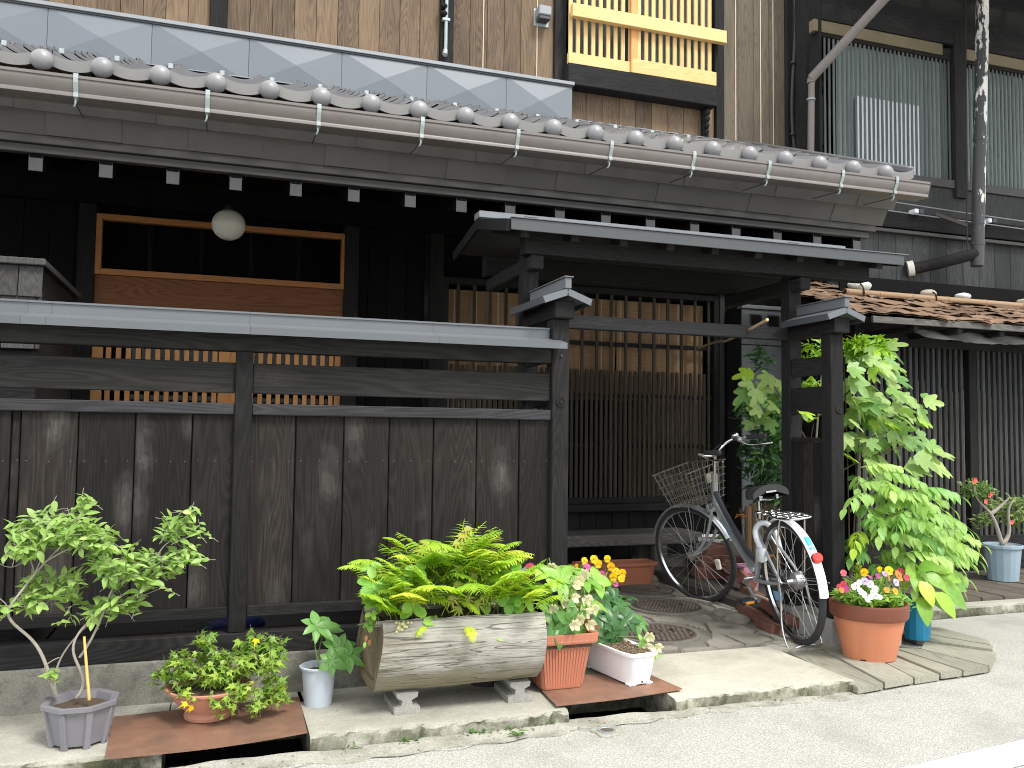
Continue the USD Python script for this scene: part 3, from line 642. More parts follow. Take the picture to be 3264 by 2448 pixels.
# crossbar between the main posts
zr0, zr1 = P(1237, 709, Y=ybk + .02)[2], P(1237, 680, Y=ybk + .02)[2]
gate.add('crossbar', box((XP[0][0] - .02, ybk + .015, zr0), (XP[1][0] + .06, ybk + .07, zr1), .004), M['rail'])
# main roof
GX0, GX1, GYF, GYR, GYB = 1.34, 3.79, 4.06, 4.60, 5.12
zf1 = 1.17 + .2655 * GYF; zf0 = zf1 - .058; zrg = 1.17 + .262 * GYR; zbk = 1.17 + .213 * GYB
for (ya, za, yb, zb_) in ((GYF, zf1, GYR, zrg), (GYB, zbk + .03, GYR, zrg)):
    a = np.array([[GX0, ya, za], [GX1, ya, za], [GX1, yb, zb_], [GX0, yb, zb_]]); v = np.vstack([a, a - (0, 0, .02)])
    f = np.array([[0, 1, 2], [0, 2, 3], [4, 6, 5], [4, 7, 6], [0, 4, 5], [0, 5, 1], [1, 5, 6], [1, 6, 2], [2, 6, 7], [2, 7, 3], [3, 7, 4], [3, 4, 0]])
    gate.add('roof_slope', (v, f if ya < yb else f[:, ::-1]), M['metal_gate'])
    for x in (GX0, GX1):
        gate.add('barge_board', obox((x, ya, za - .035), (x, yb, zb_ - .035), .02, .06, (0, 0, 1), .002), M['black_y'])
gate.add('front_fascia', box((GX0 + .012, GYF - .012, zf0), (GX1 + .02, GYF - .001, zf1 + .002), .002), M['metal_gate'])
gate.add('drip_lip', box((GX0 + .012, GYF - .02, zf1 + .0025), (GX1 + .05, GYF + .02, zf1 + .008), .001), M['metal_cap'])
gate.add('roof_ridge', box((GX0 - .01, GYR - .05, zrg - .006), (GX1 + .02, GYR + .05, zrg + .032), .003), M['metal_pale'])
gx = np.linspace(GX0 + .1, GX1 - .12, 9)
for x in gx: gate.add('roof_rafter', obox((x, GYF + .03, zf1 - .058), (x, GYR, zrg - .05), .045, .05, (0, 0, 1), .002), M['black_y'])
# long beams under the roof
zb1_ = P(1300, 523, Y=4.2)[2]; zb0_ = P(1300, 560, Y=4.2)[2]
gate.add('eave_beam', box((GX0 + .14, 4.2, zb0_), (GX1 - .1, 4.29, zb1_ + .03), .004), M['black_x'])
gate.add('eave_beam', box((GX0 + .14, 4.9, zb0_), (GX1 - .1, 4.99, zb1_ + .03), .004), M['black_x'])
for s in (0, 1):
    ox = sum(XP[s]) / 2
    gate.add('bracket_arm', box((ox - .036, 4.21, zb0_ - .075), (ox + .036, 5.02, zb0_ - .001), .006), M['black_y'])
    gate.add('king_post', box((ox - .04, ybk + .01, zb0_), (ox + .04, ybk + .08, zrg - .04), .003), M['black_z'])
# a thin bamboo cane laid across
cn = [P(1508, 752, Y=6.0), P(1560, 737, Y=5.2), P(1612, 715, Y=4.36), P(1657, 691, Y=4.14)]
st = Thing('bamboo_cane', 'thin bamboo cane poking out over the gate crossbar', 'cane', cn[3])
st.add('cane', tube(smoothpath(cn, 5), .0085, 8), M['bamboo'])
st.add('cut_end', ball(cn[3], .0095, (1, 1, 1), 2), plain('cut_bamboo', (.62, .5, .25), .6))
# ================================================================ the old house
YL, YU = 6.62, 6.50          # lower wall, upper wall
house = Thing('old_house', 'old two storey wooden house with tiled eaves and yellow lattice window', 'house', (1.5, 6.5, .05))
def DX(x, y, Y): return P(x, y, Y=Y)[0]
def DZ(x, y, Y): return P(x, y, Y=Y)[2]
# ---- lower wall
lw = house.holder('lower_wall')
tr0, tr1 = DX(207, 520, YL), DX(748, 560, YL)
wl0, wl1 = DX(952, 700, YL), DX(1547, 700, YL)
xs = list(np.arange(tr1 + .02, wl0 - .02, .148)) + [wl0 - .02]
for a, b in zip(xs[:-1], xs[1:]): house.add('wall_board', box((a + .002, YL - .012, .1), (b - .002, YL + .01, 2.738), .002), M['board'] if rng.random() < .4 else M['eave_shade'], parent=lw)
for a in np.arange(-2.6, tr0 - .03, .16): house.add('wall_board', box((a + .002, YL - .012, .1), (min(a + .158, tr0 - .03), YL + .01, 2.738), .002), M['eave_shade'], parent=lw)
for x in (tr0 - .05, tr1 + .035, wl0 - .05): house.add('wall_post', box((x - .055, YL - .05, .1), (x + .055, YL + .05, 2.738), .004), M['black_z'], parent=lw)
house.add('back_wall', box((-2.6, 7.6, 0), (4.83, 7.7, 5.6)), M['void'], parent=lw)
house.add('head_beam', box((-2.6, YL - .06, 2.74), (4.83, YL + .03, 2.95), .004), M['eave_shade'], parent=lw)
house.add('upper_infill', box((-2.6, YL + .0, 2.951), (4.83, YL + .02, 3.7), .004), M['eave_shade'], parent=lw)
for a, b in zip(np.arange(wl1 + .06, 4.83, .15), list(np.arange(wl1 + .06, 4.83, .15)[1:]) + [4.83]): house.add('wall_board', box((a + .002, YL - .012, .05), (b - .002, YL + .01, 2.738), .002), M['black_z'], parent=lw)
# ---- transom window over the sliding doors
tz0, tz1 = DZ(748, 628, YL), DZ(748, 508, YL)
tw = house.holder('transom_window')
house.add('frame', frame_box(tr0, tr1, tz0, tz1, YL - .045, YL + .02, .042), M['orange'], parent=tw)
house.add('pane', box((tr0 + .04, YL - .012, tz0 + .04), (tr1 - .04, YL - .008, tz1 - .04), .0005), M['glass'], parent=tw)
for k in range(1, 5):
    x = tr0 + (tr1 - tr0) * k / 5; house.add('mullion', box((x - .012, YL + .05, tz0), (x + .012, YL + .08, tz1), .001), M['black_z'], parent=tw)
house.add('backing', box((tr0 - .05, YL + .35, .1), (wl1, YL + .37, 2.9)), M['void'], parent=tw)
house.add('door_head_panel', box((tr0 + .002, YL - .02, DZ(748, 690, YL) - .03), (tr1 - .002, YL - .002, tz0 - .001), .002), M['redbrown'])
# ---- two sliding lattice doors
dz1 = DZ(748, 690, YL) - .031
def lattice_door(x0, x1, y):
    h = house.holder('sliding_door'); w0 = .075
    house.add('stile', box((x0, y, .3), (x0 + w0, y + .03, dz1), .002), M['orange_z'], parent=h); house.add('stile', box((x1 - w0, y, .3), (x1, y + .03, dz1), .002), M['orange_z'], parent=h)
    n = int(round((x1 - x0 - 2 * w0) / .0655)); pt = (x1 - x0 - 2 * w0) / n
    for k in range(n):
        c = x0 + w0 + (k + .5) * pt + .004; house.add('slat', box((c - .0165, y + .006, .42), (c + .0165, y + .024, dz1 - .07), .001), M['orange_z'], parent=h)
    house.add('rail', box((x0 + w0, y + .001, dz1 - .07), (x1 - w0, y + .029, dz1), .002), M['orange'], parent=h); house.add('rail', box((x0 + w0, y + .001, .3), (x1 - w0, y + .029, .42), .002), M['orange'], parent=h)
    house.add('pane', box((x0 + w0, y + .034, .42), (x1 - w0, y + .037, dz1 - .07), .0005), M['glass'], parent=h)
xa, xb, xc = DX(193, 850, YL), DX(494, 850, YL), DX(745, 850, YL)
lattice_door(xa, xb, YL - .01); lattice_door(xb - .02, xc, YL + .04)
house.add('door_sill', box((tr0 - .05, YL - .05, .05), (tr1 + .05, YL + .1, .3), .004), M['black_x'])
# ---- lattice window with reed blinds
YG = YL - .02
lz0, lz1 = DZ(1235, 1088, YG), DZ(1235, 626, YG)
lwnd = house.holder('lattice_window')
house.add('frame', frame_box(wl0, wl1, lz0, lz1 + .03, YG - .03, YG + .06, .05), M['black_z'], parent=lwnd)
ref = P((1750 + .3165 * 330) / S, 735, Y=YG)[0]; pit = (P((1750 + .3165 * 1468) / S, 735, Y=YG)[0] - ref) / 8
zd = DZ(1240, 797, YG)
for z, h_ in ((DZ(1235, 739, YG), .034), (DZ(1235, 852, YG), .03), (DZ(1235, 962, YG), .03)):
    house.add('cross_rail', box((wl0 + .05, YG + .004, z - h_ / 2), (wl1 - .05, YG + .026, z + h_ / 2), .001), M['black_x'], parent=lwnd)
k0 = int(math.floor((wl0 - ref) / pit)); k1 = int(math.ceil((wl1 - ref) / pit))
for k in range(k0, k1 + 1):
    x = ref + k * pit
    if wl0 + .06 < x < wl1 - .06: house.add('tall_slat', box((x - .0125, YG - .012, lz0 + .05), (x + .0125, YG + .003, lz1 - .02), .001), M['lattice'], parent=lwnd)
    for j in (1, 2):
        xx = x + j * pit / 3
        if wl0 + .06 < xx < wl1 - .06: house.add('short_slat', box((xx - .0125, YG - .012, lz0 + .05), (xx + .0125, YG + .003, zd + rng.uniform(-.004, .004)), .001), M['lattice'], parent=lwnd)
house.add('pane', box((wl0 + .05, YG + .120, lz0 + .05), (wl1 - .05, YG + .123, lz1 - .02), .0005), M['glass'], parent=lwnd)
for a, b in ((wl0 + .07, (wl0 + wl1) / 2 - .22), ((wl0 + wl1) / 2 - .2, (wl0 + wl1) / 2 + .30), ((wl0 + wl1) / 2 + .31, wl1 - .10)):
    house.add('reed_blind', grid(lambda u, v: np.stack([a + (b - a) * u, YG + .075 + .012 * np.sin(u * 40) * (1 - v) + .01 * meshkit.noise(np.stack([u * 6, v * 5, u * 0], 1)), zd - .25 + (lz1 - zd + .2) * v], 1), 40, 8), M['sudare'], parent=lwnd, smooth=True)
for a in np.arange(wl0 + .08, wl1 - .1, pit / 3): house.add('inner_slat', box((a - .012, YG + .07, lz0 + .02), (a + .010, YG + .085, DZ(1240, 855, YG) + rng.uniform(-.01, .01)), .001), M['inner'], parent=lwnd)
house.add('window_sill', box((wl0 - .08, YG - .10, lz0 - .06), (wl1 + .08, YG + .02, lz0 - .002), .004), M['black_x'])
for x in np.arange(wl0, wl1, .15): house.add('dado_board', box((x + .002, YL - .015, .05), (x + .148, YL + .005, lz0 - .06), .002), M['black_z'])
house.add('door_jamb', box((wl1 + .004, YL - .06, .05), (wl1 + .05, YL + .02, lz1 + .06), .003), M['greyblack'])
house.add('window_hood', box((DX(1330, 620, YG), YL - .09, lz1 + .045), (DX(1580, 640, YG), YL - .02, lz1 + .075), .003), M['black_x'])
# ---- boarded upper wall
uw = house.holder('upper_wall')
zb, zt = 1.17 + .392 * YU, 5.75
posts = [(453, 490), (950, 978), (1196, 1230), (1543, 1560), (1694, 1707)]
px = [(DX(a, 60, YU), DX(b, 60, YU)) for a, b in posts]
x_end = .744 * YU
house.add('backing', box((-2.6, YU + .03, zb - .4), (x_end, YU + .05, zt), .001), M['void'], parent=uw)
for a, b in px: house.add('post', box((a, YU - .035, zb - .25), (b, YU + .028, zt), .004), M['black_z'], parent=uw)
runs = [(-2.4, px[0][0]), (px[0][1], px[1][0]), (px[1][1], px[2][0]), (px[2][1], px[3][0]), (px[3][1], px[4][0])]
seam = [DX(1000 / S + .4973 * c / S, 40, YU) for c in (1088, 1432)] + [DX((2164 + .4973 * c) / S, 100, YU) for c in (362, 522, 602)]
for i, (a, b) in enumerate(runs):
    n = max(1, int(round((b - a) / .152))); w = (b - a) / n
    for k in range(n):
        dy = rng.uniform(-.003, .003)
        top = zt if i != 3 else DZ(1240, 165, YU)
        house.add('upper_board', box((a + k * w + .0015, YU + dy, zb - .25), (a + (k + 1) * w - .0015, YU + .02, top), .002), M['brown'] if i < 4 else M['greybrown'], parent=uw)
for x in seam: house.add('pale_joint', box((x - .0032, YU - .005, zb - .2), (x + .0032, YU + .001, zt), .0005), M['pale'], parent=uw)
# ---- projecting yellow lattice window
yw = house.holder('yellow_window'); YW = YU - .12
yx0, yx1 = DX(1229, 60, YW), DX(1545, 120, YW)
zs0_, zs1_ = DZ(1232, 183, YW), DZ(1232, 137, YW)
house.add('sill_beam', box((yx0 - .01, YW - .02, zs0_), (yx1 + .01, YU - .002, zs1_), .005), M['black_x'], parent=yw)
house.add('bottom_rail', box((yx0, YW, zs1_ + .001), ((yx0 + yx1) / 2 - .09, YW + .04, DZ(1232, 112, YW)), .002), M['yellow_x'], parent=yw)
house.add('bottom_rail', box(((yx0 + yx1) / 2 - .12, YW - .02, zs1_ + .001), (yx1, YW - .001, DZ(1232, 106, YW)), .002), M['yellow_x'], parent=yw)
zr_0, zr_1 = DZ(1235, 36, YW - .05), DZ(1235, 8, YW - .05)
house.add('hand_rail', box((yx0 + .002, YW - .075, zr_0), (DX(1567, 75, YW - .05), YW - .022, zr_1), .003), M['yellow_x'], parent=yw)
pw = .068
for k in range(int((yx1 - yx0) / pw)):
    x = yx0 + .02 + k * pw; yy = YW + .01 if x < (yx0 + yx1) / 2 - .1 else YW - .015
    house.add('slat', box((x - .0165, yy, DZ(1232, 112, YW) - .0), (x + .0165, yy + .016, 5.6), .001), M['yellow'], parent=yw)
house.add('stile', box(((yx0 + yx1) / 2 - .13, YW - .019, zs1_ + .002), ((yx0 + yx1) / 2 - .075, YW - .002, 5.6), .002), M['orange_z'], parent=yw)
house.add('pane', box((yx0 + .01, YW + .06, zs1_), (yx1 - .01, YW + .064, 5.6), .0005), M['glass'], parent=yw)
house.add('shade', box((yx0 + .01, YW + .085, zs1_), (yx1 - .01, YW + .09, 5.6), .0005), plain('dim_room_shade', (.16, .17, .18), .8, var=.3, scale=3), parent=yw)
house.add('side_cheek', box((yx1 - .0, YW + .0, zs1_ + .002), (yx1 + .028, YU - .001, 5.6), .002), M['black_z'], parent=yw)
br = [DX(1533, 220, YW), YW + .05]
house.add('carved_bracket', cat([ball((br[0], br[1], zs0_ - .04 - k * .058), .036 - k * .004, (.8, 1.2, 1), 2) for k in range(4)] + [box((br[0] - .02, br[1] + .01, zs0_ - .26), (br[0] + .03, YU - .001, zs0_ - .003), .004)]), M['black_z'], parent=yw)
# ---- metal flashing of cross-broken panels at the foot of the upper wall
YM = YU - .14
mz1 = DZ(1236, 186, YM); mz0 = DZ(1236, 268, YM) - .02
mxe = DX(1236, 220, YM)
fl = house.holder('metal_flashing')
seams = [-.186 - .102 * 2, -.186 - .102, -.186, -.084, .018, .122, .224, .325]
sx = [q * YM for q in seams] + [mxe]
for a, b in zip(sx[:-1], sx[1:]):
    c = [(a + .0015, mz0), (b - .0015, mz0), (b - .0015, mz1), (a + .0015, mz1)]
    v = [(x, YM, z) for x, z in c] + [((a + b) / 2, YM - .024, (mz0 + mz1) / 2)] + [(x, YM + .03, z) for x, z in c]
    f = [[0, 1, 4], [1, 2, 4], [2, 3, 4], [3, 0, 4], [0, 5, 6], [0, 6, 1], [1, 6, 7], [1, 7, 2], [2, 7, 8], [2, 8, 3], [3, 8, 5], [3, 5, 0]]
    house.add('flashing_panel', (np.array(v), np.array(f)), M['metal'], parent=fl)
house.add('top_trim', box((sx[0], YM - .022, mz1 + .001), (mxe + .012, YU - .002, mz1 + .028), .002), M['metal_pale'], parent=fl)
house.add('trim_shadow_gap', box((sx[0], YM - .012, mz1 - .012), (mxe + .004, YM + .0, mz1 + .0005), .001), M['metal_dark'], parent=fl)  # solid dark strip drawn as the shadow line under the top trim
# ---- tiled eave
PIT = .0575; YE = 4.53
tx0 = -.1885 * YE; tp = PIT * YE
ze = 1.17 + .3865 * YE - .012
slope = (1.17 + .393 * (YU - .1) - ze) / (YU - .1 - YE)
rows = 9; rl = (YU - .06 - YE) / rows
roof = house.holder('tile_roof')
prof_u = np.linspace(0, 1, 11)
def pan(u): return .046 * (2 * np.abs(u - .5)) ** 2.2
def tile(ci, ri):
    x = tx0 + ci * tp; y0 = YE + ri * rl; y1 = y0 + rl + .03
    jz = rng.uniform(-.003, .003); jx = rng.uniform(-.003, .003)
    xs_ = x + jx + prof_u * tp; zz = pan(prof_u)
    za = ze + slope * (y0 - YE) + .020 + jz; zb_ = ze + slope * (y1 - YE) - .004 + jz
    t = .016; n = len(xs_)
    v = np.vstack([np.stack([xs_, 0 * xs_ + y0, zz + za], 1), np.stack([xs_, 0 * xs_ + y1, zz + zb_], 1), np.stack([xs_, 0 * xs_ + y0, zz + za - t], 1), np.stack([xs_, 0 * xs_ + y1, zz + zb_ - t], 1)])
    f = []
    for i in range(n - 1):
        f += [[i, i + 1, n + i + 1], [i, n + i + 1, n + i], [2 * n + i, i + 1, i], [2 * n + i, 2 * n + i + 1, i + 1]]
    f += [[n - 1, 2 * n + n - 1, n + n - 1], [2 * n + n - 1, 3 * n + n - 1, n + n - 1], [0, n, 2 * n], [2 * n, n, 3 * n]]
    return v, np.array(f)
for ci in range(-4, 20):
    for ri in range(1, rows): house.add('roof_tile', tile(ci, ri), M['tile'], parent=roof, smooth=35)
for ci in range(-4, 20):
    base = tile(ci, 0); x = tx0 + ci * tp
    u = np.linspace(.06, .94, 13)      # hanging front band
    n = len(u); zz = pan(u)
    top = np.stack([x + u * tp, 0 * u + YE - .012, ze + zz + .022], 1); bot = np.stack([x + u * tp, 0 * u + YE - .012, ze + zz * .75 - .028 - .006 * np.sin(np.pi * u)], 1)
    v = np.vstack([top, bot, top + (0, .016, 0), bot + (0, .016, 0)]); f = []
    for i in range(n - 1): f += [[i, n + i, n + i + 1], [i, n + i + 1, i + 1], [n + i, 3 * n + i, 3 * n + i + 1], [n + i, 3 * n + i + 1, n + i + 1], [i, i + 1, 2 * n + i + 1], [i, 2 * n + i + 1, 2 * n + i]]
    e = house.add('eave_tile', base, M['tile'], parent=roof, smooth=35)
    house.add('eave_band', (v, np.array(f)), M['tile_band'], parent=roof, smooth=35)
    house.add('round_end', ball((x, YE - .030, 1.17 + .3865 * (YE - .03)), .0505, (1, .82, 1), 3), M['tile_end'], parent=roof, smooth=True)
    if ci < 15: house.add('snow_lug', box((x + .012, YE + .30, ze + slope * .30 + .05), (x + .036, YE + .31, ze + slope * .30 + .078), .004), M['galv'], parent=roof)
house.add('roof_edge_tile', obox((tx0 + 19.9 * tp, YE, ze + .05), (tx0 + 19.9 * tp, YU, ze + slope * (YU - YE) + .05), .06, .05, (0, 0, 1), .01), M['tile'], parent=roof)
house.add('apron', obox((sx[0], YM - .09, mz0 + .00), (mxe + .02, YM - .09, mz0 + .00), .2, .004, (0, -slope, 1), .001), M['metal_pale'], parent=fl)
house.add('apron', obox((mxe + .03, YU - .09, ze + slope * (YU - .09 - YE) + .055), (DX(1598, 330, YU), YU - .09, ze + slope * (YU - .09 - YE) + .055), .2, .006, (0, -slope, 1), .001), M['metal_pale'], parent=fl)
# ---- gutter and straps
YGt = 4.40
def gz(x): return 1.17 + .3715 * YGt + .0055 * (x - 1.6)
gp = [(a_ * 1.12, b_ * 1.12) for a_, b_ in [(.052, .0), (.064, .0), (.064, -.012), (.058, -.014), (.060, -.028), (.052, -.050), (.040, -.064), (.046, -.070), (.046, -.084), (.020, -.088), (-.05, -.086), (-.056, -.002), (-.052, -.002), (-.046, -.080), (.02, -.082), (.036, -.076), (.034, -.06), (.046, -.046), (.053, -.026), (.052, -.010)]]
gxl, gxr = -1.9, DX(2007, 415, YGt - .06)
gt = house.add('gutter', sweep(gp, (gxl, YGt, gz(gxl)), (gxr, YGt, gz(gxr))), M['gutter'], smooth=50)
house.add('end_cap', sweep([(-.060, -.002), (.071, -.001), (.067, -.034), (.049, -.078), (.049, -.097), (-.056, -.095)], (gxr - .002, YGt, gz(gxr)), (gxr + .003, YGt, gz(gxr))), M['gutter'], parent=gt)
for dx in (-150, 160, 447, 689, 913, 1120, 1322, 1500, 1662, 1820, 1936):
    x = DX(dx, 260, YGt - .07); z = gz(x)
    pts = [(YGt - .04, z + .006), (YGt - .0755, z + .006), (YGt - .0755, z - .016), (YGt - .072, z - .034), (YGt - .058, z - .060), (YGt - .050, z - .074), (YGt - .0565, z - .080), (YGt - .0565, z - .096), (YGt - .02, z - .102)]
    h = house.add('gutter_strap', cat([obox((x, a[0], a[1]), (x, b[0], b[1]), .021, .0035, np.cross((1, 0, 0), (0, b[0] - a[0], b[1] - a[1])), .001) for a, b in zip(pts[:-1], pts[1:])]), M['galv'])
    house.add('hook', tube(smoothpath([(x - .002, YGt - .04, z - .10), (x - .004, YGt - .038, z - .128), (x - .008, YGt - .03, z - .134)], 4), .0045, 6), M['galv'], parent=h)
    house.add('stay_rod', tube([(x - .004, YGt - .03, z - .118), (x - .004, YGt + .22, z - .10)], .003, 5), M['fascia'], parent=h)
# ---- sheet clad soffit panel, fascia boards, rafters
YP1, YP0 = 4.60, 4.70
pz1, pz0 = gz(2) - .02, 1.17 + .3065 * YP0
pxe1, pxe0 = .912 * YP1, .902 * YP0
sp = house.holder('eave_panel')
cl = [q * YP0 for q in (-.52, -.45, -.38, -.31, -.245, -.18, -.11, -.04, .035, .107, .179, .251, .323, .393, .464, .535, .605, .675, .744, .812, .878)] + [pxe0]
zm_ = pz0 + (pz1 - pz0) * .62; ym_ = YP0 + (YP1 - YP0) * .62
for k, (a, b) in enumerate(zip(cl[:-1], cl[1:])):
    o = .005 * (k % 2)
    v = np.array([(a - .01, YP0 - o, pz0), (b, YP0 - o, pz0), (b, ym_ - o, zm_), (a - .01, ym_ - o, zm_)]); v = np.vstack([v, v + (0, .005, 0)])
    house.add('cladding_sheet', (v, np.array([[0, 1, 2], [0, 2, 3], [4, 6, 5], [4, 7, 6], [1, 5, 6], [1, 6, 2], [0, 4, 5], [0, 5, 1], [3, 2, 6], [3, 6, 7], [0, 3, 7], [0, 7, 4]])), M['soffit'], parent=sp)
for k, (a, b) in enumerate(zip(cl[:-1], cl[1:])):
    o = .009 + .005 * (k % 2); a += .16; b = min(b + .16, pxe1)
    v = np.array([(a - .01, ym_ - o + .004, zm_ - .012), (b, ym_ - o + .004, zm_ - .012), (b, YP1 - o, pz1), (a - .01, YP1 - o, pz1)]); v = np.vstack([v, v + (0, .005, 0)])
    house.add('cladding_sheet', (v, np.array([[0, 1, 2], [0, 2, 3], [4, 6, 5], [4, 7, 6], [1, 5, 6], [1, 6, 2], [0, 4, 5], [0, 5, 1], [3, 2, 6], [3, 6, 7], [0, 3, 7], [0, 7, 4]])), M['soffit'], parent=sp)
house.add('fascia_board', box((-2.6, YP0 + .006, pz0 - .042), (.892 * YP0, YP0 + .05, pz0 + .002), .003), M['fascia'])
house.add('fascia_board', box((-2.6, YP0 + .028, pz0 - .085), (.884 * YP0, YP0 + .075, pz0 - .044), .003), M['fascia'])
for dx in (-230, -75, 78, 230, 375, 511, 641, 766, 888, 998, 1103, 1210, 1309, 1405, 1500, 1589, 1678, 1763, 1848):
    YR = YP0 + .05; x = DX(dx, 340, YR); zt_ = pz0 - .086
    house.add('rafter', obox((x, YR + .001, zt_ - .0425), (x, YL + .2, zt_ - .0425 + .36 * (YL - YR)), .062, .085, (0, 0, 1), .004), M['eave_shade'])
    house.add('rafter_end', box((x - .0315, YR - .006, zt_ - .086), (x + .0315, YR + .0, zt_ - .0005), .0025), M['rafter'])
for k in range(12):
    y_ = YP0 + .08 + k * .163; house.add('soffit_board', obox((-2.6, y_ + .08, zt_ + .006 + .36 * (y_ + .08 - YP0 - .05)), (.884 * YP0, y_ + .08, zt_ + .006 + .36 * (y_ + .08 - YP0 - .05)), .172, .012, (0, -.36, 1), .002), M['eave_shade'])
# ---- small fittings on the upper wall
cx_ = DX(963, 60, YU - .05)
cd = Thing('wall_conduit', 'pale grey conduit pipe running down a dark post on the upper wall', 'conduit', (cx_, YU - .05, 4.1))
cd.add('pipe', tube([(cx_ + .01, YU - .055, 5.6), (cx_, YU - .055, DZ(963, 122, YU))], .014, 10), M['galv'], smooth=True)
cd.add('socket', tube([(cx_ - .002, YU - .055, DZ(963, 116, YU)), (cx_ - .01, YU - .075, DZ(963, 128, YU))], .02, 10), M['galv'], smooth=40)
cd.add('clamp', box((cx_ - .03, YU - .072, DZ(963, 50, YU) - .012), (cx_ + .03, YU - .036, DZ(963, 50, YU) + .012), .003), M['galv'])
cd.add('cable_knob', cat([ball((cx_ - .02, YU - .06, DZ(963, 22, YU) - k * .06), .028, (1, 1, .8), 2) for k in range(2)]), M['black_z'])
vb = P(1174, 32, Y=YU - .06)
v_ = Thing('wall_vent', 'small square pale metal vent hood on the brown upper boards', 'vent', vb)
v_.add('hood', wobble(prism([(-.045, -.07), (.045, -.07), (.045, .07), (-.045, .07)], -.035, .05, .004), 0, 1), M['metal_pale']) if 0 else v_.add('hood', box(vb + (-.055, -.05, -.02), vb + (.055, .055, .06), .008), M['metal_pale'])
v_.add('grille', box(vb + (-.048, -.04, -.05), vb + (.048, .05, -.021), .004), M['metal_dark']); v_.add('back_plate', box(vb + (-.065, .05, -.075), vb + (.065, .062, .07), .003), M['galv'])
# ---- globe lamp under the eave
gc = P(494, 486, Y=5.6); gr = 33.5 * S / FPX * 5.6 * 1.0
gl = Thing('globe_lamp', 'white frosted glass globe lamp hanging under the dark eave', 'lamp', gc)
gl.add('globe', ball(gc, gr, (1, 1, .95), 4), plain('frosted_globe', (.50, .49, .42), .35, var=.05, scale=4), smooth=True)
gl.add('collar', lathe([(0, gr * 1.18), (.022, gr * 1.18), (.028, gr * .98), (.028, gr * .9)], 24, gc), M['black_z'], smooth=40)
gl.add('rod', tube([gc + (0, 0, gr), gc + (0, 0, pz0 - .17 - gc[2])], .008, 8), M['black_z'])
# ---- grey storage cabinet right of the lattice window
cf = 6.36; c0 = .663 * cf; c1 = .735 * cf; ctop = 1.17 + .1765 * cf
cb = Thing('metal_cabinet', 'tall blue grey metal cabinet beside the lattice window', 'cabinet', (c0 + .2, cf, .05))
cb.add('body', box((c0, cf, .06), (c1, YL - .03, ctop), .006), M['black_z'])
zc = DZ(1640, 746, cf)
pg = plain('cabinet_paint', (.16, .17, .19), .45, var=.04)
cb.add('door', box((c0 + .002, cf - .016, zc + .004), (c1 - .002, cf - .001, ctop - .03), .003), pg); cb.add('door', box((c0 + .002, cf - .016, .1), (c1 - .002, cf - .001, zc - .004), .003), pg)
cb.add('top_trim', box((c0 - .006, cf - .03, ctop - .026), (c1 + .006, cf + .05, ctop + .006), .003), M['metal_pale'])
for xk in (0.03, .21):
    f_ = cb.add('meter_window', frame_box(c0 + .05 + xk, c0 + .17 + xk, DZ(1640, 728, cf), DZ(1640, 680, cf), cf - .024, cf - .015, .012), M['metal_dark']); cb.add('pane', box((c0 + .06 + xk, cf - .02, DZ(1640, 727, cf)), (c0 + .16 + xk, cf - .017, DZ(1640, 682, cf)), .0005), plain('dark_window', (.02, .02, .022), .1), parent=f_)
# ---- shingled bin at the left behind the fence
bz = 1.17 + .174 * 4.6; bxr = -.18 * 4.6
sb = Thing('shingled_shed', 'low shed clad in grey wooden shingles behind the fence at the left', 'shed', (-1.4, 5.1, .05))
sb.add('body', box((-2.4, 4.62, .05), (bxr - .015, 5.66, bz - .03), .004), M['black_x'])
sb.add('top_plate', box((-2.4, 4.58, bz - .028), (bxr + .012, 5.7, bz + .004), .004), M['shingle'])
for r_ in range(3):
    x = -2.4
    while x < bxr - .01:
        w = rng.uniform(.09, .16); z1 = bz - .03 - r_ * .125
        sb.add('shingle', obox((x + min(w, bxr - x) / 2, 4.600, z1 - .15), (x + min(w, bxr - x) / 2, 4.615, z1), min(w, bxr - x) - .004, .010, (0, -1, 0), .002), M['shingle']); x += w
# ---- bench under the lattice window
bn = Thing('wooden_bench', 'weathered grey plank bench under the lattice window', 'bench', (2.9, 6.2, .05))
zbt = 1.17 - .1275 * 6.04
bx1 = .604 * 6.04
bn.add('seat', wobble(box((1.95, 6.04, zbt - .085), (bx1, 6.42, zbt), .008), .004, 3, 2), M['bench'])
for x in (2.05, bx1 - .42):
    bn.add('leg', box((x, 6.05, .06), (x + .115, 6.12, zbt - .086), .006), M['bench']); bn.add('leg', box((x, 6.30, .06), (x + .115, 6.38, zbt - .086), .006), M['bench'])
single('stone_footing', wobble(ball((3.27, 6.02, .05), .14, (1.1, .8, .35), 3), .02, 8, 5), M['flag'], 'flat grey stone footing under the bench leg', 'stone', smooth=True)
for k, (c, r, sc) in enumerate((((3.62, 6.0, .16), .09, (.55, .6, 1.9)), ((3.5, 6.25, .12), .11, (1.1, .8, .8)), ((3.36, 6.42, .14), .10, (1.3, .8, .9)))):
    single('rough_stone', wobble(ball(c, r, sc, 3), .022, 9, 11 + k), M['flag'], ('upright rough stone behind the front wheel of the bicycle', 'rounded rough stone behind the upright stone', 'low rough stone lying under the bench')[k], 'stone', smooth=True)

M['greyslat'] = wood('grey_green_slat', [(0.0, (.035, .039, .038)), (0.5, (.075, .084, .081)), (1.0, (.13, .145, .14))], 'z', fig=.3, worn=.3, wornc=(.18, .19, .19))
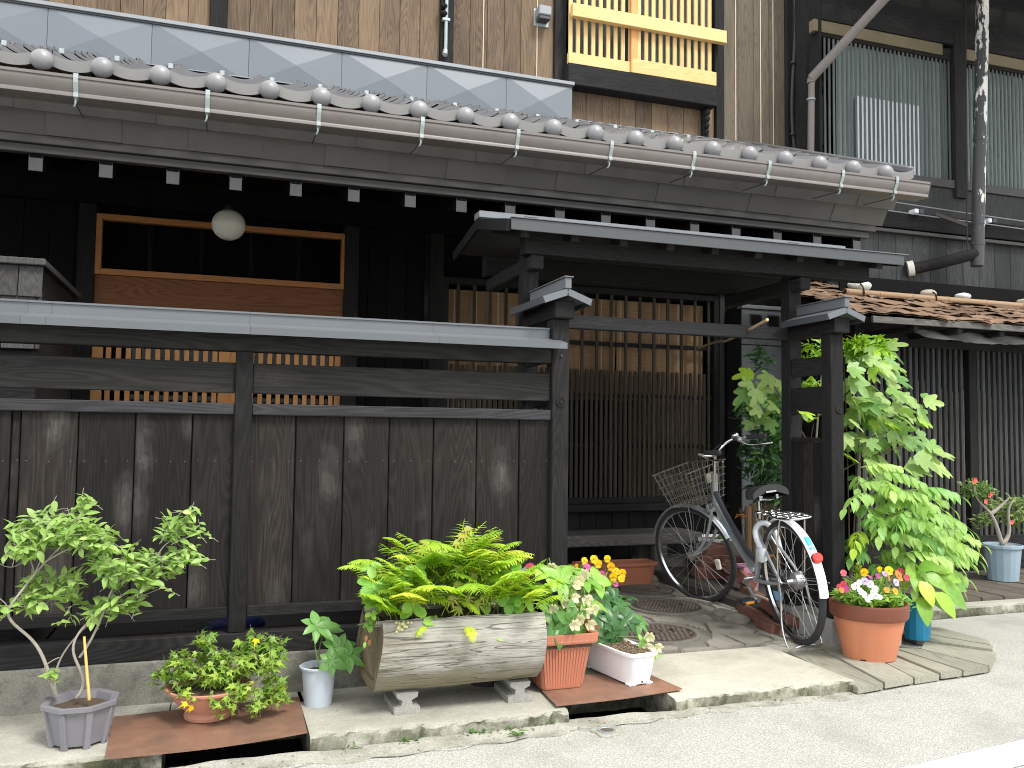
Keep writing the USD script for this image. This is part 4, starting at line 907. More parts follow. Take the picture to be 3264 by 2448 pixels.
# ================================================================ neighbour house on the right
YN = 6.08; YQ = 5.65; XS = x_end
nb = Thing('neighbour_house', 'black wooden neighbour house with lattice screens and bark pent roof', 'house', (6.5, 6.0, .05))
nb.add('side_wall', box((XS - .0, YN + .02, .05), (XS + .03, 7.6, 6.2), .002), M['black_z'])
cpx0, cpx1 = DX(1737, 300, YN), DX(1766, 300, YN)
nb.add('corner_post', box((XS + .0, YN - .03, 3.2), (cpx1 - .0, YN + .1, 6.2), .005), M['black_z'])
nb.add('inner_wall', box((XS + .1, YN + .5, .05), (11, YN + .52, 6.2)), M['void'])
zl_1, zl_0 = DZ(1770, 78, YN), DZ(1770, 352, YN)
ns = nb.holder('upper_lattice')
mpx0, mpx1 = DX(2057, 250, YN), DX(2082, 250, YN)
def screen(x0, x1):
    nb.add('head', box((x0, YN - .01, zl_1), (x1, YN + .05, zl_1 + .11), .003), M['black_x'], parent=ns)
    nb.add('sill', box((x0, YN - .02, zl_0 - .075), (x1, YN + .05, zl_0), .003), M['fascia'], parent=ns)
    p = (DX(2087, 250, YN) - DX(2070, 250, YN)) * .66 * 2.2
    x = x0 + .03
    while x < x1 - .02:
        nb.add('slat', box((x - .0105, YN + .0, zl_0 + .001), (x + .0105, YN + .008, zl_1 - .001), .001), M['greyslat'], parent=ns); x += .0475
    nb.add('pane', box((x0, YN + .15, zl_0), (x1, YN + .154, zl_1), .0005), M['glass'], parent=ns)
screen(cpx1 + .005, mpx0 - .002); screen(mpx1 + .002, 8.6)
nb.add('post', box((mpx0, YN - .035, zl_0 - .16), (mpx1, YN + .06, zl_1 + .3), .004), M['black_z'], parent=ns)
nb.add('blind', box((cpx1 + .25, YN + .06, zl_0), (8.6, YN + .065, zl_1), .0005), M['teal'], parent=ns)
nb.add('curtain', box((DX(1852, 300, YN), YN + .013, zl_0), (DX(1993, 300, YN), YN + .016, DZ(1852, 205, YN)), .0005), M['curtain'], parent=ns)  # pale sheet behind the slats stands in for sky reflected in the glass
nb.add('cream_beam', box((DX(1755, 60, YN), YN - .02, DZ(1755, 67, YN)), (DX(2033, 110, YN), YN + .05, DZ(1755, 42, YN)), .003), M['cream']); nb.add('cream_beam', box((DX(2058, 110, YN), YN - .02, DZ(1755, 67, YN)), (8.6, YN + .05, DZ(1755, 42, YN)), .003), M['cream'])
nb.add('plate_beam', box((XS, YN - .03, DZ(1755, 41, YN)), (8.6, YN + .1, 6.2), .003), M['black_x'])
for k in range(8): nb.add('soffit_board', box((XS + .05, 4.55 + k * .19, 5.02 + k * .06), (9, 4.55 + k * .19 + .186, 5.04 + k * .06), .002), M['black_x'])
for k in range(9): nb.add('eave_rafter', obox((XS + .3 + k * .46, 4.5, 4.96), (XS + .3 + k * .46, 6.1, 5.46), .06, .08, (0, 0, 1), .003), M['black_y'])
# boards below the lattice
zz = [zl_0 - .076, DZ(1900, 455, YN), DZ(1900, 490, YN)]
nb.add('band_board', box((XS + .03, YN + .0, zz[1] + .002), (8.6, YN + .03, zz[0]), .003), M['greyblack']); nb.add('band_board', box((XS + .03, YN - .035, zz[2]), (8.6, YN + .03, zz[1]), .003), M['black_x'])
za_, zb_ = DZ(1960, 612, YN), zz[2] - .001
nb.add('bottom_beam', box((XS + .03, YN - .04, DZ(1960, 632, YN)), (8.6, YN + .03, za_), .003), M['black_x'])
nb.add('ledge', box((XS + .03, YN - .055, zb_ - .05), (8.6, YN + .02, zb_ - .02), .003), M['fascia'])
for x in np.arange(XS + .04, 8.5, .19): nb.add('panel_board', box((x + .002, YN + .004, za_), (x + .188, YN + .024, zb_), .002), M['greyblack'])
# ground floor lattice wall
lt = nb.holder('street_lattice')
qx0 = XS - .05; qz1 = DZ(2000, 752, YQ); qz0 = .36
nb.add('header', box((qx0, YQ - .03, qz1), (9, YQ + .06, qz1 + .36), .004), M['black_x'], parent=lt)
nb.add('base_board', box((qx0, YQ - .025, .07), (9, YQ + .05, qz0), .004), M['black_x'], parent=lt)
pp_ = DX(2088, 900, YQ), DX(2104, 900, YQ)
nb.add('post', box((pp_[0], YQ - .035, qz0), (pp_[1], YQ + .04, qz1), .003), M['black_z'], parent=lt)
x = qx0 + .03
while x < 8.2:
    if not pp_[0] - .02 < x < pp_[1] + .02:
        nb.add('slat', box((x - .0145, YQ - .02, qz0 + .001), (x + .0145, YQ + .004, qz1 - .001), .001), M['greyblack'], parent=lt)
        zt_ = DZ(2000, 845 + rng.choice([0, 0, -22, -5, 8]), YQ)
        nb.add('infill_strip', box((x + .0155, YQ - .002, qz0 + .001), (x + .0375, YQ + .012, zt_), .001), M['greybrown'] if rng.random() < .5 else M['brown'], parent=lt)
    x += .0595
nb.add('cross_rail', box((qx0, YQ + .013, .80), (9, YQ + .04, .88), .003), M['black_x'], parent=lt)
nb.add('backing', box((qx0, YQ + .14, .05), (9, YQ + .16, 2.5)), M['void'], parent=lt)
# bark covered pent roof
bk = nb.holder('bark_roof'); BE, BT = 5.12, 6.04; bze = 1.17 + .176 * BE; bsl = (1.17 + .2115 * BT - bze) / (BT - BE)
BX0 = 4.30
nb.add('roof_deck', obox(((BX0 + 9) / 2 - 2.32, (BE + BT) / 2 + .02, bze - .035 + bsl * (BT - BE) / 2), (9, (BE + BT) / 2 + .02, bze - .035 + bsl * (BT - BE) / 2), BT - BE, .02, (0, -bsl, 1), .002), M['black_x'], parent=bk)
nb.add('eave_board', box((BX0 + .2, BE - .03, bze - .06), (9, BE - .005, bze - .012), .003), M['bench'], parent=bk)
brg = np.random.default_rng(8)
for row in range(9):
    x = BX0 - brg.uniform(0, .2) + (.12 if row < 2 else 0)
    while x < 8.3:
        w = brg.uniform(.3, .8); y0 = BE - .03 + row * .105 + brg.uniform(-.02, .02); dp = brg.uniform(.16, .24); lift = brg.uniform(.004, .02); sd = int(brg.integers(1000))
        def fn(u, v, x=x, w=w, y0=y0, dp=dp, lift=lift, sd=sd):
            yy = y0 + dp * v + (meshkit.fbm(np.stack([u * w * 22, v * 2, u * 0 + sd], 1), 3) - .5) * .075 * (1 - v)
            z = bze + bsl * (yy - BE) + lift * (1 - v) + row * .0006 + (meshkit.fbm(np.stack([u * w * 9, v * 9, u * 0 + sd], 1), 3) - .5) * .045 + .010
            return np.stack([x + u * w * 1.05 + (meshkit.noise(np.stack([v * 7, u * 3, u * 0 + sd], 1)) - .5) * .05, yy, z], 1)
        a = grid(fn, 14, 4); b = (a[0] - (0, 0, .012), a[1][:, ::-1])
        nb.add('bark_strip', cat([a, b]), M['bark'], parent=bk); x += w * .9
nb.add('dust_sheet', grid(lambda u, v: np.stack([5.05 + 4 * u, BE + .06 + .1 * v + .02 * np.sin(u * 60 + v * 3), bze - .075 - .055 * (1 - v) - .035 * np.abs(np.sin(u * 9.5)) * (1 - v) + .012 * meshkit.noise(np.stack([u * 60, v * 3, u * 0], 1))], 1), 120, 6), plain('grey_vinyl', (.22, .215, .20), .5, var=.2, scale=20), parent=bk, smooth=True)
for k in range(9): nb.add('roof_joist', box((4.9 + k * .42, BE + .0, bze - .10), (4.95 + k * .42, YQ - .03, bze - .055), .003), M['black_y'], parent=bk)
# bamboo pole and stones resting on the bark
def bs(y): return bze + bsl * (y - BE) + .03
yb_ = 5.70
p0, p1 = np.array([P(1825, 638, Y=yb_)[0], yb_, bs(yb_) + .008]), np.array([8.5, yb_ - .03, bs(yb_) - .01])
bp = Thing('bamboo_pole', 'long pale brown bamboo pole holding down the bark roof', 'pole', p0)
bp.add('pole', tube([p0 + (p1 - p0) * t for t in np.linspace(0, 1, 10)], .027, 12), M['bamboo'], smooth=40)
for t in (.005, .09, .18, .28, .39, .5): bp.add('node', tube([p0 + (p1 - p0) * t - (.006, 0, 0), p0 + (p1 - p0) * t + (.006, 0, 0)], .030, 12), M['bamboo'], smooth=40)
bp.add('hollow_end', tube([p0 - (.002, 0, 0), p0 + (.01, 0, 0)], .019, 10), M['iron_dark'])
wh = concrete('white_river_stone', (.62, .62, .58), (.42, .41, .36), stain=.5, scale=9, bump=.2, speck=.2); tn = concrete('tan_river_stone', (.42, .38, .30), (.28, .25, .19), stain=.6, scale=9, bump=.3, speck=.2)
for k, (dx, dy, w, h, mt, lb) in enumerate(((1855, 625, 68, 24, wh, 'long white river stone tied on the bark roof above the gate post'), (2003, 643, 40, 22, tn, 'tan rounded river stone between two white stones on the bark roof'), (2078, 648, 44, 17, wh, 'flat oval white stone on the bark roof right of the tan one'), (2206, 661, 26, 18, tn, 'pale yellowish stone on the bark roof at the picture edge'))):
    c = P(dx, dy, Y=yb_ + .075) + (0, 0, .03); s_ = S / FPX * 6.0
    single('roof_stone', wobble(ball(c, 1, (w * s_ / 2, .075, h * s_ / 2 * 1.15), 3), .008, 12, 30 + k), mt, lb, 'stone', smooth=True)
for k, dx in enumerate((1857, 2012)):
    c = P(dx, 636, Y=yb_ + .02)
    bp.add('rope_tie', tube(smoothpath([(c[0], yb_ - .03, bs(yb_) - .02), (c[0] - .003, yb_ - .03, bs(yb_) + .035), (c[0] + .004, yb_ + .06, P(dx, 614 + 20 * k, Y=yb_ + .07)[2] + .012), (c[0] + .004, yb_ + .15, bs(yb_ + .15))], 4), .006, 6), M['black_z'])
# pipes
bigp = Thing('drain_pipe', 'thick dark drain pipe with peeling white paint and an elbow into the wall', 'pipe', P(2110, 560, Y=5.75))
g = MG(); geo = g('geometry'); zc_ = g('separate_xyz', vector=geo.position)
pn = g('noise_texture', vector=scaled(g, geo.position, (22, 22, 7)), scale=1.0, detail=5.0, roughness=.65).fac
side = g('map_range', value=zc_.x, from_min=P(2110, 300, Y=5.75)[0] - .02, from_max=P(2110, 300, Y=5.75)[0] + .07, to_min=-.09, to_max=.09, clamp=True).result
pf = g('map_range', value=m_(g, 'add', pn, side), from_min=.54, from_max=.57, to_min=0.0, to_max=1.0, clamp=True).result
M['peel'] = g.done('peeling_paint_pipe', g('principled_bsdf', base_color=mixc(g, pf, (.028, .028, .03), (.62, .61, .57)), roughness=.5).BSDF)
pt, pb_ = P(2124, -60, Y=5.75), P(2111, 575, Y=5.75)
pr_ = 15.5 * S / FPX * 5.75 * 1.12
bigp.add('pipe', tube([pt + (pb_ - pt) * t for t in np.linspace(0, 1, 8)], pr_, 20), M['peel'], smooth=40)
for dy in (95, 305, 485, 528):
    c = pt + (pb_ - pt) * ((dy + 60) / 635); bigp.add('joint_band', tube([c - (0, 0, .012), c + (0, 0, .012)], pr_ * 1.07, 20), M['peel'], smooth=40)
el = [P(2108, 548, Y=5.75), P(2080, 555, Y=5.80), P(2030, 568, Y=5.93), P(1962, 581, Y=6.08)]
bigp.add('elbow', tube(smoothpath(el, 5), pr_ * .95, 18), M['black_x'], smooth=40)
c = P(1968, 580, Y=6.05); dd = np.array(el[2]) - np.array(el[3]); dd /= np.linalg.norm(dd)
bigp.add('wall_collar', tube([c - dd * .03, c + dd * .02], [pr_ * 1.28, pr_ * 1.28], 22, cap=True), plain('dirty_white_collar', (.62, .6, .54), .5, dirt=.5), smooth=40)
dp = Thing('downpipe', 'grey downpipe slanting down from the eave then straight along the corner', 'pipe', P(1752, 330, Y=6.1))
dp.add('slant_pipe', tube([P(1945, -40, Y=5.5), P(1752, 170, Y=6.05)], .040, 14), M['gutter'], smooth=40)
dp.add('elbow', tube(smoothpath([P(1757, 164, Y=6.04), P(1753, 171, Y=6.05), P(1752, 180, Y=6.05)], 4), .034, 14), M['gutter'], smooth=40)
q0, q1 = P(1753, 176, Y=6.05), P(1751, 372, Y=6.05)
dp.add('straight_pipe', tube([q0, q1], .028, 14), M['gutter'], smooth=40)
for dy in (215, 331): dp.add('clamp', tube([P(1752, dy - 2, Y=6.05), P(1752, dy + 2, Y=6.05)], .036, 14), M['metal_pale'], smooth=40); 
c2 = Thing('corner_conduit', 'thin dark grey conduit beside the last upper boards', 'conduit', P(1712, 330, Y=6.42))
c2.add('pipe', tube(smoothpath([P(1713, -40, Y=6.42), P(1714, 140, Y=6.42), P(1712, 280, Y=6.42), P(1716, 320, Y=6.42), P(1722, 352, Y=6.36)], 5), .014, 10), M['fascia'], smooth=True)
for dy in (135, 290): c2.add('clamp', tube([P(1714 - dy / 145, dy - 2, Y=6.41), P(1714 - dy / 145, dy + 2, Y=6.41)], .022, 10), M['fascia'])
# wires and insulators along the neighbour wall
wr = Thing('wall_wire', 'two thin grey wires with white insulators along the neighbour wall', 'wire', P(1950, 450, Y=5.98))
wr.add('wire', tube(smoothpath([P(1885, 429, Y=5.95), P(2000, 447, Y=5.97), P(2212, 478, Y=5.97), P(2300, 490, Y=5.97)], 4), .005, 6), M['metal_pale'])
wr.add('wire', tube(smoothpath([P(1885, 450, Y=5.95), P(2000, 466, Y=5.97), P(2212, 495, Y=5.97), P(2300, 507, Y=5.97)], 4), .005, 6), M['metal_pale'])
for dx, dy in ((1897, 446), (1982, 457), (2140, 477)):
    c = P(dx, dy, Y=6.0); wr.add('insulator', cat([box(c + (-.045, -.02, -.02), c + (0, .06, .02), .006)]), M['curtain']); wr.add('insulator_clip', box(c + (.002, -.025, -.024), c + (.05, .06, .024), .006), M['metal_dark'])
wr.add('chain_bar', obox(P(2020, 462, Y=5.9), P(2088, 487, Y=5.80), .02, .03), M['iron_dark'])
cw = Thing('hanging_cable', 'thin dark cable hanging straight down behind the peeling pipe', 'cable', P(2088, 500, Y=5.95))
cw.add('cable', tube(smoothpath([P(2086, -40, Y=5.9), P(2087, 200, Y=5.9), P(2088, 400, Y=5.92), P(2090, 540, Y=5.92)], 5), .006, 6), M['iron_dark'])
# ================================================================ plants: leaf shapes
def fan(outline, L, fold=.2, curl=.25):
    """a lobed leaf from its outline (x along the leaf, y across), base at the origin"""
    o = np.array(outline, float) * L; c = np.array([[.38 * L, 0]]); p = np.vstack([c, o])
    z = fold * np.abs(p[:, 1]) - curl * p[:, 0] ** 2 / L - .15 * p[:, 1] ** 2 / L
    n = len(o); f = [[0, 1 + i, 1 + (i + 1) % n] for i in range(n)]
    return np.column_stack([p, z]), np.array(f)
def lobes(angles, lens, notch=.45, base=.12, width=.5):
    pts = [(0, -base * .3)]
    for i, (a, l) in enumerate(zip(angles, lens)):
        a = math.radians(a); w = width * .28
        pts += [(.18 + l * .55 * math.cos(a - w), l * .62 * math.sin(a - w)), (.18 + l * math.cos(a), l * math.sin(a)), (.18 + l * .55 * math.cos(a + w), l * .62 * math.sin(a + w))]
        if i < len(angles) - 1:
            b = math.radians((angles[i] + angles[i + 1]) / 2); pts.append((.18 + notch * .5 * math.cos(b), notch * .62 * math.sin(b)))
    pts.append((0, base * .3))
    return pts
IVY = lobes((-125, -55, 0, 55, 125), (.42, .60, .82, .60, .42), .5)
MAPLE = lobes((-115, -70, -34, 0, 34, 70, 115), (.35, .62, .8, .9, .8, .62, .35), .42, width=.34)
def round_lobe(angles, lens, notch, wid):
    pts = [(0, -.03)]
    for i, (a, l) in enumerate(zip(angles, lens)):
        for k in (-1, -.5, 0, .5, 1):
            t = math.radians(a + k * wid); r = l * (1 - .24 * abs(k) ** 2.2); pts.append((.2 + r * math.cos(t), r * math.sin(t)))
        if i < len(angles) - 1:
            b = math.radians((angles[i] + angles[i + 1]) / 2); pts.append((.2 + notch * math.cos(b), notch * math.sin(b)))
    pts.append((0, .03)); return pts
FIG = round_lobe((-92, -46, 0, 46, 92), (.38, .62, .82, .62, .38), .42, 16)
def serrate(L, W, n=9, fold=.2, curl=.25):
    pts = [(0, 0)]
    def w(u): return W / L / 2 * (math.sin(math.pi * min(1, u * .93 + .03)) ** .65)
    for k in range(1, n): pts += [(k / n + .01, -w(k / n)), (k / n + .03, -w(k / n) * .80)]
    pts.append((1, 0))
    for k in range(n - 1, 0, -1): pts += [(k / n + .03, w(k / n) * .80), (k / n + .01, w(k / n))]
    return fan(pts, L, fold, curl)
def palmate(n, L, W, spread=230, droop=.3, stalk=0):
    ms = []
    for k in range(n):
        a = math.radians(-spread / 2 + spread * k / (n - 1)) if n > 1 else 0
        l = L * (1 - .25 * abs(a) / math.radians(spread / 2)) * rng.uniform(.9, 1.08)
        ms.append(place(leaf(l, W * rng.uniform(.85, 1.1), .3, droop * rng.uniform(.6, 1.4), 6), (0, 0, 0), (math.cos(a), math.sin(a), rng.uniform(.0, .22))))
    return cat(ms)
def pinnate(L, n, l, w, droop=.5, hang=.35):
    """compound leaf: a rachis with pairs of leaflets, along +x, arching down"""
    u = np.linspace(0, 1, 9); px_ = np.stack([L * u * (1 - .12 * u), 0 * u, L * (.22 * u - droop * u ** 2)], 1)
    ms = [tube(px_, np.linspace(.0028, .0012, 9), 4, False)]
    for k in range(n):
        t = .16 + .8 * k / n; i = min(7, int(t * 8)); p = px_[i] + (px_[i + 1] - px_[i]) * (t * 8 - i); tg = px_[i + 1] - px_[i]; tg /= np.linalg.norm(tg)
        for s in (-1, 1):
            d = tg * .42 + np.array([0, s * .85, -hang * rng.uniform(.5, 1.6)])
            ms.append(place(leaf(l * (.75 + .35 * math.sin(math.pi * (t * .9 + .08))) * rng.uniform(.9, 1.1), w, .22, rng.uniform(.1, .5), 5), p, d, (0, 0, 1), rng.uniform(-.25, .25)))
    ms.append(place(leaf(l, w, .2, .3, 5), px_[-1], px_[-1] - px_[-2]))
    return cat(ms)
def frond(L, n=15, w=.26, droop=.55, lift=.65):
    u = np.linspace(0, 1, 12); ps = np.stack([L * u * (1 - .1 * u), .02 * L * np.sin(u * 5), L * (lift * u - droop * u ** 2)], 1)
    ms = [tube(ps, np.linspace(.002, .0008, 12), 4, False)]
    for k in range(n):
        t = .14 + .84 * k / n; i = min(10, int(t * 11)); p = ps[i] + (ps[i + 1] - ps[i]) * (t * 11 - i); tg = ps[i + 1] - ps[i]; tg /= np.linalg.norm(tg)
        l = L * w * (math.sin(math.pi * min(1, (.25 + .75 * t) ** 1.15)) ** .8 + .05) * rng.uniform(.88, 1.1)
        for s in (-1, 1):
            d = tg * .50 + np.array([0, s * .86, -.12 + rng.normal() * .06])
            # toothed pinna
            m = 7; uu = np.linspace(0, 1, m); ww = l * .11 * (1 - uu ** 2) * np.where(np.arange(m) % 2, 1.25, .75) + .0003
            z = -.22 * l * uu ** 2
            v = np.vstack([np.stack([uu * l, -ww, z], 1), np.stack([uu * l, ww, z], 1)]); f = []
            for q in range(m - 1): f += [[q, q + 1, m + q + 1], [q, m + q + 1, m + q]]
            ms.append(place((v, np.array(f)), p, d, (0, 0, 1), rng.uniform(-.2, .2)))
    return cat(ms)
def eye_d(m): return float(np.linalg.norm(m[0].mean(0) - EYE))
def put(t, leaves, mats, name='leaf', most=300, rest='foliage'):
    mats = mats if isinstance(mats, (list, tuple)) else [mats]
    ls = sorted(leaves, key=eye_d)
    for m in ls[:most]: t.add(name, m, mats[int(rng.integers(len(mats)))], smooth=True)
    if ls[most:]: t.add(rest, cat(ls[most:]), mats[0], kind='stuff', smooth=True)
def blob(cx, cy, Y, rx, ry, rY, n, k, mk, twigs=None, up=.35, stem=None, gap=.014, flat=.5):
    """n sprays of k leaves through an ellipsoid; rx, ry in picture widths / 2212"""
    c = P(cx, cy, Y=Y); sc = S / FPX * float((c - EYE) @ FWD); out = []
    for _ in range(n):
        o = rng.normal(size=3); o *= rng.uniform(.35, 1) ** .6 / np.linalg.norm(o)
        off = RIGHT * o[0] * rx * sc + np.array([0, 0, 1.]) * o[1] * ry * sc + np.array([0, 1., 0]) * o[2] * rY
        p = c + off; d = off / (np.linalg.norm(off) + 1e-6) * .8 + rng.normal(size=3) * .55 + np.array([0, 0, up]); d /= np.linalg.norm(d)
        q = p - d * gap * k
        if twigs is not None: twigs.append(tube([q - d * gap * 1.5, p], .0011, 4, False))
        side = np.cross(d, (0, 0, 1)); side /= np.linalg.norm(side) + 1e-9
        for j in range(k):
            s = 1 if j % 2 else -1
            ld = d * (.6 + .5 * j / k) + side * s * rng.uniform(.5, 1.0) * (1 - .5 * j / k) + rng.normal(size=3) * .2
            nrm = np.array([0, 0, 1.]) * flat + rng.normal(size=3) * .4 + np.array([-.1, -.35, .3])
            out.append(place(mk(), q + d * gap * j, ld, nrm))
    return out

LM = {
 'shrub': leafmat('shrub_leaf', (0.181, 0.325, 0.062), (0.396, 0.560, 0.168), trans=.4, c=(0.536, 0.660, 0.246), cfac=.12),
 'ivy': leafmat('ivy_leaf', (0.183, 0.330, 0.044), (0.366, 0.517, 0.083), trans=.4, rough=.35, c=(0.366, 0.462, 0.066), cfac=.06),
 'fern': leafmat('golden_fern', (0.256, 0.448, 0.039), (0.489, 0.638, 0.073), trans=.4, c=(0.582, 0.650, 0.078), cfac=.15),
 'fern2': leafmat('green_fern', (0.212, 0.408, 0.030), (0.399, 0.600, 0.048), trans=.4),
 'berry': leafmat('strawberry_leaf', (0.163, 0.370, 0.056), (0.326, 0.560, 0.095), trans=.3),
 'maple': leafmat('maple_young_leaf', (.34, .44, .05), (.52, .50, .10), trans=.4, c=(.50, .30, .09), cfac=.2),
 'helle': leafmat('hellebore_leaf', (0.084, 0.207, 0.052), (0.167, 0.345, 0.086), trans=.25, rough=.35),
 'helle_l': leafmat('light_hellebore_leaf', (0.186, 0.381, 0.067), (0.349, 0.560, 0.112), trans=.35),
 'helle_d': leafmat('dark_hellebore_leaf', (.035, .105, .035), (.075, .18, .055), trans=.2, rough=.32),
 'fig': leafmat('fig_leaf', (0.216, 0.354, 0.104), (0.419, 0.561, 0.183), trans=.4, rough=.5, c=(0.381, 0.586, 0.061), cfac=.15),
 'wist': leafmat('pinnate_leaf', (0.215, 0.388, 0.094), (0.403, 0.587, 0.163), trans=.4, rough=.5, c=(0.429, 0.600, 0.062), cfac=.08),
 'fig_dark': leafmat('shade_tinted_fig_leaf', (0.112, 0.240, 0.060), (0.225, 0.384, 0.102), trans=.3),  # darker copy of the fig leaf; shade between leaves is painted in
 'wist_dark': leafmat('shade_tinted_pinnate_leaf', (0.117, 0.275, 0.056), (0.221, 0.425, 0.100), trans=.3),  # darker copy of the pinnate leaf, its colour carrying the shade among leaves
 'hosta': leafmat('hosta_leaf', (0.137, 0.308, 0.050), (0.309, 0.495, 0.061), trans=.3, rough=.38, c=(0.480, 0.572, 0.088), cfac=.2),
 'nand': leafmat('nandina_leaf', (.03, .085, .026), (.08, .18, .05), trans=.3),
 'nandb': leafmat('young_nandina_leaf', (.16, .34, .03), (.30, .46, .04), trans=.4),
 'azal': leafmat('azalea_leaf', (.08, .18, .04), (.19, .30, .08), trans=.25, c=(.2, .26, .08), cfac=.15),
 'pansy': leafmat('pansy_leaf', (0.125, 0.264, 0.036), (0.300, 0.480, 0.072), trans=.3),
 'conif': leafmat('young_conifer', (.13, .27, .02), (.26, .38, .035), trans=.2),
 'begon': leafmat('silver_leaf', (.16, .24, .17), (.32, .40, .30), trans=.2),
}
M['stem'] = plain('grey_bark_stem', (.26, .235, .195), .8, var=.3, scale=60, bump=.4)
M['gstem'] = plain('green_stem', (.13, .20, .05), .6)
M['rstem'] = plain('red_stem', (.24, .06, .03), .6)
M['dstem'] = plain('dark_stem', (.085, .06, .04), .8, var=.3, scale=40)
M['flower_cream'] = leafmat('cream_petal', (.62, .62, .36), (.74, .70, .50), trans=.3)
PET = {k: leafmat(f'{k}_petal', a, b, trans=.3, rough=.6) for k, a, b in (
    ('yellow', (.75, .47, .0), (.85, .62, .01)), ('magenta', (.42, .04, .22), (.62, .12, .36)), ('white', (.74, .73, .80), (.84, .83, .86)),
    ('orange', (.70, .22, .05), (.80, .36, .04)), ('rose', (.50, .05, .09), (.66, .14, .18)), ('lilac', (.38, .30, .62), (.55, .48, .74)), ('maroon', (.18, .012, .016), (.28, .02, .03)), ('coral', (.72, .10, .08), (.8, .18, .14)))}

# ---------------------------------------------------------------- pots
tc = lambda n, c, **k: plain(n, c, k.pop('rough', .6), var=k.pop('var', .10), scale=k.pop('scale', 9), **k)
M['terra'] = tc('terracotta', (.48, .175, .085), dirt=.45, dirtc=(.36, .21, .145), dscale=5, thr=(.46, .72), bump=.1)
M['terra_rim'] = tc('brown_terracotta_rim', (.135, .038, .020), rough=.5, dirt=.0, dirtc=(.33, .14, .09), dscale=14)
M['plas_terra'] = tc('terracotta_plastic', (.42, .155, .09), rough=.45, dirt=.4, dirtc=(.33, .20, .14), dscale=6)
M['plas_bowl'] = tc('dusty_terracotta_plastic', (.40, .175, .115), rough=.5, dirt=.55, dirtc=(.45, .26, .19))
M['plas_grey'] = tc('grey_plastic', (.16, .155, .17), rough=.5, dirt=.35, dirtc=(.24, .235, .23))
M['plas_white'] = tc('white_plastic', (.76, .76, .77), rough=.35, var=.03, dirt=.35, dirtc=(.52, .50, .44), dscale=5)
M['plas_pale'] = tc('pale_blue_white_plastic', (.47, .52, .58), rough=.4, var=.04, dirt=.3, dirtc=(.36, .38, .38), dscale=6)
M['plas_blue'] = tc('blue_plastic', (.012, .20, .36), rough=.4, var=.08)
M['plas_bluegrey'] = tc('blue_grey_plastic', (.23, .31, .36), rough=.5, dirt=.4, dirtc=(.34, .39, .41))
M['plas_beige'] = tc('beige_pot', (.40, .35, .28), rough=.6, dirt=.4)
M['conc_block'] = concrete('concrete_block', (.27, .265, .24), (.13, .13, .11), stain=.5, scale=8)

def rope(t, pts, r0, r1, mat, name='stem', n=6):
    sp = smoothpath(np.array(pts), n); return t.add(name, tube(sp, np.linspace(r0, r1, len(sp)), 7), mat, smooth=True)

# 1. octagonal grey pot with the shrub
c = np.array((-.445, 3.47, .05)); t = Thing('potted_shrub', 'bright green leafy shrub with bare grey stems in an octagonal grey pot', 'potted plant', c)
def octa(r): return [(r * math.cos(math.pi / 8 + k * math.pi / 4), r * math.sin(math.pi / 8 + k * math.pi / 4)) for k in range(8)]
def loft(polys, zs, c):
    n = len(polys[0]); v = np.vstack([np.column_stack([np.array(p), np.full(n, z)]) for p, z in zip(polys, zs)]) + c; f = []
    for i in range(len(polys) - 1):
        for k in range(n): q = (k + 1) % n; f += [[i * n + k, i * n + q, i * n + n + q], [i * n + k, i * n + n + q, i * n + n + k]]
    return v, np.array(f)
pot = t.add('pot', loft([octa(r) for r in (.001, .090, .114, .114, .130, .132, .124, .106, .100, .001)], (.012, .01, .128, .132, .135, .150, .152, .148, .118, .118), c), M['plas_grey'])
for k in range(8):
    a = math.pi / 8 + k * math.pi / 4; e = np.array((math.cos(a), math.sin(a), 0))
    t.add('rib', obox(c + e * .090, c + e * .114 + (0, 0, .134), .022, .016, e, .003), M['plas_grey'], parent=pot)
t.add('soil', wobble(lathe([(0, .128), (.105, .124)], 20, c), .006, 30), M['soil'])
sk = lambda pts: [P(x, y, Y=Y) for x, y, Y in pts]
for pts, r0, r1 in (
    ([(122, 1503, 3.5), (98, 1432, 3.5), (62, 1375, 3.5), (18, 1322, 3.48), (40, 1285, 3.48), (75, 1240, 3.5), (130, 1180, 3.5), (168, 1125, 3.52)], .0085, .003),
    ([(75, 1240, 3.5), (62, 1200, 3.52), (28, 1150, 3.55)], .004, .002), ([(75, 1240, 3.5), (90, 1205, 3.47), (100, 1180, 3.45)], .0035, .002), ([(95, 1215, 3.5), (160, 1180, 3.47), (225, 1155, 3.45)], .0045, .002),
    ([(165, 1508, 3.47), (170, 1440, 3.47), (158, 1400, 3.47), (172, 1365, 3.48), (230, 1320, 3.5)], .0075, .004), ([(172, 1420, 3.47), (200, 1375, 3.46), (228, 1310, 3.46), (262, 1250, 3.45), (330, 1215, 3.45), (352, 1182, 3.45), (392, 1150, 3.45), (400, 1120, 3.45)], .006, .002),
    ([(120, 1490, 3.52), (130, 1425, 3.55), (165, 1375, 3.58), (225, 1322, 3.58)], .005, .002), ([(118, 1480, 3.5), (98, 1440, 3.46), (128, 1420, 3.45)], .004, .002), ([(230, 1320, 3.46), (300, 1290, 3.44), (345, 1272, 3.42)], .0035, .0015),
    ([(20, 1322, 3.48), (8, 1300, 3.46), (-6, 1290, 3.45)], .003, .0015), ([(160, 1180, 3.47), (180, 1120, 3.5), (182, 1080, 3.5)], .003, .0012), ([(62, 1200, 3.52), (20, 1225, 3.5), (-4, 1215, 3.5)], .003, .0012)):
    rope(t, sk(pts), r0 * .82, r1 * .8, M['stem'], 'branch')
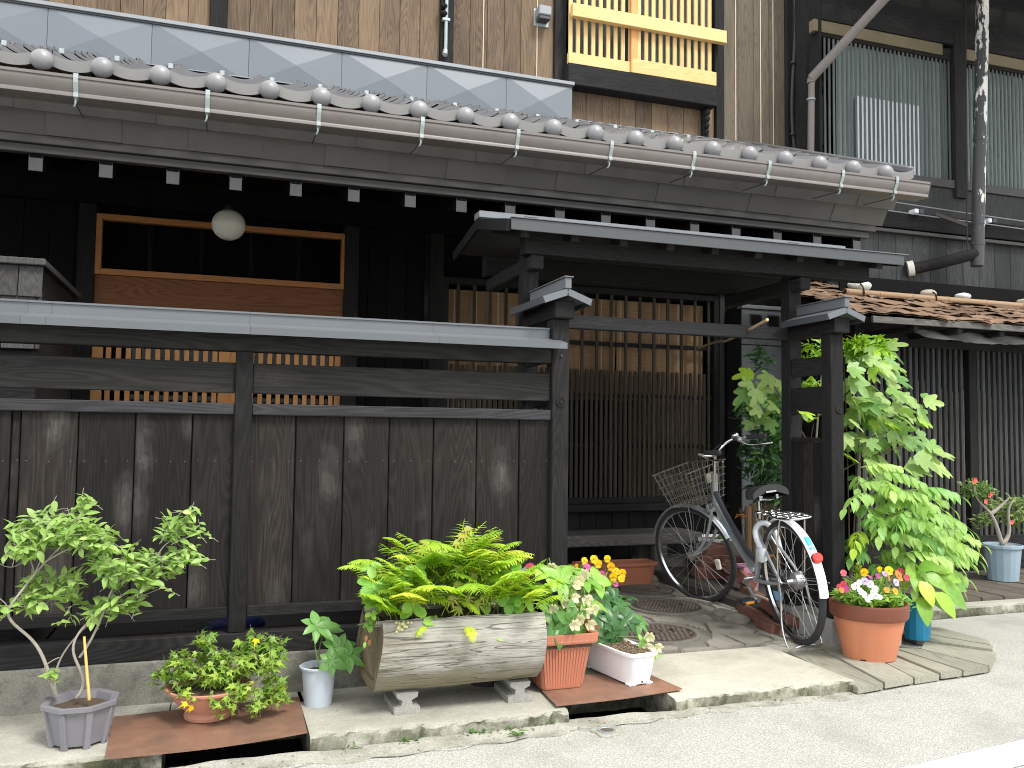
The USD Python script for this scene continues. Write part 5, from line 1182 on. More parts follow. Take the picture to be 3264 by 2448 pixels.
rope(t, sk([(193, 1512, 3.44), (187, 1440, 3.44), (182, 1375, 3.44)]), .0055, .0045, plain('bamboo_stake', (.62, .40, .12), .5), 'stake')
tw = []; mk = lambda: leaf(.046 * rng.uniform(.6, 1.15), .023 * rng.uniform(.8, 1.1), .22, rng.uniform(.1, .45), 5)
L = []
for a in ((125, 1140, 3.5, 118, 42, .13, 66, 5), (60, 1175, 3.5, 70, 40, .12, 26, 5), (200, 1165, 3.47, 70, 42, .12, 28, 5), (182, 1088, 3.5, 22, 22, .04, 6, 5), (110, 1265, 3.52, 88, 40, .12, 40, 5), (255, 1225, 3.46, 80, 36, .11, 34, 5), (340, 1215, 3.45, 75, 36, .09, 32, 5), (400, 1195, 3.45, 38, 18, .06, 10, 5), (375, 1140, 3.45, 52, 36, .06, 18, 5),
          (300, 1258, 3.44, 55, 20, .07, 10, 5), (245, 1300, 3.48, 85, 26, .10, 24, 5), (180, 1330, 3.5, 60, 22, .1, 9, 4), (15, 1310, 3.47, 18, 22, .05, 4, 4), (112, 1450, 3.44, 20, 12, .03, 3, 4), (395, 1110, 3.45, 24, 18, .03, 5, 4), (425, 1150, 3.45, 14, 20, .03, 3, 4), (70, 1300, 3.5, 45, 22, .08, 8, 4)):
    L += blob(*a, mk, tw, flat=1.1, up=.15)
put(t, L, LM['shrub']); t.add('twigs', cat(tw), M['stem'], kind='stuff')

# 2. ivy bowl
c = np.array((-.012, 3.60, .062)); t = Thing('ivy_bowl', 'terracotta coloured bowl of trailing ivy standing on the rusty sheet', 'potted plant', c)
t.add('bowl', lathe([(0, .0), (.088, 0), (.090, .012), (.080, .026), (.098, .040), (.132, .075), (.148, .104), (.158, .108), (.160, .116), (.152, .119), (.140, .108), (.12, .08)], 44, c), M['plas_bowl'], smooth=40)
t.add('soil', wobble(lathe([(0, .108), (.145, .100)], 24, c), .01, 20), M['soil'])
mk = lambda: fan(IVY, .040 * rng.uniform(.55, 1.15), .15, rng.uniform(.1, .5)); L = []; tw = []
for a in ((470, 1445, 3.6, 105, 40, .15, 95, 4), (560, 1420, 3.6, 70, 45, .12, 60, 4), (390, 1440, 3.6, 50, 42, .1, 28, 4), (440, 1385, 3.62, 30, 26, .08, 10, 4), (570, 1390, 3.62, 60, 26, .08, 20, 4), (590, 1500, 3.52, 40, 45, .06, 24, 4), (520, 1500, 3.47, 50, 25, .03, 14, 4), (465, 1520, 3.45, 20, 20, .02, 5, 4), (400, 1500, 3.47, 20, 16, .03, 5, 3), (550, 1530, 3.46, 25, 20, .02, 8, 3), (350, 1455, 3.58, 16, 24, .05, 7, 3)):
    L += blob(*a, mk, tw, up=.1, gap=.018)
put(t, L, LM['ivy']); t.add('vines', cat(tw), M['dstem'], kind='stuff')
for x, y, Y in ((547, 1475, 3.46), (555, 1380, 3.5), (405, 1520, 3.44), (418, 1528, 3.44)): t.add('yellow_leaf', place(fan(IVY, .035, .2, .5), P(x, y, Y=Y), rdir((-.5, .3)), (0, -.6, .8)), PET['yellow'])

# 3. tall pale pot with a small hellebore
c = np.array((.413, 3.665, .05)); t = Thing('white_tall_pot', 'slim pale bluish white pot holding a small dark hellebore', 'potted plant', c)
t.add('pot', lathe([(0, .004), (.052, .004), (.055, .0), (.069, .146), (.076, .148), (.079, .156), (.074, .159), (.066, .150), (.062, .11)], 40, c), M['plas_pale'], smooth=40)
t.add('soil', wobble(lathe([(0, .13), (.066, .13)], 20, c), .006, 30), M['soil'])
for x, y, Y, n, L_, d in ((683, 1352, 3.66, 7, .10, (-.2, -.8, .6)), (730, 1402, 3.62, 8, .10, (.3, -.8, .5)), (752, 1418, 3.60, 6, .085, (.7, -.6, .4)), (715, 1428, 3.58, 6, .075, (.2, -.8, .3)), (702, 1362, 3.7, 5, .085, (.4, -.3, .8))):
    p = P(x, y, Y=Y); rope(t, [c + (rng.normal() * .015, rng.normal() * .015, .13), (c + (0, 0, .13) + p) / 2 + (-.01, 0, .01), p], .0025, .002, M['gstem'])
    t.add('leaf', place(palmate(n, L_, .038, 290, .25), p, (1, .1, -.05), d, rng.uniform(-.4, .4)), LM['helle'], smooth=True)

M['rust_leaf'] = leafmat('rust_leaf', (.30, .10, .04), (.42, .20, .07), trans=.3)
# 4. log planter on two concrete blocks
ly, lz, lr = 3.53, .318, .187; LX0, LX1 = .595, 1.292
t = Thing('log_planter', 'hollowed silver grey log planter overflowing with ferns and strawberry leaves', 'planter', (.94, ly, .14))
def logfn(r, a0, a1, amp, seed, nx=50, na=44, x0=LX0, x1=LX1):
    def fn(u, v):
        a = np.radians(a0 + (a1 - a0) * v); x = x0 + (x1 - x0) * u
        q = np.stack([x * 2.2, np.cos(a) * 3.5, np.sin(a) * 3.5], 1)
        rr = r + amp * (meshkit.fbm(q, 4, seed) - .5) * 2 + amp * .5 * (meshkit.fbm(q * (1.2, 9, 9), 2, seed + 3) - .5)
        rr = rr - .010 * np.exp(-((x - .86) / .16) ** 2 - ((np.degrees(a) - 195) / 9) ** 2)
        xx = x + np.where(u < .02, .01 * np.sin(a * 3), 0) - .02 * np.cos(a) * (u < .5) * 0
        return np.stack([xx + (.018 * (np.cos(a)) * (1 - u)) * -1, ly + rr * np.cos(a), lz + rr * np.sin(a) + .004 * np.sin(x * 6)], 1)
    return grid(fn, nx, na)
A0, A1 = 144 + .0, 396.0
o = logfn(lr, A0, A1, .012, 4); i_ = logfn(lr - .04, A0, A1, .004, 9, 50, 44); i_ = (i_[0], i_[1][:, ::-1])
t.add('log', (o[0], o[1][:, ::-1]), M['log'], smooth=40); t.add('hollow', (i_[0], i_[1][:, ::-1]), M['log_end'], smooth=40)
for v_ in (0, 1):   # cut lips
    a = math.radians(A0 if v_ == 0 else A1)
    def lip(u, w, a=a): r = lr + .006 - .05 * w; x = LX0 + (LX1 - LX0) * u; return np.stack([x, ly + r * math.cos(a) + 0 * u, lz + r * math.sin(a) + .010 * (meshkit.fbm(np.stack([x * 14, w, 0 * w + v_], 1), 3) - .5) + .002], 1)
    g_ = grid(lip, 40, 3); t.add('cut_lip', (g_[0], g_[1] if v_ == 0 else g_[1][:, ::-1]), M['log'])
oi, ii = o[0].reshape(51, 45, 3), i_[0].reshape(51, 45, 3)
for k in (0, 50):
    v = np.vstack([oi[k], ii[k]]); f = [[q, q + 1, 46 + q] for q in range(44)] + [[q, 46 + q, 45 + q] for q in range(44)]
    t.add('end_grain', (v, np.array(f) if k else np.array(f)[:, ::-1]), M['log_end'])
    rr_ = ii[k] * (1, 1, 1); sgn = -1 if k == 0 else 1
    v = np.vstack([rr_ - (sgn * .012, 0, 0), rr_ - (sgn * .045, 0, 0), [rr_.mean(0) - (sgn * .012, 0, 0)], [rr_.mean(0) - (sgn * .045, 0, 0)]]); f = []
    for q in range(45): r_ = (q + 1) % 45; f += [[90, q, r_], [91, 45 + r_, 45 + q], [q, 45 + q, 45 + r_], [q, 45 + r_, r_]]
    t.add('end_board', (v, np.array(f) if k else np.array(f)[:, ::-1]), M['log_end'])
t.add('soil', grid(lambda u, v: np.stack([LX0 + .05 + (LX1 - LX0 - .1) * u, ly - .14 + .28 * v, lz + .085 + .02 * meshkit.fbm(np.stack([u * 9, v * 5, u * 0], 1), 3)], 1), 24, 10), M['soil'], smooth=True)
L, L2 = [], []
for k in range(125):
    x = rng.uniform(LX0 + .05, LX1 - .05); y = ly + rng.uniform(-.14, .1); a = rng.uniform(0, 2 * np.pi)
    if rng.random() < .5: a = rng.uniform(-2.7, -.4)
    mid = max(0, 1 - abs(x - .95) / .36) ** .8
    d = np.array([math.cos(a) * .9 + (x - .94) * 1.3, math.sin(a) * .8, 0])
    Lf = rng.uniform(.17, .25) * (.75 + .4 * mid)
    m = place(frond(Lf, int(rng.integers(14, 18)), rng.uniform(.27, .36), rng.uniform(.45, .85), rng.uniform(.95, 1.6)), (x, y, lz + .09 + .22 * mid * rng.random() ** .7), d / np.linalg.norm(d))
    (L if rng.random() < .75 else L2).append(m)
for dx, dy, Y, w, Lf in ((1085, 1215, 3.5, 1, .15), (1070, 1245, 3.5, 1, .13), (800, 1235, 3.5, -1, .15), (830, 1225, 3.52, -1, .17), (880, 1195, 3.55, -.3, .15), (1130, 1320, 3.44, 1, .13), (920, 1345, 3.40, -.4, .10), (1005, 1350, 3.38, .1, .11), (990, 1300, 3.40, .6, .12)):
    L.append(place(frond(Lf, 14, .28, .55, .45), P(dx, dy, Y=Y), (w, -.5 if dy > 1280 else -.1, .25 if dy < 1280 else -.25)))
put(t, L, LM['fern'], 'fern_frond'); put(t, L2, LM['fern2'], 'fern_frond')
L = []
for cx, cy, Y, nn, sx, sy in ((850, 1265, 3.43, 13, 52, 48), (1075, 1265, 3.42, 7, 45, 40), (905, 1350, 3.39, 4, 40, 14), (1040, 1360, 3.38, 3, 45, 12), (985, 1225, 3.6, 6, 60, 30), (1115, 1300, 3.45, 4, 26, 20), (805, 1345, 3.42, 3, 10, 22)):
    for k in range(nn):
        p = P(cx + rng.uniform(-sx, sx), cy + rng.uniform(-sy, sy), Y=Y + rng.uniform(-.03, .05)); l = .056 * rng.uniform(.7, 1.15) * (.55 if sx < 12 else 1)
        rope(t, [np.array([p[0] + rng.normal() * .02, ly - .08, lz + .09]), p - (0, -.03, .03), p], .0018, .0013, M['gstem'], 'stalk', 4)
        up = np.array([rng.normal() * .35, -.65 + rng.normal() * .25, .75]); a0 = rng.uniform(-.6, .6)
        tri = cat([place(serrate(l, l * .86, 7, .22, rng.uniform(.1, .4)), (0, 0, 0), (math.cos(a), math.sin(a), 0)) for a in (-1.75 + a0, a0, 1.75 + a0)])
        L.append(place(tri, p, (rng.normal() * .3, -.5, -.45), up))
put(t, L, LM['berry'], 'strawberry_leaf')
mp = [P(x, y, Y=3.55) for x, y in ((978, 1230), (985, 1195), (1000, 1165), (1008, 1140))]
rope(t, mp, .002, .0012, M['rstem'], 'maple_twig'); rope(t, [P(958, 1240, Y=3.56), P(945, 1200, Y=3.56), P(925, 1172, Y=3.55)], .002, .0012, M['rstem'], 'maple_twig')
L = []
for x, y in ((1008, 1136), (1002, 1150), (985, 1165), (1015, 1160), (990, 1180), (1005, 1182), (925, 1170), (918, 1185), (935, 1180), (950, 1185), (940, 1200), (962, 1190), (1000, 1225), (1030, 1240), (1018, 1255), (985, 1255), (1005, 1290), (1040, 1285), (1062, 1275), (1025, 1300), (995, 1310), (1045, 1240), (975, 1285)):
    hi = y < 1215
    L.append(place(fan(MAPLE, .062 * rng.uniform(.8, 1.15), .05, rng.uniform(.4, .9)), P(x, y, Y=3.55 if hi else 3.41), (rng.normal() * .6, -.4, -.55), (rng.normal() * .3, -.8, .5)))
put(t, L, LM['maple'], 'maple_leaf')
fl = P(868, 1352, Y=3.37); t.add('flower_buds', cat([ball(fl + rng.normal(size=3) * (.014, .006, .009), .006, (1, 1, 1), 1) for k in range(26)]), PET['yellow'] if 0 else leafmat('pale_bud', (.5, .5, .2), (.62, .6, .32), .2), kind='stuff')
L = [place(leaf(.026, .014), P(x, y, Y=3.42), (-.2, -.3, -.8), (-.3, -.8, .3)) for x, y in ((792, 1372), (799, 1381), (789, 1386))]
put(t, L, [LM['berry'], M['rust_leaf']], 'drooping_leaf')
bl = Thing('concrete_block', 'worn H shaped concrete block under the left end of the log planter', 'concrete block', (.735, 3.43, .05))
def hblock(b):
    w, h = .052, .085
    pr = [(-w, 0), (w, 0), (w, .026), (w * .45, .034), (w * .36, .055), (w * .8, .066), (w * .85, h), (-w * .85, h), (-w * .8, .066), (-w * .36, .055), (-w * .45, .034), (-w, .026)]
    v, f = prism(pr, -.22, 0.0)
    return wobble((v[:, [0, 2, 1]] * (1, -1, 1) + b, f), .002, 30)
bl.add('block', hblock(bl.loc), M['conc_block'])
copy_of(bl.path, (1.215, 3.445, .05), -2.0, 'worn H shaped concrete block under the right end of the log planter', 'concrete_block')

# 5. square ribbed terracotta pot with the pale hellebore
c = np.array((1.44, 3.62, .064)); t = Thing('square_ribbed_pot', 'square ribbed terracotta plastic pot with a cream flowered hellebore', 'potted plant', c)
def sq(r, rr=.02):
    o = []
    for qx, qy, a0 in ((1, 1, 0), (-1, 1, 90), (-1, -1, 180), (1, -1, 270)):
        for k in range(4): a = math.radians(a0 + k * 30); o.append((qx * (r - rr) + rr * math.cos(a), qy * (r - rr) + rr * math.sin(a)))
    return o
pot = t.add('pot', loft([sq(r) for r in (.001, .092, .095, .120, .124, .142, .146, .150, .142, .128, .120, .001)], (.004, .002, .012, .196, .198, .200, .208, .242, .244, .236, .20, .20), c), M['plas_terra'])
for k in range(15):
    x = -.082 + k * .0117; w0 = 1.0; t.add('flute', cat([obox(c + (x, -.0945, .018), c + (x * 1.24, -.1195, .178), .0055, .006, (0, -1, 0), .0018)]), M['plas_terra'], parent=pot)
    t.add('flute', cat([obox(c + (.0945, x, .018), c + (.1195, x * 1.24, .178), .0055, .006, (1, 0, 0), .0018)]), M['plas_terra'], parent=pot)
for k in range(9):
    x = -.112 + k * .028
    lp = [(x - .008, -.146, .236), (x - .008, -.144, .218), (x - .004, -.1435, .212), (x + .004, -.1435, .212), (x + .008, -.144, .218), (x + .008, -.146, .236)]
    t.add('rim_loop', tube([c + np.array(q) * (1, 1.012, 1) for q in lp], .0022, 5), M['plas_terra'], parent=pot)
t.add('soil', wobble(box(c + (-.125, -.125, .18), c + (.125, .125, .205), .01), .004, 30), M['soil'])
for x, y, Y, n, L_, d, mt in ((1212, 1255, 3.62, 7, .12, (-.1, -.55, .8), 'helle_l'), (1255, 1250, 3.66, 7, .12, (.2, -.5, .8), 'helle_l'), (1180, 1240, 3.64, 6, .10, (-.4, -.5, .7), 'helle_l'), (1205, 1350, 3.50, 6, .10, (-.2, -.8, .4), 'helle'), (1230, 1345, 3.48, 6, .105, (.1, -.85, .4), 'helle'), (1285, 1255, 3.7, 5, .09, (.3, -.4, .8), 'helle_l'), (1190, 1320, 3.6, 5, .09, (-.5, -.6, .5), 'helle_l'), (1272, 1305, 3.6, 6, .08, (.5, -.6, .5), 'helle_l'), (1160, 1280, 3.7, 5, .08, (-.3, -.5, .7), 'helle'), (1235, 1230, 3.72, 6, .1, (.1, -.3, .9), 'helle_l')):
    p = P(x, y, Y=Y); rope(t, [c + (rng.normal() * .02, rng.normal() * .02, .2), (c + (0, 0, .23) + p) / 2 + (0, .01, .0), p], .004, .003, M['gstem'])
    t.add('leaf', place(palmate(n, L_ * 1.15, .056, 290, .35), p, (1, .1, -.1), d, rng.uniform(-.5, .5)), LM[mt], smooth=True)
def bell(p, d, r=.026):
    ms = [place(leaf(r * 1.35, r * 1.15, -.35, -.35, 5), p, (math.cos(a) * .9, math.sin(a) * .9, .55), (0, 0, 1)) for a in np.arange(5) * 2 * np.pi / 5]
    v, f = cat(ms); v = v - p; zx = np.array(d, float) / np.linalg.norm(d); xx = np.cross(zx, (0.3, .2, 1)); xx /= np.linalg.norm(xx); yy = np.cross(zx, xx)
    return v @ np.array([xx, yy, zx]) + p, f
for x, y, Y in ((1222, 1300, 3.52), (1238, 1290, 3.52), (1265, 1290, 3.53), (1278, 1310, 3.52), (1262, 1320, 3.5), (1240, 1345, 3.46), (1252, 1332, 3.48), (1195, 1310, 3.52), (1248, 1252, 3.6), (1240, 1262, 3.58), (1190, 1222, 3.68), (1262, 1235, 3.64), (1272, 1345, 3.5), (1230, 1315, 3.5)):
    p = P(x, y, Y=Y); f_ = t.add('flower', bell(p, (rng.normal() * .5, -1, rng.uniform(-.9, .1)), .028 * rng.uniform(.85, 1.1)), M['flower_cream'], smooth=True)
    t.add('flower_stalk', tube(smoothpath([p + (0, .005, .0), p + (0, .02, .03), p + (0, .06, -.03)], 3), .0018, 5), M['gstem'], parent=f_)

# 6. white trough with the dark hellebore
c = np.array((1.765, 3.66, .066)); t = Thing('white_planter', 'white rectangular plastic planter with soil and a dark green hellebore', 'planter', c)
def rec(w, l, rr=.03): return [(x * (w - .0) / .10, y * l / .10) for x, y in sq(.10, rr * .10 / max(w, .02) * .9)]
ra = math.radians(9); RT = np.array([[math.cos(ra), math.sin(ra), 0], [-math.sin(ra), math.cos(ra), 0], [0, 0, 1.]])
pm = loft([rec(w, l) for w, l in ((.001, .001), (.062, .185), (.064, .188), (.078, .205), (.086, .213), (.087, .214), (.080, .206), (.074, .20), (.001, .001))], (.008, .006, .02, .128, .130, .142, .145, .138, .112), 0)
t.add('trough', (pm[0] @ RT + c, pm[1]), M['plas_white'], smooth=35)
for x, y in ((-.045, -.165), (.045, -.165), (.045, .165), (-.045, .165)):
    b = box((x - .018, y - .018, 0), (x + .018, y + .018, .008), .002); t.add('foot', (b[0] @ RT + c, b[1]), M['plas_white'])
b = lathe([(.004, 0), (.0045, .003), (0, .003)], 12); t.add('drain_plug', (np.array(b[0])[:, [0, 2, 1]] * (1, -1, 1) @ RT + c + np.array((0, -.187, .016)) @ RT, b[1]), M['iron_dark'])
b = grid(lambda u, v: np.stack([(u - .5) * .146, (v - .5) * .4, .128 + .018 * meshkit.fbm(np.stack([u * 9, v * 22, u * 0], 1), 3)], 1), 14, 36); t.add('soil', (b[0] @ RT + c, b[1]), M['soil'])
gr_ = np.random.default_rng(5); t.add('soil_granules', cat([ball(np.array((gr_.uniform(-.07, .07), gr_.uniform(-.19, .19), .142)) @ RT + c, gr_.uniform(.002, .0045), (1, 1, .8), 0) for k in range(260)]), plain('pumice', (.22, .15, .085), .9, var=.6, scale=50), kind='stuff')
for x, y, Y, n, L_, d in ((1310, 1325, 3.75, 8, .10, (-.1, -.6, .75)), (1340, 1310, 3.8, 8, .10, (.2, -.5, .8)), (1300, 1290, 3.85, 7, .10, (-.2, -.5, .8)), (1325, 1290, 3.9, 7, .09, (.1, -.4, .9)), (1355, 1340, 3.72, 7, .08, (.5, -.6, .5)), (1330, 1365, 3.66, 7, .085, (.1, -.9, .3)), (1292, 1335, 3.72, 6, .08, (-.5, -.6, .5)), (1352, 1290, 3.9, 7, .08, (.4, -.3, .8)), (1378, 1345, 3.75, 7, .085, (.7, -.4, .5)), (1310, 1375, 3.68, 6, .08, (-.2, -.8, .3)), (1320, 1345, 3.7, 7, .09, (.1, -.7, .6))):
    p = P(x, y, Y=Y); rope(t, [c + np.array((rng.normal() * .02, .03 + rng.uniform(-.05, .1), .12)), (c + (0, 0, .14) + p) / 2 + (0, .01, .0), p], .0035, .0025, M['gstem'])
    t.add('leaf', place(palmate(n, L_, .032, 300, .35), p, (1, .1, -.1), d, rng.uniform(-.5, .5)), LM['helle_d' if x < 1370 else 'helle'], smooth=True)
rope(t, [P(1335, 1375, Y=3.66), P(1385, 1378, Y=3.6), P(1418, 1388, Y=3.55)], .0025, .0015, M['gstem'])
for x, y, Y in ((1405, 1372, 3.55), (1418, 1395, 3.53), (1395, 1395, 3.55)): t.add('flower', bell(P(x, y, Y=Y), (rng.normal() * .4, -1, -.4), .026), M['flower_cream'], smooth=True)
for x, y, Y in ((1400, 1412, 3.54), (1385, 1385, 3.57), (1412, 1408, 3.53), (1395, 1420, 3.52)): t.add('leaf', place(palmate(4, .05, .022, 200, .3), P(x, y, Y=Y), (1, -.2, -.1), (.2, -.8, .5)), LM['helle_l'], smooth=True)

# 7. pansies and other small plants
def pansy(p, d, r, up=(0, 0, 1)):
    d = np.array(d, float); d /= np.linalg.norm(d); x = np.cross(up, d); x /= np.linalg.norm(x); y = np.cross(d, x); ms = []
    for k, (a, l, w) in enumerate(((65, .95, 1.0), (115, .95, 1.0), (10, .9, .85), (170, .9, .85), (270, 1.0, 1.25))):
        a = math.radians(a); e = x * math.cos(a) + y * math.sin(a); s = np.cross(d, e); q = np.linspace(-1, 1, 7)
        rim_ = [p + e * r * l * (1 - .35 * qq ** 2) + s * r * w * .62 * qq + d * (r * .1 * (1 - qq * qq) + .0012 * k) for qq in q]
        ms.append((np.array([p + d * (.001 * k)] + rim_), np.array([[0, i + 1, i + 2] for i in range(6)])))
    return cat(ms)
M['pansy_eye'] = plain('pansy_eye', (.30, .10, .02), .7)
def pansies(t, spots, base):
    for x, y, Y, col, r in spots:
        p = P(x, y, Y=Y); d = np.array((-.45 + rng.normal() * .35, -1, .35 + rng.normal() * .3))
        r *= .84; f_ = t.add('flower', pansy(p, d, r), PET[col]); d /= np.linalg.norm(d)
        t.add('flower_eye', ball(p + d * r * .12, r * .2, (1, 1, 1), 1), M['pansy_eye'] if col != 'yellow' else PET['orange'], parent=f_)
        rope(t, [base + (rng.normal() * .03, rng.normal() * .03, 0), (base + p) / 2 + (rng.normal() * .01, 0, .02), p + (0, .006, -.002)], .0016, .0012, M['gstem'], 'flower_stalk', 4)
c = P(1290, 1330, Y=4.45); c[2] = .05; t = Thing('pansy_pot', 'small pot of magenta and yellow pansies at the foot of the gate post', 'potted plant', c)
t.add('pot', lathe([(0, 0), (.08, 0), (.105, .15), (.116, .152), (.118, .172), (.108, .174), (.1, .15)], 32, c), M['plas_terra'], smooth=40); t.add('soil', lathe([(0, .16), (.105, .158)], 20, c), M['soil'])
mk = lambda: leaf(.045 * rng.uniform(.6, 1.2), .012, .2, .3, 4); L = blob(1290, 1262, 4.45, 52, 22, .1, 60, 5, mk, None, up=.5, gap=.012); put(t, L, LM['pansy'], most=120)
sp = [(1262, 1212, 4.4, 'yellow', .028), (1283, 1208, 4.42, 'yellow', .030), (1292, 1218, 4.4, 'yellow', .03), (1312, 1207, 4.45, 'yellow', .026), (1320, 1224, 4.4, 'yellow', .03), (1330, 1235, 4.38, 'yellow', .03), (1325, 1246, 4.37, 'yellow', .03), (1344, 1238, 4.4, 'yellow', .03), (1342, 1251, 4.38, 'yellow', .028), (1245, 1222, 4.4, 'yellow', .016),
      (1268, 1225, 4.38, 'magenta', .028), (1260, 1232, 4.36, 'magenta', .026), (1238, 1228, 4.38, 'magenta', .02), (1225, 1245, 4.34, 'magenta', .024), (1285, 1235, 4.36, 'magenta', .026), (1300, 1240, 4.35, 'magenta', .024), (1305, 1252, 4.34, 'magenta', .028), (1272, 1258, 4.33, 'magenta', .022), (1330, 1262, 4.34, 'magenta', .02), (1295, 1262, 4.34, 'magenta', .02), (1262, 1248, 4.34, 'magenta', .018)]
pansies(t, sp, c + (0, 0, .2))
def conifer(name, label, c, h, r, n, cat_='plant', pot=None):
    t = Thing(name, label, cat_, c); t.add('stem', tube([c, c + (0, 0, h)], [.006, .002], 6), M['dstem']); L = []
    for k in range(n):
        u = rng.uniform(0, 1) ** .8; a = rng.uniform(0, 2 * np.pi); rr = r * (1 - u) ** .8 + .008
        b = c + (0, 0, h * (.08 + .92 * u)); d = np.array((math.cos(a), math.sin(a), rng.uniform(.5, 1.3))); d /= np.linalg.norm(d)
        for j in range(6):
            q = b + d * rr * j / 6
            for s in (-1, 1): sd = np.cross(d, (0, 0, 1)) * s; L.append(place(leaf(.016 + rr * .12, .0045, .1, .1, 3), q, d * .8 + sd * .7 + (0, 0, .3)))
    t.add('foliage', cat(L), LM['conif'], kind='stuff'); return t
cc = P(1233, 1262, Y=4.30); cc[2] = .10; conifer('small_conifer', 'thin light green conifer seedling beside the left gate post', cc, .36, .075, 60)
c = P(1120, 1300, Y=3.72); c[2] = .05; t = Thing('silver_begonia', 'silver and red leaved plant between the log planter and fence', 'plant', c)
for k in range(16):
    p = P(1125 + rng.uniform(-32, 42), 1238 + rng.uniform(-16, 26), Y=3.74 + rng.uniform(-.05, .05)); rope(t, [c, (c + p) / 2 + (0, 0, .02), p], .002, .0015, M['rstem'], 'stalk', 3)
    t.add('leaf', place(serrate(.05 * rng.uniform(.7, 1.1), .045, 5, .15, .3), p, rdir((-.4, .3)), (rng.normal() * .3, -.7, .6)), LM['begon'] if k % 4 else PET['rose'], smooth=True)
c = np.array((1.16, 3.76, .05)); t = Thing('dark_back_pot', 'dark plastic pot half hidden behind the log planter right end', 'pot', c)
t.add('pot', lathe([(0, 0), (.07, 0), (.09, .16), (.095, .17), (.085, .17)], 24, c), M['iron_dark'], smooth=40); t.add('soil', lathe([(0, .15), (.085, .15)], 16, c), M['soil'])

# 8. terracotta trough at the bench
c = np.array((2.82, 5.90, .05)); t = Thing('terracotta_trough', 'long terracotta plastic trough of bare soil in front of the bench', 'planter', c)
def rec2(w, l): return [(x * w / .10, y * l / .10) for x, y in sq(.10, .02)]
t.add('trough', loft([rec2(w, l) for w, l in ((.001, .001), (.265, .075), (.27, .078), (.295, .095), (.312, .108), (.313, .109), (.300, .098), (.29, .09), (.001, .001))], (.006, .0, .012, .145, .147, .168, .170, .160, .125), c), M['plas_terra'], smooth=35)
t.add('soil', grid(lambda u, v: c + np.stack([(u - .5) * .56, (v - .5) * .17, .135 + .02 * meshkit.fbm(np.stack([u * 22, v * 9, u * 0], 1), 3)], 1), 30, 10), M['soil'])

# 9. big terracotta pot of pansies on the duckboard
c = np.array((3.217, 3.696, .037)); KR = .81; t = Thing('big_terracotta_pot', 'big terracotta pot with a dark brown rim full of mixed pansies', 'potted plant', c)
n = 56; a = np.arange(n) / n * 2 * np.pi
body = lathe([(r_ * KR, z_ * 1.041) for r_, z_ in [(0, .012), (.146, .012), (.150, .0), (.158, .002), (.160, .01), (.218, .205), (.216, .208)]], n, c); 
v = body[0].copy(); lift = np.maximum(0, 1 - np.minimum(np.abs((a - 3.75 + np.pi) % (2 * np.pi) - np.pi), np.abs((a - 5.75 + np.pi) % (2 * np.pi) - np.pi)) / .13)
for r_ in (2, 3): v[r_ * n:(r_ + 1) * n, 2] += lift ** .5 * .016
t.add('pot', (v, body[1]), M['terra'], smooth=40)
t.add('rim', lathe([(r_ * KR, z_ * 1.041) for r_, z_ in [(.215, .200), (.229, .200), (.236, .208), (.241, .262), (.239, .270), (.226, .273), (.216, .262), (.212, .20)]], n, c), M['terra_rim'], smooth=40)
t.add('soil', wobble(lathe([(0, .265), (.17, .258)], 30, c), .012, 20), M['soil'])
mk = lambda: leaf(.05 * rng.uniform(.6, 1.2), .012 * rng.uniform(.7, 1.4), .2, .35, 4); L = []
for a_ in ((1875, 1288, 3.68, 66, 16, .11, 100, 5), (1830, 1280, 3.68, 26, 14, .08, 22, 5), (1930, 1288, 3.68, 30, 22, .08, 40, 5), (1880, 1265, 3.75, 56, 16, .1, 44, 5)): L += blob(*a_, mk, None, up=.6, gap=.013)
put(t, L, LM['pansy'])
sp = [(1822, 1238, 3.5, 'rose', .022), (1867, 1236, 3.48, 'yellow', .026), (1900, 1229, 3.52, 'yellow', .018), (1920, 1233, 3.5, 'yellow', .03), (1912, 1240, 3.5, 'lilac', .022), (1940, 1244, 3.44, 'orange', .036), (1945, 1235, 3.5, 'maroon', .026), (1918, 1247, 3.46, 'orange', .022), (1822, 1262, 3.44, 'rose', .024), (1812, 1267, 3.44, 'rose', .02), (1828, 1272, 3.42, 'magenta', .022), (1818, 1275, 3.42, 'orange', .018), (1915, 1275, 3.4, 'orange', .02), (1933, 1277, 3.4, 'orange', .022), (1878, 1247, 3.5, 'magenta', .018), (1958, 1248, 3.5, 'rose', .022), (1897, 1244, 3.52, 'magenta', .02),
      (1868, 1256, 3.42, 'lilac', .026), (1880, 1262, 3.41, 'white', .024), (1850, 1265, 3.40, 'white', .022), (1843, 1268, 3.40, 'white', .02), (1858, 1277, 3.38, 'white', .022), (1866, 1284, 3.37, 'white', .022), (1890, 1272, 3.39, 'white', .022), (1885, 1280, 3.38, 'white', .02), (1892, 1287, 3.37, 'white', .02), (1873, 1295, 3.36, 'white', .02), (1880, 1290, 3.36, 'white', .018), (1935, 1258, 3.42, 'lilac', .024), (1900, 1290, 3.37, 'white', .018), (1856, 1258, 3.41, 'white', .018)]
pansies(t, [(x, y, Y * 1.055, q_, r_) for x, y, Y, q_, r_ in sp], c + (0, 0, .27))
cc = P(1855, 1290, Y=3.75); cc[2] = .30; t_ = conifer('pot_conifer', 'small bright conifer sprig rising among the pansies of the big pot', cc, .20, .06, 50)

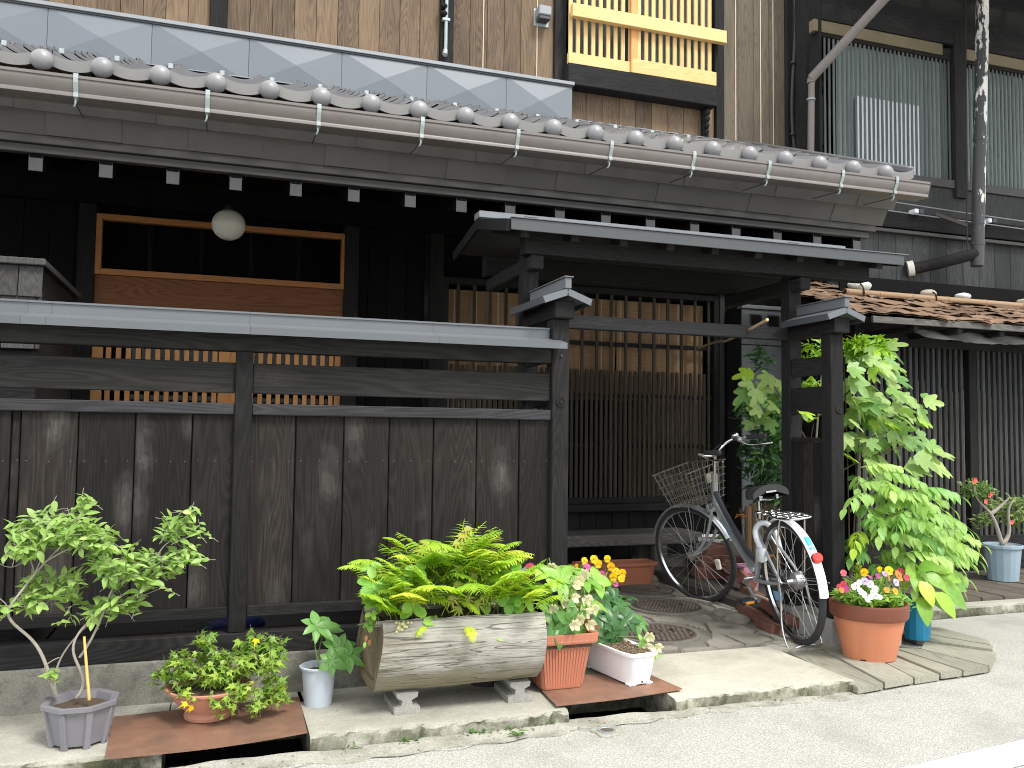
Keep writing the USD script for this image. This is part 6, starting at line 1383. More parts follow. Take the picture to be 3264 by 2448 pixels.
# 10. beige pot, blue pot with hosta
c = np.array((3.52, 3.89, .037)); t = Thing('beige_pot', 'plain beige pot squeezed between the big terracotta and blue pots', 'pot', c)
t.add('pot', lathe([(r_ * .8, z_ * 1.04) for r_, z_ in [(0, .008), (.072, .008), (.076, .0), (.098, .195), (.106, .197), (.108, .215), (.1, .217), (.09, .19)]], 32, c), M['plas_beige'], smooth=40); t.add('soil', lathe([(0, .2), (.076, .2)], 20, c), M['soil'])
c = np.array((3.78, 3.956, .036)); t = Thing('hosta_pot', 'bright blue faceted plastic pot of broad yellow green hosta leaves', 'potted plant', c)
dode = lambda r: [(r * math.cos(k * math.pi / 6 + .2), r * math.sin(k * math.pi / 6 + .2)) for k in range(12)]
t.add('pot', loft([dode(r * .77) for r in (.001, .082, .086, .104, .112, .114, .106, .098, .001)], (.008, .004, .0, .20, .202, .222, .224, .21, .19), c), M['plas_blue']); t.add('soil', lathe([(0, .2), (.075, .2)], 16, c), M['soil'])
for x, y, Y, dx, dz, l in ((1985, 1300, 3.62, -.1, -.9, .15), (2010, 1285, 3.62, .5, -.7, .15), (2045, 1270, 3.65, .9, -.5, .17), (2040, 1245, 3.7, 1.0, -.25, .17), (2020, 1230, 3.72, .9, -.1, .16), (1990, 1265, 3.62, .1, -.8, .15), (1970, 1250, 3.66, -.4, -.6, .14), (1960, 1235, 3.7, -.8, -.2, .13), (2000, 1215, 3.75, .6, .25, .15), (2055, 1285, 3.62, .7, -.7, .16), (2030, 1290, 3.58, .45, -.85, .16), (1975, 1215, 3.75, -.1, .7, .14), (2005, 1250, 3.65, .35, -.4, .14), (2035, 1215, 3.8, .9, .2, .15), (2065, 1262, 3.7, 1.0, -.5, .15), (1985, 1235, 3.66, .1, .2, .13)):
    b = P(x - 22 * dx, y - 10, Y=Y * 1.05); rope(t, [c + (0, 0, .2), (c + (0, 0, .26) + b) / 2, b], .0035, .0025, M['gstem'], 'stalk', 4)
    t.add('leaf', place(leaf(l * rng.uniform(.85, 1.05), l * .60, .18, .30, 8), b, (dx, -.55, dz * .75), (dx * .3 - .2, -1, .55)), LM['hosta'], smooth=True)

# 11. the wisteria like plant
c = P(1895, 1300, Y=4.1); c[2] = .05; t = Thing('pinnate_shrub', 'arching shrub of light green pinnate leaves beside the right gate post', 'shrub', c)
t.add('pot', lathe([(0, 0), (.12, 0), (.15, .2), (.155, .21), (.14, .21)], 28, c), M['plas_grey'], smooth=40); t.add('soil', lathe([(0, .19), (.14, .19)], 16, c), M['soil'])
stems = [[(1895, 1290), (1885, 1200), (1875, 1110), (1850, 1040)], [(1900, 1290), (1930, 1200), (1960, 1120), (1985, 1055)], [(1898, 1290), (1910, 1180), (1915, 1090), (1910, 1030)], [(1905, 1290), (1960, 1220), (2000, 1170)], [(1890, 1290), (1860, 1220), (1838, 1180)]]
for s_ in stems: rope(t, [P(x, y, Y=4.12 - .02 * i) for i, (x, y) in enumerate(s_)], .006, .003, M['dstem'])
L = []
for x, y, w, l in ((1850, 1035, -.6, .30), (1862, 1045, .5, .28), (1900, 1025, .75, .32), (1925, 1030, .9, .30), (1880, 1075, -.5, .30), (1900, 1070, .6, .32), (1935, 1085, .9, .34), (1960, 1062, .9, .30), (1985, 1060, .8, .28), (1845, 1095, -.4, .26), (1890, 1115, -.8, .32), (1905, 1120, .3, .32), (1950, 1120, .8, .34), (1985, 1110, .9, .34), (2000, 1125, 1, .32), (1850, 1150, -.9, .28), (1880, 1150, -.5, .30), (1925, 1150, .4, .32), (1965, 1160, .8, .32), (2000, 1170, 1, .30), (1860, 1195, -.5, .28), (1900, 1190, .1, .30), (1945, 1200, .5, .32), (1980, 1205, .8, .3), (2010, 1200, .9, .28), (1920, 1225, -.2, .26), (1960, 1235, .5, .26), (1835, 1165, -.9, .2), (1895, 1045, -.3, .28), (1870, 1010, .8, .26), (1940, 1140, -.5, .3), (1915, 1090, -.3, .3)) + tuple((rng.uniform(1850, 1990), rng.uniform(1060, 1240), rng.uniform(-.8, 1), .27) for _ in range(20)) + tuple((rng.uniform(1985, 2040), rng.uniform(1090, 1235), rng.uniform(.6, 1), .26) for _ in range(9)):
    L.append(place(pinnate(l, int(rng.integers(5, 8)), .078 * rng.uniform(.85, 1.15), .040, rng.uniform(.35, .75), .6), P(x - 12 * w, y, Y=4.1 + rng.uniform(-.16, .12)), (w, -.55 + rng.normal() * .3, .15)))
put(t, L, [LM['wist'], LM['wist'], LM['wist_dark']])

# 12. the fig, the nandina behind the gate
c = np.array((4.06, 4.86, .04)); t = Thing('fig_tree', 'leafy young fig tree with lobed light green leaves behind the right gate post', 'tree', c)
fb = [[(1745, 1290), (1750, 1150), (1760, 1000), (1770, 860), (1780, 760)], [(1755, 1050), (1820, 930), (1900, 870), (1960, 830)], [(1765, 900), (1830, 850), (1870, 790)], [(1752, 1100), (1830, 1010), (1900, 980), (1960, 960)], [(1760, 980), (1700, 880), (1670, 830)], [(1758, 1040), (1850, 960), (1930, 930)]]
for i, s_ in enumerate(fb): rope(t, [P(x, y, Y=4.86 - .05 * k * (i > 0) * (i != 4)) for k, (x, y) in enumerate(s_)], .014 if i == 0 else .008, .004, M['stem'] if i == 0 else M['dstem'], 'trunk' if i == 0 else 'branch')
L = []
fr_ = np.random.default_rng(21)
def figs(cx, cy, rx, ry, Y, n, l):
    for k in range(n):
        x, y = cx + fr_.uniform(-1, 1) * rx, cy + fr_.uniform(-1, 1) * ry; p = P(x, y, Y=Y + fr_.uniform(-.15, .25))
        d = np.array(((x - 1780) / 160 + fr_.normal() * .5, -.5 + fr_.normal() * .4, -.35 + fr_.normal() * .35))
        L.append(place(fan(FIG, l * fr_.uniform(.7, 1.15), .12, fr_.uniform(.1, .5)), p, d, (fr_.normal() * .4, -.7 + fr_.normal() * .3, .6)))
figs(1880, 830, 55, 90, 4.7, 62, .14); figs(1930, 900, 60, 55, 4.6, 34, .135); figs(1850, 930, 30, 70, 4.7, 28, .13); figs(1985, 870, 12, 22, 4.55, 4, .13); figs(1990, 985, 40, 28, 4.5, 10, .15); figs(1870, 1005, 40, 40, 4.7, 16, .13); figs(1655, 850, 38, 65, 4.95, 30, .13); figs(1758, 850, 18, 12, 4.9, 4, .1); figs(1850, 760, 28, 22, 4.75, 8, .12); figs(1725, 895, 12, 8, 4.2, 2, .1)
put(t, L, [LM['fig'], LM['fig'], LM['fig_dark']])
def nand(name, label, c, blobs, mats, l, stems_):
    t = Thing(name, label, 'shrub', c)
    for s_ in stems_: rope(t, s_, .006, .003, M['dstem'])
    L = []
    for a in blobs: L += blob(*a, lambda: leaf(l * rng.uniform(.6, 1.2), l * .27, .2, rng.uniform(.1, .5), 5), None, up=.0, gap=.02, flat=.3)
    put(t, L, mats, 'leaf', 300); return t
cn_ = np.array((3.95, 5.5, .05))
nand('nandina_shrub', 'dark green nandina with narrow leaves behind the bicycle', cn_, ((1650, 770, 5.4, 36, 26, .15, 12, 5), (1645, 890, 5.4, 50, 60, .2, 44, 5), (1655, 985, 5.4, 50, 60, .25, 76, 6), (1660, 1055, 5.4, 44, 40, .2, 52, 6), (1598, 880, 5.4, 18, 14, .1, 4, 4), (1672, 930, 5.3, 30, 70, .15, 34, 6)), [LM['nand'], LM['nand'], LM['helle']], .075,
     [[cn_ + (x, 0, 0), cn_ + (x * 1.4, -.05, .6), cn_ + (x * 2.2, -.1, 1.1 + x)] for x in (-.1, -.02, .06, .12)])
cn_ = np.array((4.15, 4.95, .05))
nand('bright_nandina', 'bright yellow green narrow leaved shrub top above the fig behind the gate post', cn_, ((1850, 745, 4.75, 34, 26, .15, 30, 6), (1880, 760, 4.75, 42, 24, .12, 22, 6), (1755, 765, 4.75, 34, 40, .12, 24, 6), (1752, 838, 4.7, 26, 20, .08, 14, 6), (1748, 890, 4.6, 22, 8, .06, 6, 5), (1890, 735, 4.72, 26, 9, .08, 8, 5)), LM['nandb'], .07,
     [[cn_, cn_ + (x, -.06, 1.0), cn_ + (x * 2, -.1, 1.8)] for x in (-.06, .03, .08)])
cn_ = np.array((5.05, 4.95, .1)); 
nand('evergreen_bush', 'dense dark green bush behind the pinnate shrub beside the lattice wall', cn_, ((1985, 1120, 4.8, 42, 34, .15, 60, 6), (2030, 1140, 4.8, 30, 18, .1, 18, 6)), LM['azal'], .04, [[cn_, cn_ + (0, 0, .3)]])

# 13. azalea bonsai
c = np.array((5.80, 5.19, .077)); t = Thing('azalea_bonsai', 'small azalea bonsai with coral flowers in a blue grey plastic pot', 'potted plant', c)
pg2 = lambda r: [(r * math.cos(k * math.pi / 8), r * math.sin(k * math.pi / 8)) for k in range(16)]
t.add('pot', loft([pg2(r * .69) for r in (.001, .150, .158, .192, .206, .212, .214, .200, .188, .001)], (.01, .006, .0, .245, .247, .252, .272, .276, .262, .235), c), M['plas_bluegrey'], smooth=20)
t.add('soil', wobble(lathe([(0, .25), (.13, .242)], 24, c), .01, 20), M['soil'])
for k in range(7): t.add('pebble', ball(c + (rng.uniform(-.03, .1), rng.uniform(-.08, .05), .255), rng.uniform(.016, .026), (1.2, .9, .7), 2), M['flag'], smooth=True)
for s_ in ([(2165, 1175), (2155, 1145), (2140, 1110), (2110, 1075), (2105, 1050)], [(2165, 1175), (2180, 1140), (2178, 1110), (2190, 1080)], [(2140, 1110), (2165, 1090), (2180, 1075)]): rope(t, [P(x, y, Y=5.19 - .02 * i) for i, (x, y) in enumerate(s_)], .018, .006, M['stem'], 'trunk')
L = []; mk = lambda: leaf(.036 * rng.uniform(.7, 1.2), .016, .2, .25, 4)
for a in ((2115, 1060, 5.15, 36, 24, .12, 70, 6), (2185, 1095, 5.25, 48, 30, .16, 100, 6), (2120, 1120, 5.25, 24, 14, .08, 22, 6), (2200, 1125, 5.3, 30, 16, .1, 34, 6), (2095, 1045, 5.25, 20, 10, .06, 14, 5)): L += blob(*a, mk, None, up=.4, gap=.009)
put(t, L, LM['azal'])
for x, y in ((2106, 1037), (2137, 1070), (2103, 1040), (2141, 1066), (2185, 1128), (2128, 1083)):
    p = P(x, y, Y=5.08); t.add('flower', cat([place(leaf(.024, .017, .2, .1, 4), p, (math.cos(a), -.4, math.sin(a)), (0, -1, .1)) for a in np.arange(5) * 1.257]), PET['coral'])
# ================================================================ bicycle and what lies round it
hd = math.radians(9.5); ln = math.radians(7.5)
Bf = np.array([math.sin(hd), math.cos(hd), 0]); Bl0 = np.array([-math.cos(hd), math.sin(hd), 0])
Bu = np.array([0, 0, 1.]) * math.cos(ln) + Bl0 * math.sin(ln); Bl = np.cross(Bu, Bf)
BO = np.array([3.0, 3.975, .052])
WB, WR = 1.215, .335
def BT_(m):
    v, f = arr(m); return v @ np.array([Bf, Bl, Bu]) + BO, f
# steering: front group turned to the left about the head tube
sa = np.array([.955, 0, .62]); sb_ = np.array([.90, 0, .86]); sx_ = (sb_ - sa) / np.linalg.norm(sb_ - sa); STEER = math.radians(30)
def ST(m):
    v, f = arr(m); v = v - sa; k = sx_
    v = v * math.cos(STEER) + np.cross(k, v) * math.sin(STEER) + np.outer(v @ k, k) * (1 - math.cos(STEER))
    return v + sa, f
bike = Thing('bicycle', 'silver city bicycle with a wire basket and rear rack parked in the gateway', 'bicycle', BO)
chrome = plain('chrome', (.62, .63, .64), .18, 1.0, var=.05); silver = plain('silver_paint', (.42, .44, .46), .28, .6, var=.04); dgrey = plain('dark_grey_paint', (.07, .075, .085), .3, .4)
rubber = plain('black_rubber', (.018, .018, .019), .7, var=.2); steel = plain('dull_steel', (.40, .40, .40), .35, .8); white = plain('white_mudguard', (.78, .79, .82), .35, var=.02)
blackp = plain('black_plastic', (.015, .015, .016), .4); redl = plain('red_reflector', (.62, .02, .015), .2, coat=.6); teal = plain('teal_decal', (.03, .30, .36), .4); amber = plain('amber_reflector', (.6, .22, .01), .25)
def lath_y(prof, n, c): v, f = lathe(prof, n); return v[:, [0, 2, 1]] * (1, -1, 1) + np.array(c), f
def wheel(cx, tr, hubw):
    c = np.array([cx, 0, WR]); a = np.linspace(0, 2 * np.pi, 17)
    w = bike.holder('wheel')
    add = lambda nm, m, mt, sm=40: bike.add(nm, BT_(tr(m)), mt, parent=w, smooth=sm)
    q = np.linspace(0, 2 * np.pi, 13)[:-1]
    add('tyre', lath_y([(WR - .019 + .019 * math.cos(b), .0185 * math.sin(b)) for b in q] + [(WR, 0)], 64, c), rubber)
    add('rim', lath_y([(WR - .036, -.011), (WR - .028, -.013), (WR - .028, .013), (WR - .036, .011), (WR - .044, 0), (WR - .036, -.011)], 64, c), chrome)
    add('hub', lath_y([(0, -hubw - .02), (.008, -hubw - .02), (.008, -hubw), (.030, -hubw), (.030, -hubw + .004), (.018, -hubw + .012), (.018, hubw - .012), (.030, hubw - .004), (.030, hubw), (.008, hubw), (.008, hubw + .02), (0, hubw + .02)], 24, c), chrome)
    n = 28
    for k in range(n):
        s = 1 if k % 2 else -1; a0 = 2 * np.pi * k / n; a1 = a0 + (1 if (k // 2) % 2 else -1) * 1.15
        p0 = c + (.028 * math.cos(a1), s * (hubw - .002), .028 * math.sin(a1)); p1 = c + ((WR - .038) * math.cos(a0), 0, (WR - .038) * math.sin(a0))
        add('spoke', tube([p0, p1], .0013, 5), steel)
    return w
I_ = lambda m: m
wr_ = wheel(0, I_, .045); wf_ = wheel(WB, ST, .04)
bike.add('drum_brake', BT_(lath_y([(0, .05), (.042, .05), (.046, .044), (.046, .012), (.03, .008), (0, .008)], 28, (0, 0, WR))), steel, parent=wr_, smooth=40)
bike.add('sprocket', BT_(lath_y([(0, -.046), (.04, -.046), (.04, -.042), (0, -.042)], 24, (0, 0, WR))), blackp, parent=wr_)
a_ = math.radians(200); bike.add('spoke_reflector', BT_(ST(box((WB - .20, -.012, WR - .10), (WB - .165, .012, WR - .03), .006))), plain('clear_reflector', (.55, .5, .42), .25), parent=wf_)
def B(name, m, mt, st=False, sm=40, parent=None): return bike.add(name, BT_(ST(m) if st else m), mt, smooth=sm, parent=parent)
BB = np.array([.44, 0, .285]); hb, ht = np.array([.948, 0, .655]), np.array([.905, 0, .845])
fr = bike.holder('frame')
F_ = lambda nm, pts, r, mt, n=6: bike.add(nm, BT_(tube(smoothpath(pts, n), r, 14)), mt, parent=fr, smooth=True)
F_('head_tube', [hb, ht], .019, silver); F_('down_tube', [hb + (-.005, 0, .02), (.80, 0, .555), (.62, 0, .42), BB + (.02, 0, .03)], .021, silver); F_('upper_tube', [ht + (.01, 0, -.09), (.76, 0, .60), (.58, 0, .46), (.46, 0, .395), (.405, 0, .40)], .017, dgrey)
stp = np.array([.315, 0, .62]); F_('seat_tube', [BB, stp], .0165, silver)
for s in (-1, 1):
    F_('chain_stay', [BB + (-.02, s * .03, 0), (.2, s * .05, .30), (0, s * .062, WR)], .010, silver); F_('seat_stay', [stp + (-.01, s * .02, -.05), (.16, s * .048, .47), (0, s * .062, WR)], .008, silver)
bike.add('decal', BT_(cat([obox((.83 - .0145 * k, .0005, .580 - .0110 * k), (.826 - .0145 * k, .0005, .576 - .0110 * k), .0445, .010 + .014 * (k % 3 != 1), (1, 0, .7), .001) for k in range(9)])), teal, parent=fr)
B('seat_post', tube([stp - (0, 0, .03), (.29, 0, .75)], .0125, 12), chrome); B('post_clamp', tube([stp + (.003, 0, -.025), stp + (-.003, 0, .012)], .022, 12), steel)
# saddle
def saddle(u, v):
    x = .385 - .27 * u; w = .032 + .10 * np.clip((u - .25) / .55, 0, 1) ** 1.3 * (1 - .25 * np.clip((u - .85) / .15, 0, 1)); a = np.pi * (v * 1.16 - .08)
    return np.stack([x, w * np.cos(a), .78 + .012 * u + (.022 + .014 * np.sin(np.pi * np.clip(u, 0, 1)) * .4 + .02 * u) * np.sin(a) ** .8 if False else .785 + .014 * u + (.038 + .02 * u) * np.sin(a)], 1)
sd_ = grid(saddle, 18, 14); B('saddle', cat([sd_, (np.vstack([saddle(np.linspace(0, 1, 20), 0 * np.linspace(0, 1, 20)), saddle(np.linspace(0, 1, 20), 0 * np.linspace(0, 1, 20) + 1)]), np.array([[i, i + 1, 21 + i] for i in range(19)] + [[i, 21 + i, 20 + i] for i in range(19)]))]), blackp, sm=True)
e_ = saddle(np.ones(15), np.linspace(0, 1, 15)); B('saddle_back', (np.vstack([e_, e_.mean(0)]), np.array([[i, i + 1, 15] for i in range(14)])), blackp)
sp_ = B('saddle_rails', cat([tube(smoothpath([(.37, s * .02, .785), (.28, s * .03, .765), (.15, s * .05, .775), (.13, 0, .77)], 5), .004, 6) for s in (-1, 1)] + [tube([(.15, s * .05, .772), (.15, s * .05, .795)], .016, 8) for s in (-1, 1)]), chrome)
B('saddle_badge', box((.108, -.03, .812), (.112, .03, .822), .001), steel)
# mudguards
def guard(c, a0, a1, w, r, tr, mt, name, depth=.016):
    def fn(u, v): a = np.radians(a0 + (a1 - a0) * u); b = (v - .5) * 2; rr = r - depth * b ** 2; return np.stack([c + rr * np.cos(a), w * b, WR + rr * np.sin(a)], 1)
    return B(name, grid(fn, 40, 8), mt, tr is ST, True)
rg_ = guard(0, 60, 184, .025, WR + .018, I_, white, 'rear_mudguard'); guard(WB, -20 + 40, 122, .028, WR + .018, ST, silver, 'front_mudguard')
guard(WB, 122, 160, .028, WR + .018, ST, silver, 'front_mudguard')
def onguard(a, r=WR + .02): a = math.radians(a); return np.array([r * math.cos(a), 0, WR + r * math.sin(a)]), np.array([math.cos(a), 0, math.sin(a)])
p, d = onguard(151); rl_ = lathe([(0, .022), (.020, .022), (.026, .016), (.027, 0), (0, 0)], 28)
zx = d * .9 + np.array([-.45, 0, -.05]); zx /= np.linalg.norm(zx); yx = np.array([0, 1., 0]); xx = np.cross(yx, zx); B('rear_reflector', (rl_[0] @ np.array([xx, yx, zx]) + p, rl_[1]), redl, sm=40)
B('reflector_cup', (rl_[0] * (1.06, 1.06, .6) @ np.array([xx, yx, zx]) + p - zx * .004, rl_[1]), blackp, sm=40)
for a0_, a1_ in ((130, 139), (140.5, 143)):
    def fn(u, v): a = np.radians(a0_ + (a1_ - a0_) * u); b = (v - .5) * 1.0; rr = WR + .0185 - .016 * b ** 2; return np.stack([rr * np.cos(a), .030 * b, WR + rr * np.sin(a)], 1)
    B('mudguard_sticker', grid(fn, 6, 4), teal)
for s in (-1, 1): B('mudguard_stay', tube([(0, s * .066, WR), tuple(onguard(172)[0] + (0, s * .03, 0))], .0022, 6), steel)
# rack
rk_ = bike.holder('rack'); zr_ = .700
RK = lambda nm, pts, r, n=5: bike.add(nm, BT_(tube(smoothpath(pts, n), r, 8)), chrome, parent=rk_, smooth=True)
RK('rack_loop', [(.24, .05, zr_), (.0, .068, zr_), (-.17, .07, zr_), (-.205, .05, zr_), (-.205, -.05, zr_), (-.17, -.07, zr_), (.0, -.068, zr_), (.24, -.05, zr_)], .006)
for y in (-.034, 0, .034): RK('rack_rod', [(.22, y, zr_), (-.2, y, zr_)], .0045)
for x in (.18, .1, .02, -.06, -.14): RK('rack_bar', [(x, -.066, zr_ - .002), (x, .066, zr_ - .002)], .004)
for s in (-1, 1): RK('rack_leg', [(-.10, s * .07, zr_), (-.06, s * .078, zr_ - .12), (0, s * .075, WR + .01)], .005); RK('rack_brace', [(.24, s * .05, zr_), (.29, s * .02, zr_ - .09)], .005)
# ring lock, dynamo, chain case, cranks, stand
lk = B('ring_lock', tube(smoothpath([(.20, .055, .46), (.235, .06, .53), (.27, .045, .60), (.28, 0, .625), (.27, -.045, .60), (.235, -.06, .53), (.20, -.055, .46)], 5), .016, 10), plain('pale_lock_case', (.55, .58, .60), .35), sm=True)
B('lock_body', box((.17, .04, .42), (.23, .085, .50), .014), plain('lock_body', (.52, .55, .57), .35), parent=lk)
cc_ = [(BB[0] + .085, .285), (BB[0], .285 + .075), (.2, .285 + .072), (.0, WR + .05), (-.045, WR), (.0, WR - .04), (.2, .285 - .06), (BB[0], .285 - .075)]
pp2 = prism([(x, z) for x, z in cc_], -.007, .007, .002); B('chain_case', (pp2[0][:, [0, 2, 1]] * (1, 1, 1) + (0, -.055, 0), pp2[1][:, ::-1]), dgrey)
B('crank_axle', lath_y([(0, -.085), (.012, -.085), (.012, .085), (0, .085)], 14, BB), steel)
for s, aa in ((1, 215), (-1, 35)):
    a = math.radians(aa); e = BB + np.array([.165 * math.cos(a), s * .085, .165 * math.sin(a)]); ck = B('crank', obox(BB + (0, s * .08, 0), e, .014, .024, (0, 1, 0), .004), steel)
    pd = B('pedal', box(e + (-.045, s * .012 if s > 0 else -.098, -.012), e + (.045, .098 if s > 0 else -.012, .012), .006), blackp)
    B('pedal_reflector', box(e + (-.0475, s * .03 if s > 0 else -.08, -.007), e + (-.0455, .08 if s > 0 else -.03, .007), .0008), amber, parent=pd)
sd2 = B('stand', tube(smoothpath([(0, .075, WR), (-.015, .088, .2), (-.05, .10, .03), (-.062, .095, .006), (-.06, 0, .008), (-.062, -.095, .006), (-.05, -.10, .03), (-.015, -.088, .2), (0, -.075, WR)], 5), .006, 8), chrome, sm=True)
for s in (-1, 1): B('stand_plate', obox((.0, s * .078, WR + .01), (-.012, s * .085, WR - .14), .022, .005, (0, 1, 0), .001), steel, parent=sd2)
# fork, stem, bars (turned)
fh = np.array([WB, 0, WR])
for s in (-1, 1): B('fork_blade', tube(smoothpath([hb + (.008, s * .035, -.0), hb + (.05, s * .045, -.12), (1.08, s * .05, .42), fh + (0, s * .05, 0)], 6), .0105, 10), silver, True, True)
B('fork_crown', box(hb + (-.018, -.045, -.02), hb + (.03, .045, .012), .008), silver, True)
sm_t = np.array([.862, 0, 1.0]); B('stem', tube([ht - (0, 0, .0), sm_t], .0115, 12), chrome, True); B('headset', tube([ht - sx_ * .01, ht + sx_ * .035], .021, 14), steel, True)
B('stem_clamp', ball(sm_t + (.012, 0, .002), .020, (1.3, 1.1, .9), 2), chrome, True, True)
hp = [(.66, .235, 1.055), (.76, .22, 1.06), (.86, .165, 1.055), (.885, .10, 1.025), (.875, 0, 1.0), (.885, -.10, 1.025), (.86, -.165, 1.055), (.76, -.22, 1.06), (.66, -.235, 1.055)]
B('handlebar', tube(smoothpath(hp, 6), .0112, 12), chrome, True, True)
for s in (-1, 1):
    B('grip', tube([(.62, s * .241, 1.053), (.75, s * .222, 1.06)], [.0165, .0155], 12), rubber, True, True)
    lv = B('brake_lever', tube(smoothpath([(.80, s * .205, 1.05), (.77, s * .205, 1.025), (.64, s * .235, 1.005), (.60, s * .26, 1.0)], 5), [.008] * 15 + [.005], 8) if 0 else tube(smoothpath([(.80, s * .205, 1.05), (.77, s * .205, 1.025), (.64, s * .235, 1.005), (.60, s * .26, 1.0)], 5), .0062, 8), chrome, True, True)
    B('lever_clamp', ball((.80, s * .203, 1.052), .018, (1, 1, 1), 2), steel, True, True)
B('bell', ball((.82, -.19, 1.085), .028, (1, 1, .8), 3), chrome, True, True); B('bell_base', tube([(.82, -.19, 1.055), (.82, -.19, 1.075)], .02, 12), blackp, True)
for s, k in ((1, .02), (-1, -.02), (1, .05)):
    B('brake_cable', tube(smoothpath([(.80, s * .20, 1.045), (.93, s * .13, 1.03), (1.0, s * .05, .93), (.985, k, .80), (.95, k, .66)], 6), .003, 6), dgrey, True, True)
# basket
def bpt(u, v, side):   # u across, v down
    pass
z1b, z0b = .93, .70; tw_, td, bw, bd_ = .20, .155, .155, .11; cxb = 1.10
def ring(t): w, d_ = tw_ + (bw - tw_) * t, td + (bd_ - td) * t; z = z1b + (z0b - z1b) * t; cx = cxb - .015 * t; return [(cx - d_, -w, z), (cx + d_, -w, z), (cx + d_, w, z), (cx - d_, w, z)]
bk_ = bike.holder('basket')
def W(nm, pts, r=.0017): bike.add(nm, BT_(ST(tube(np.array(pts, float), r, 5))), plain_basket, parent=bk_)
plain_basket = plain('basket_wire', (.22, .205, .17), .4, .6)
for k, t_ in enumerate(np.linspace(0, 1, 6)): rr_ = ring(t_); W('hoop', rr_ + rr_[:1] + rr_[1:2], .0035 if k == 0 else .0017)
for (i, j, n) in ((0, 1, 7), (1, 2, 8), (2, 3, 7), (3, 0, 8)):
    for k in range(n):
        u = (k + .5) / n; T_, B_ = ring(0), ring(1); p0 = np.array(T_[i]) * (1 - u) + np.array(T_[j]) * u; p1 = np.array(B_[i]) * (1 - u) + np.array(B_[j]) * u; W('upright_wire', [p0, p1])
R1 = np.array(ring(1))
for k in range(1, 7): u = k / 7; W('floor_wire', [R1[0] * (1 - u) + R1[3] * u, R1[1] * (1 - u) + R1[2] * u])
for k in range(1, 6): u = k / 6; W('floor_wire', [R1[0] * (1 - u) + R1[1] * u, R1[3] * (1 - u) + R1[2] * u])
bike.add('basket_tag', BT_(ST(box((cxb - .150, -.06, .82), (cxb - .146, .02, .88), .001))), plain('faded_tag', (.35, .33, .25), .6), parent=bk_)
for s in (-1, 1): B('basket_stay', tube(smoothpath([(1.09, s * .10, .70), (1.12, s * .075, .55), fh + (0, s * .055, .0)], 4), .003, 6), steel, True, True)
B('caliper', box(hb + (.03, -.03, -.03), hb + (.06, .03, .03), .008), steel, True)

# ---------------------------------------------------------------- brick edging and odds and ends along the path
bricks = plain('red_brick', (.165, .068, .048), .85, var=.35, scale=18, bump=.5, dirt=.5, dirtc=(.16, .10, .075), dscale=7); brickp = plain('pale_mortared_brick', (.30, .25, .20), .9, var=.3, scale=22, bump=.5)
be = Thing('brick_edging', 'crumbling stepped edging of old red bricks under the bicycle', 'brick edging', (3.2, 4.8, .05)); br_ = np.random.default_rng(4)
def brick(c, yaw, pitch, roll, sz=(.21, .10, .06)):
    v, f = box(-np.array(sz) / 2, np.array(sz) / 2, .006); Rm = trimesh.transformations.euler_matrix(roll, pitch, yaw)[:3, :3]; return wobble((v @ Rm.T + np.array(c), f), .003, 20, int(br_.integers(99)))
for k in range(7):
    u = k / 6; x, y = 3.02 + .42 * u, 4.28 + 1.2 * u
    be.add('brick', brick((x + .02, y, .07), 1.25 + br_.uniform(-.15, .15), 0, .25, (.2, .1, .06)), bricks); be.add('brick', brick((x + .13, y + .03, .12), 1.25 + br_.uniform(-.2, .2), br_.uniform(-.1, .1), .35), brickp if k % 3 == 2 else bricks)
for k in range(5):
    u = k / 4; be.add('brick', brick((3.42 + .12 * u, 5.1 + .55 * u, .20 + .01 * k), 1.3 + br_.uniform(-.3, .3), br_.uniform(-.2, .2), .5), bricks); be.add('brick', brick((3.44 + .16 * u, 5.15 + .5 * u, .12), 1.3 + br_.uniform(-.3, .3), 0, .2), bricks if k % 2 else brickp)
for r_ in range(3):
    for q_ in range(2):
        pc = P(1528 + 44 * q_ + 8 * r_, 1238 - 26 * r_, Y=5.62 + .03 * r_); be.add('brick', brick(pc, -.25 + .1 * r_, .12, .1, (.2, .12, .085)), bricks if (r_ + q_) % 4 != 3 else brickp)
be.add('earth_fill', wobble(box((3.2, 4.5, .02), (3.95, 6.2, .12), .03), .02, 6), M['earth'])
for k, (x, y, r) in enumerate(((2.98, 4.55, .07), (3.0, 4.72, .06))): be.add('mortar_lump', wobble(ball((x, y, .06), r, (1.1, 1.3, .5), 2), .012, 14, k), M['flag'])
c = P(1549, 1205, Y=6.05); c[2] = .06; t = Thing('white_bucket', 'white plastic plant pot behind the bicycle front wheel', 'pot', c)
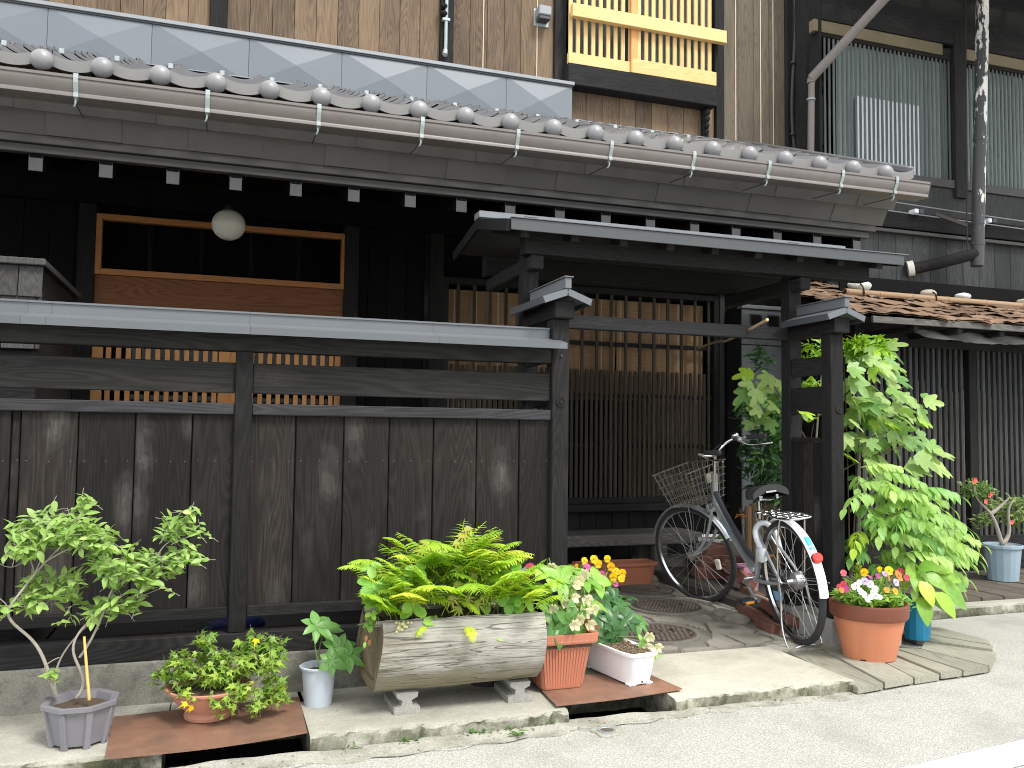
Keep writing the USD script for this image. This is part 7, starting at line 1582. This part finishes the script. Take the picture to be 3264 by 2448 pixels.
t.add('pot', lathe([(0, 0), (.15, 0), (.17, .27), (.18, .275), (.182, .30), (.172, .302), (.16, .26)], 36, c), M['plas_white'], smooth=40); t.add('soil', lathe([(0, .28), (.165, .28)], 16, c), M['soil'])
L = blob(1572, 1168, 5.9, 30, 16, .08, 12, 5, lambda: serrate(.06, .05, 4, .2, .3), None); put(t, L, LM['helle'])
c = P(1613, 1215, Y=5.2); c[2] = .1; t = Thing('pink_pot', 'small pink plastic pot seen through the bicycle frame', 'pot', c); t.add('pot', loft([sq(.055, .008), sq(.07, .008), sq(.074, .008), sq(.066, .008)], (0, .17, .175, .17), c), plain('pink_plastic', (.50, .24, .36), .45)); t.add('soil', box(c + (-.06, -.06, .13), c + (.06, .06, .15)), M['soil'])
c = P(1655, 1180, Y=5.3); c[2] = .05; t = Thing('log_palisade', 'short palisade of brown split logs behind the bicycle saddle', 'palisade', c)
for k in range(7): t.add('log', wobble(tube([c + (-.15 + k * .05, .01 * (k % 2), 0), c + (-.15 + k * .05, .01 * (k % 2), .62 + .02 * math.sin(k * 2.2))], .026, 10), .003, 20, k), wood(f'split_log_{k}', [(0, (.06, .035, .018)), (.5, (.17, .10, .055)), (1, (.27, .17, .10))], 'z', fig=.3) if k == 0 else M['brown'])
c = P(1682, 1190, Y=4.75); c[2] = .1; t = Thing('blue_can', 'small light blue watering can behind the rear wheel', 'can', c); t.add('can', lathe([(0, 0), (.05, 0), (.055, .09), (.04, .12), (.0, .12)], 24, c), plain('light_blue_plastic', (.14, .38, .66), .4), smooth=40); t.add('handle', tube(smoothpath([c + (.05, 0, .08), c + (.09, 0, .07), c + (.05, 0, .02)], 4), .006, 6), plain('light_blue_handle', (.14, .38, .66), .4))
c = np.array((3.62, 5.35, .1)); t = Thing('dry_seedling', 'dry orange brown twig plant beside the log palisade', 'plant', c)
for k in range(7): p = P(1600 + rng.uniform(-18, 26), 1150 + rng.uniform(-55, 35), Y=5.3); rope(t, [c, (c + p) / 2, p], .003, .0015, M['dstem'], 'twig', 4)
L = blob(1607, 1110, 5.3, 14, 12, .05, 6, 5, lambda: leaf(.04, .015), None); put(t, L, [PET['orange'], M['dstem']])
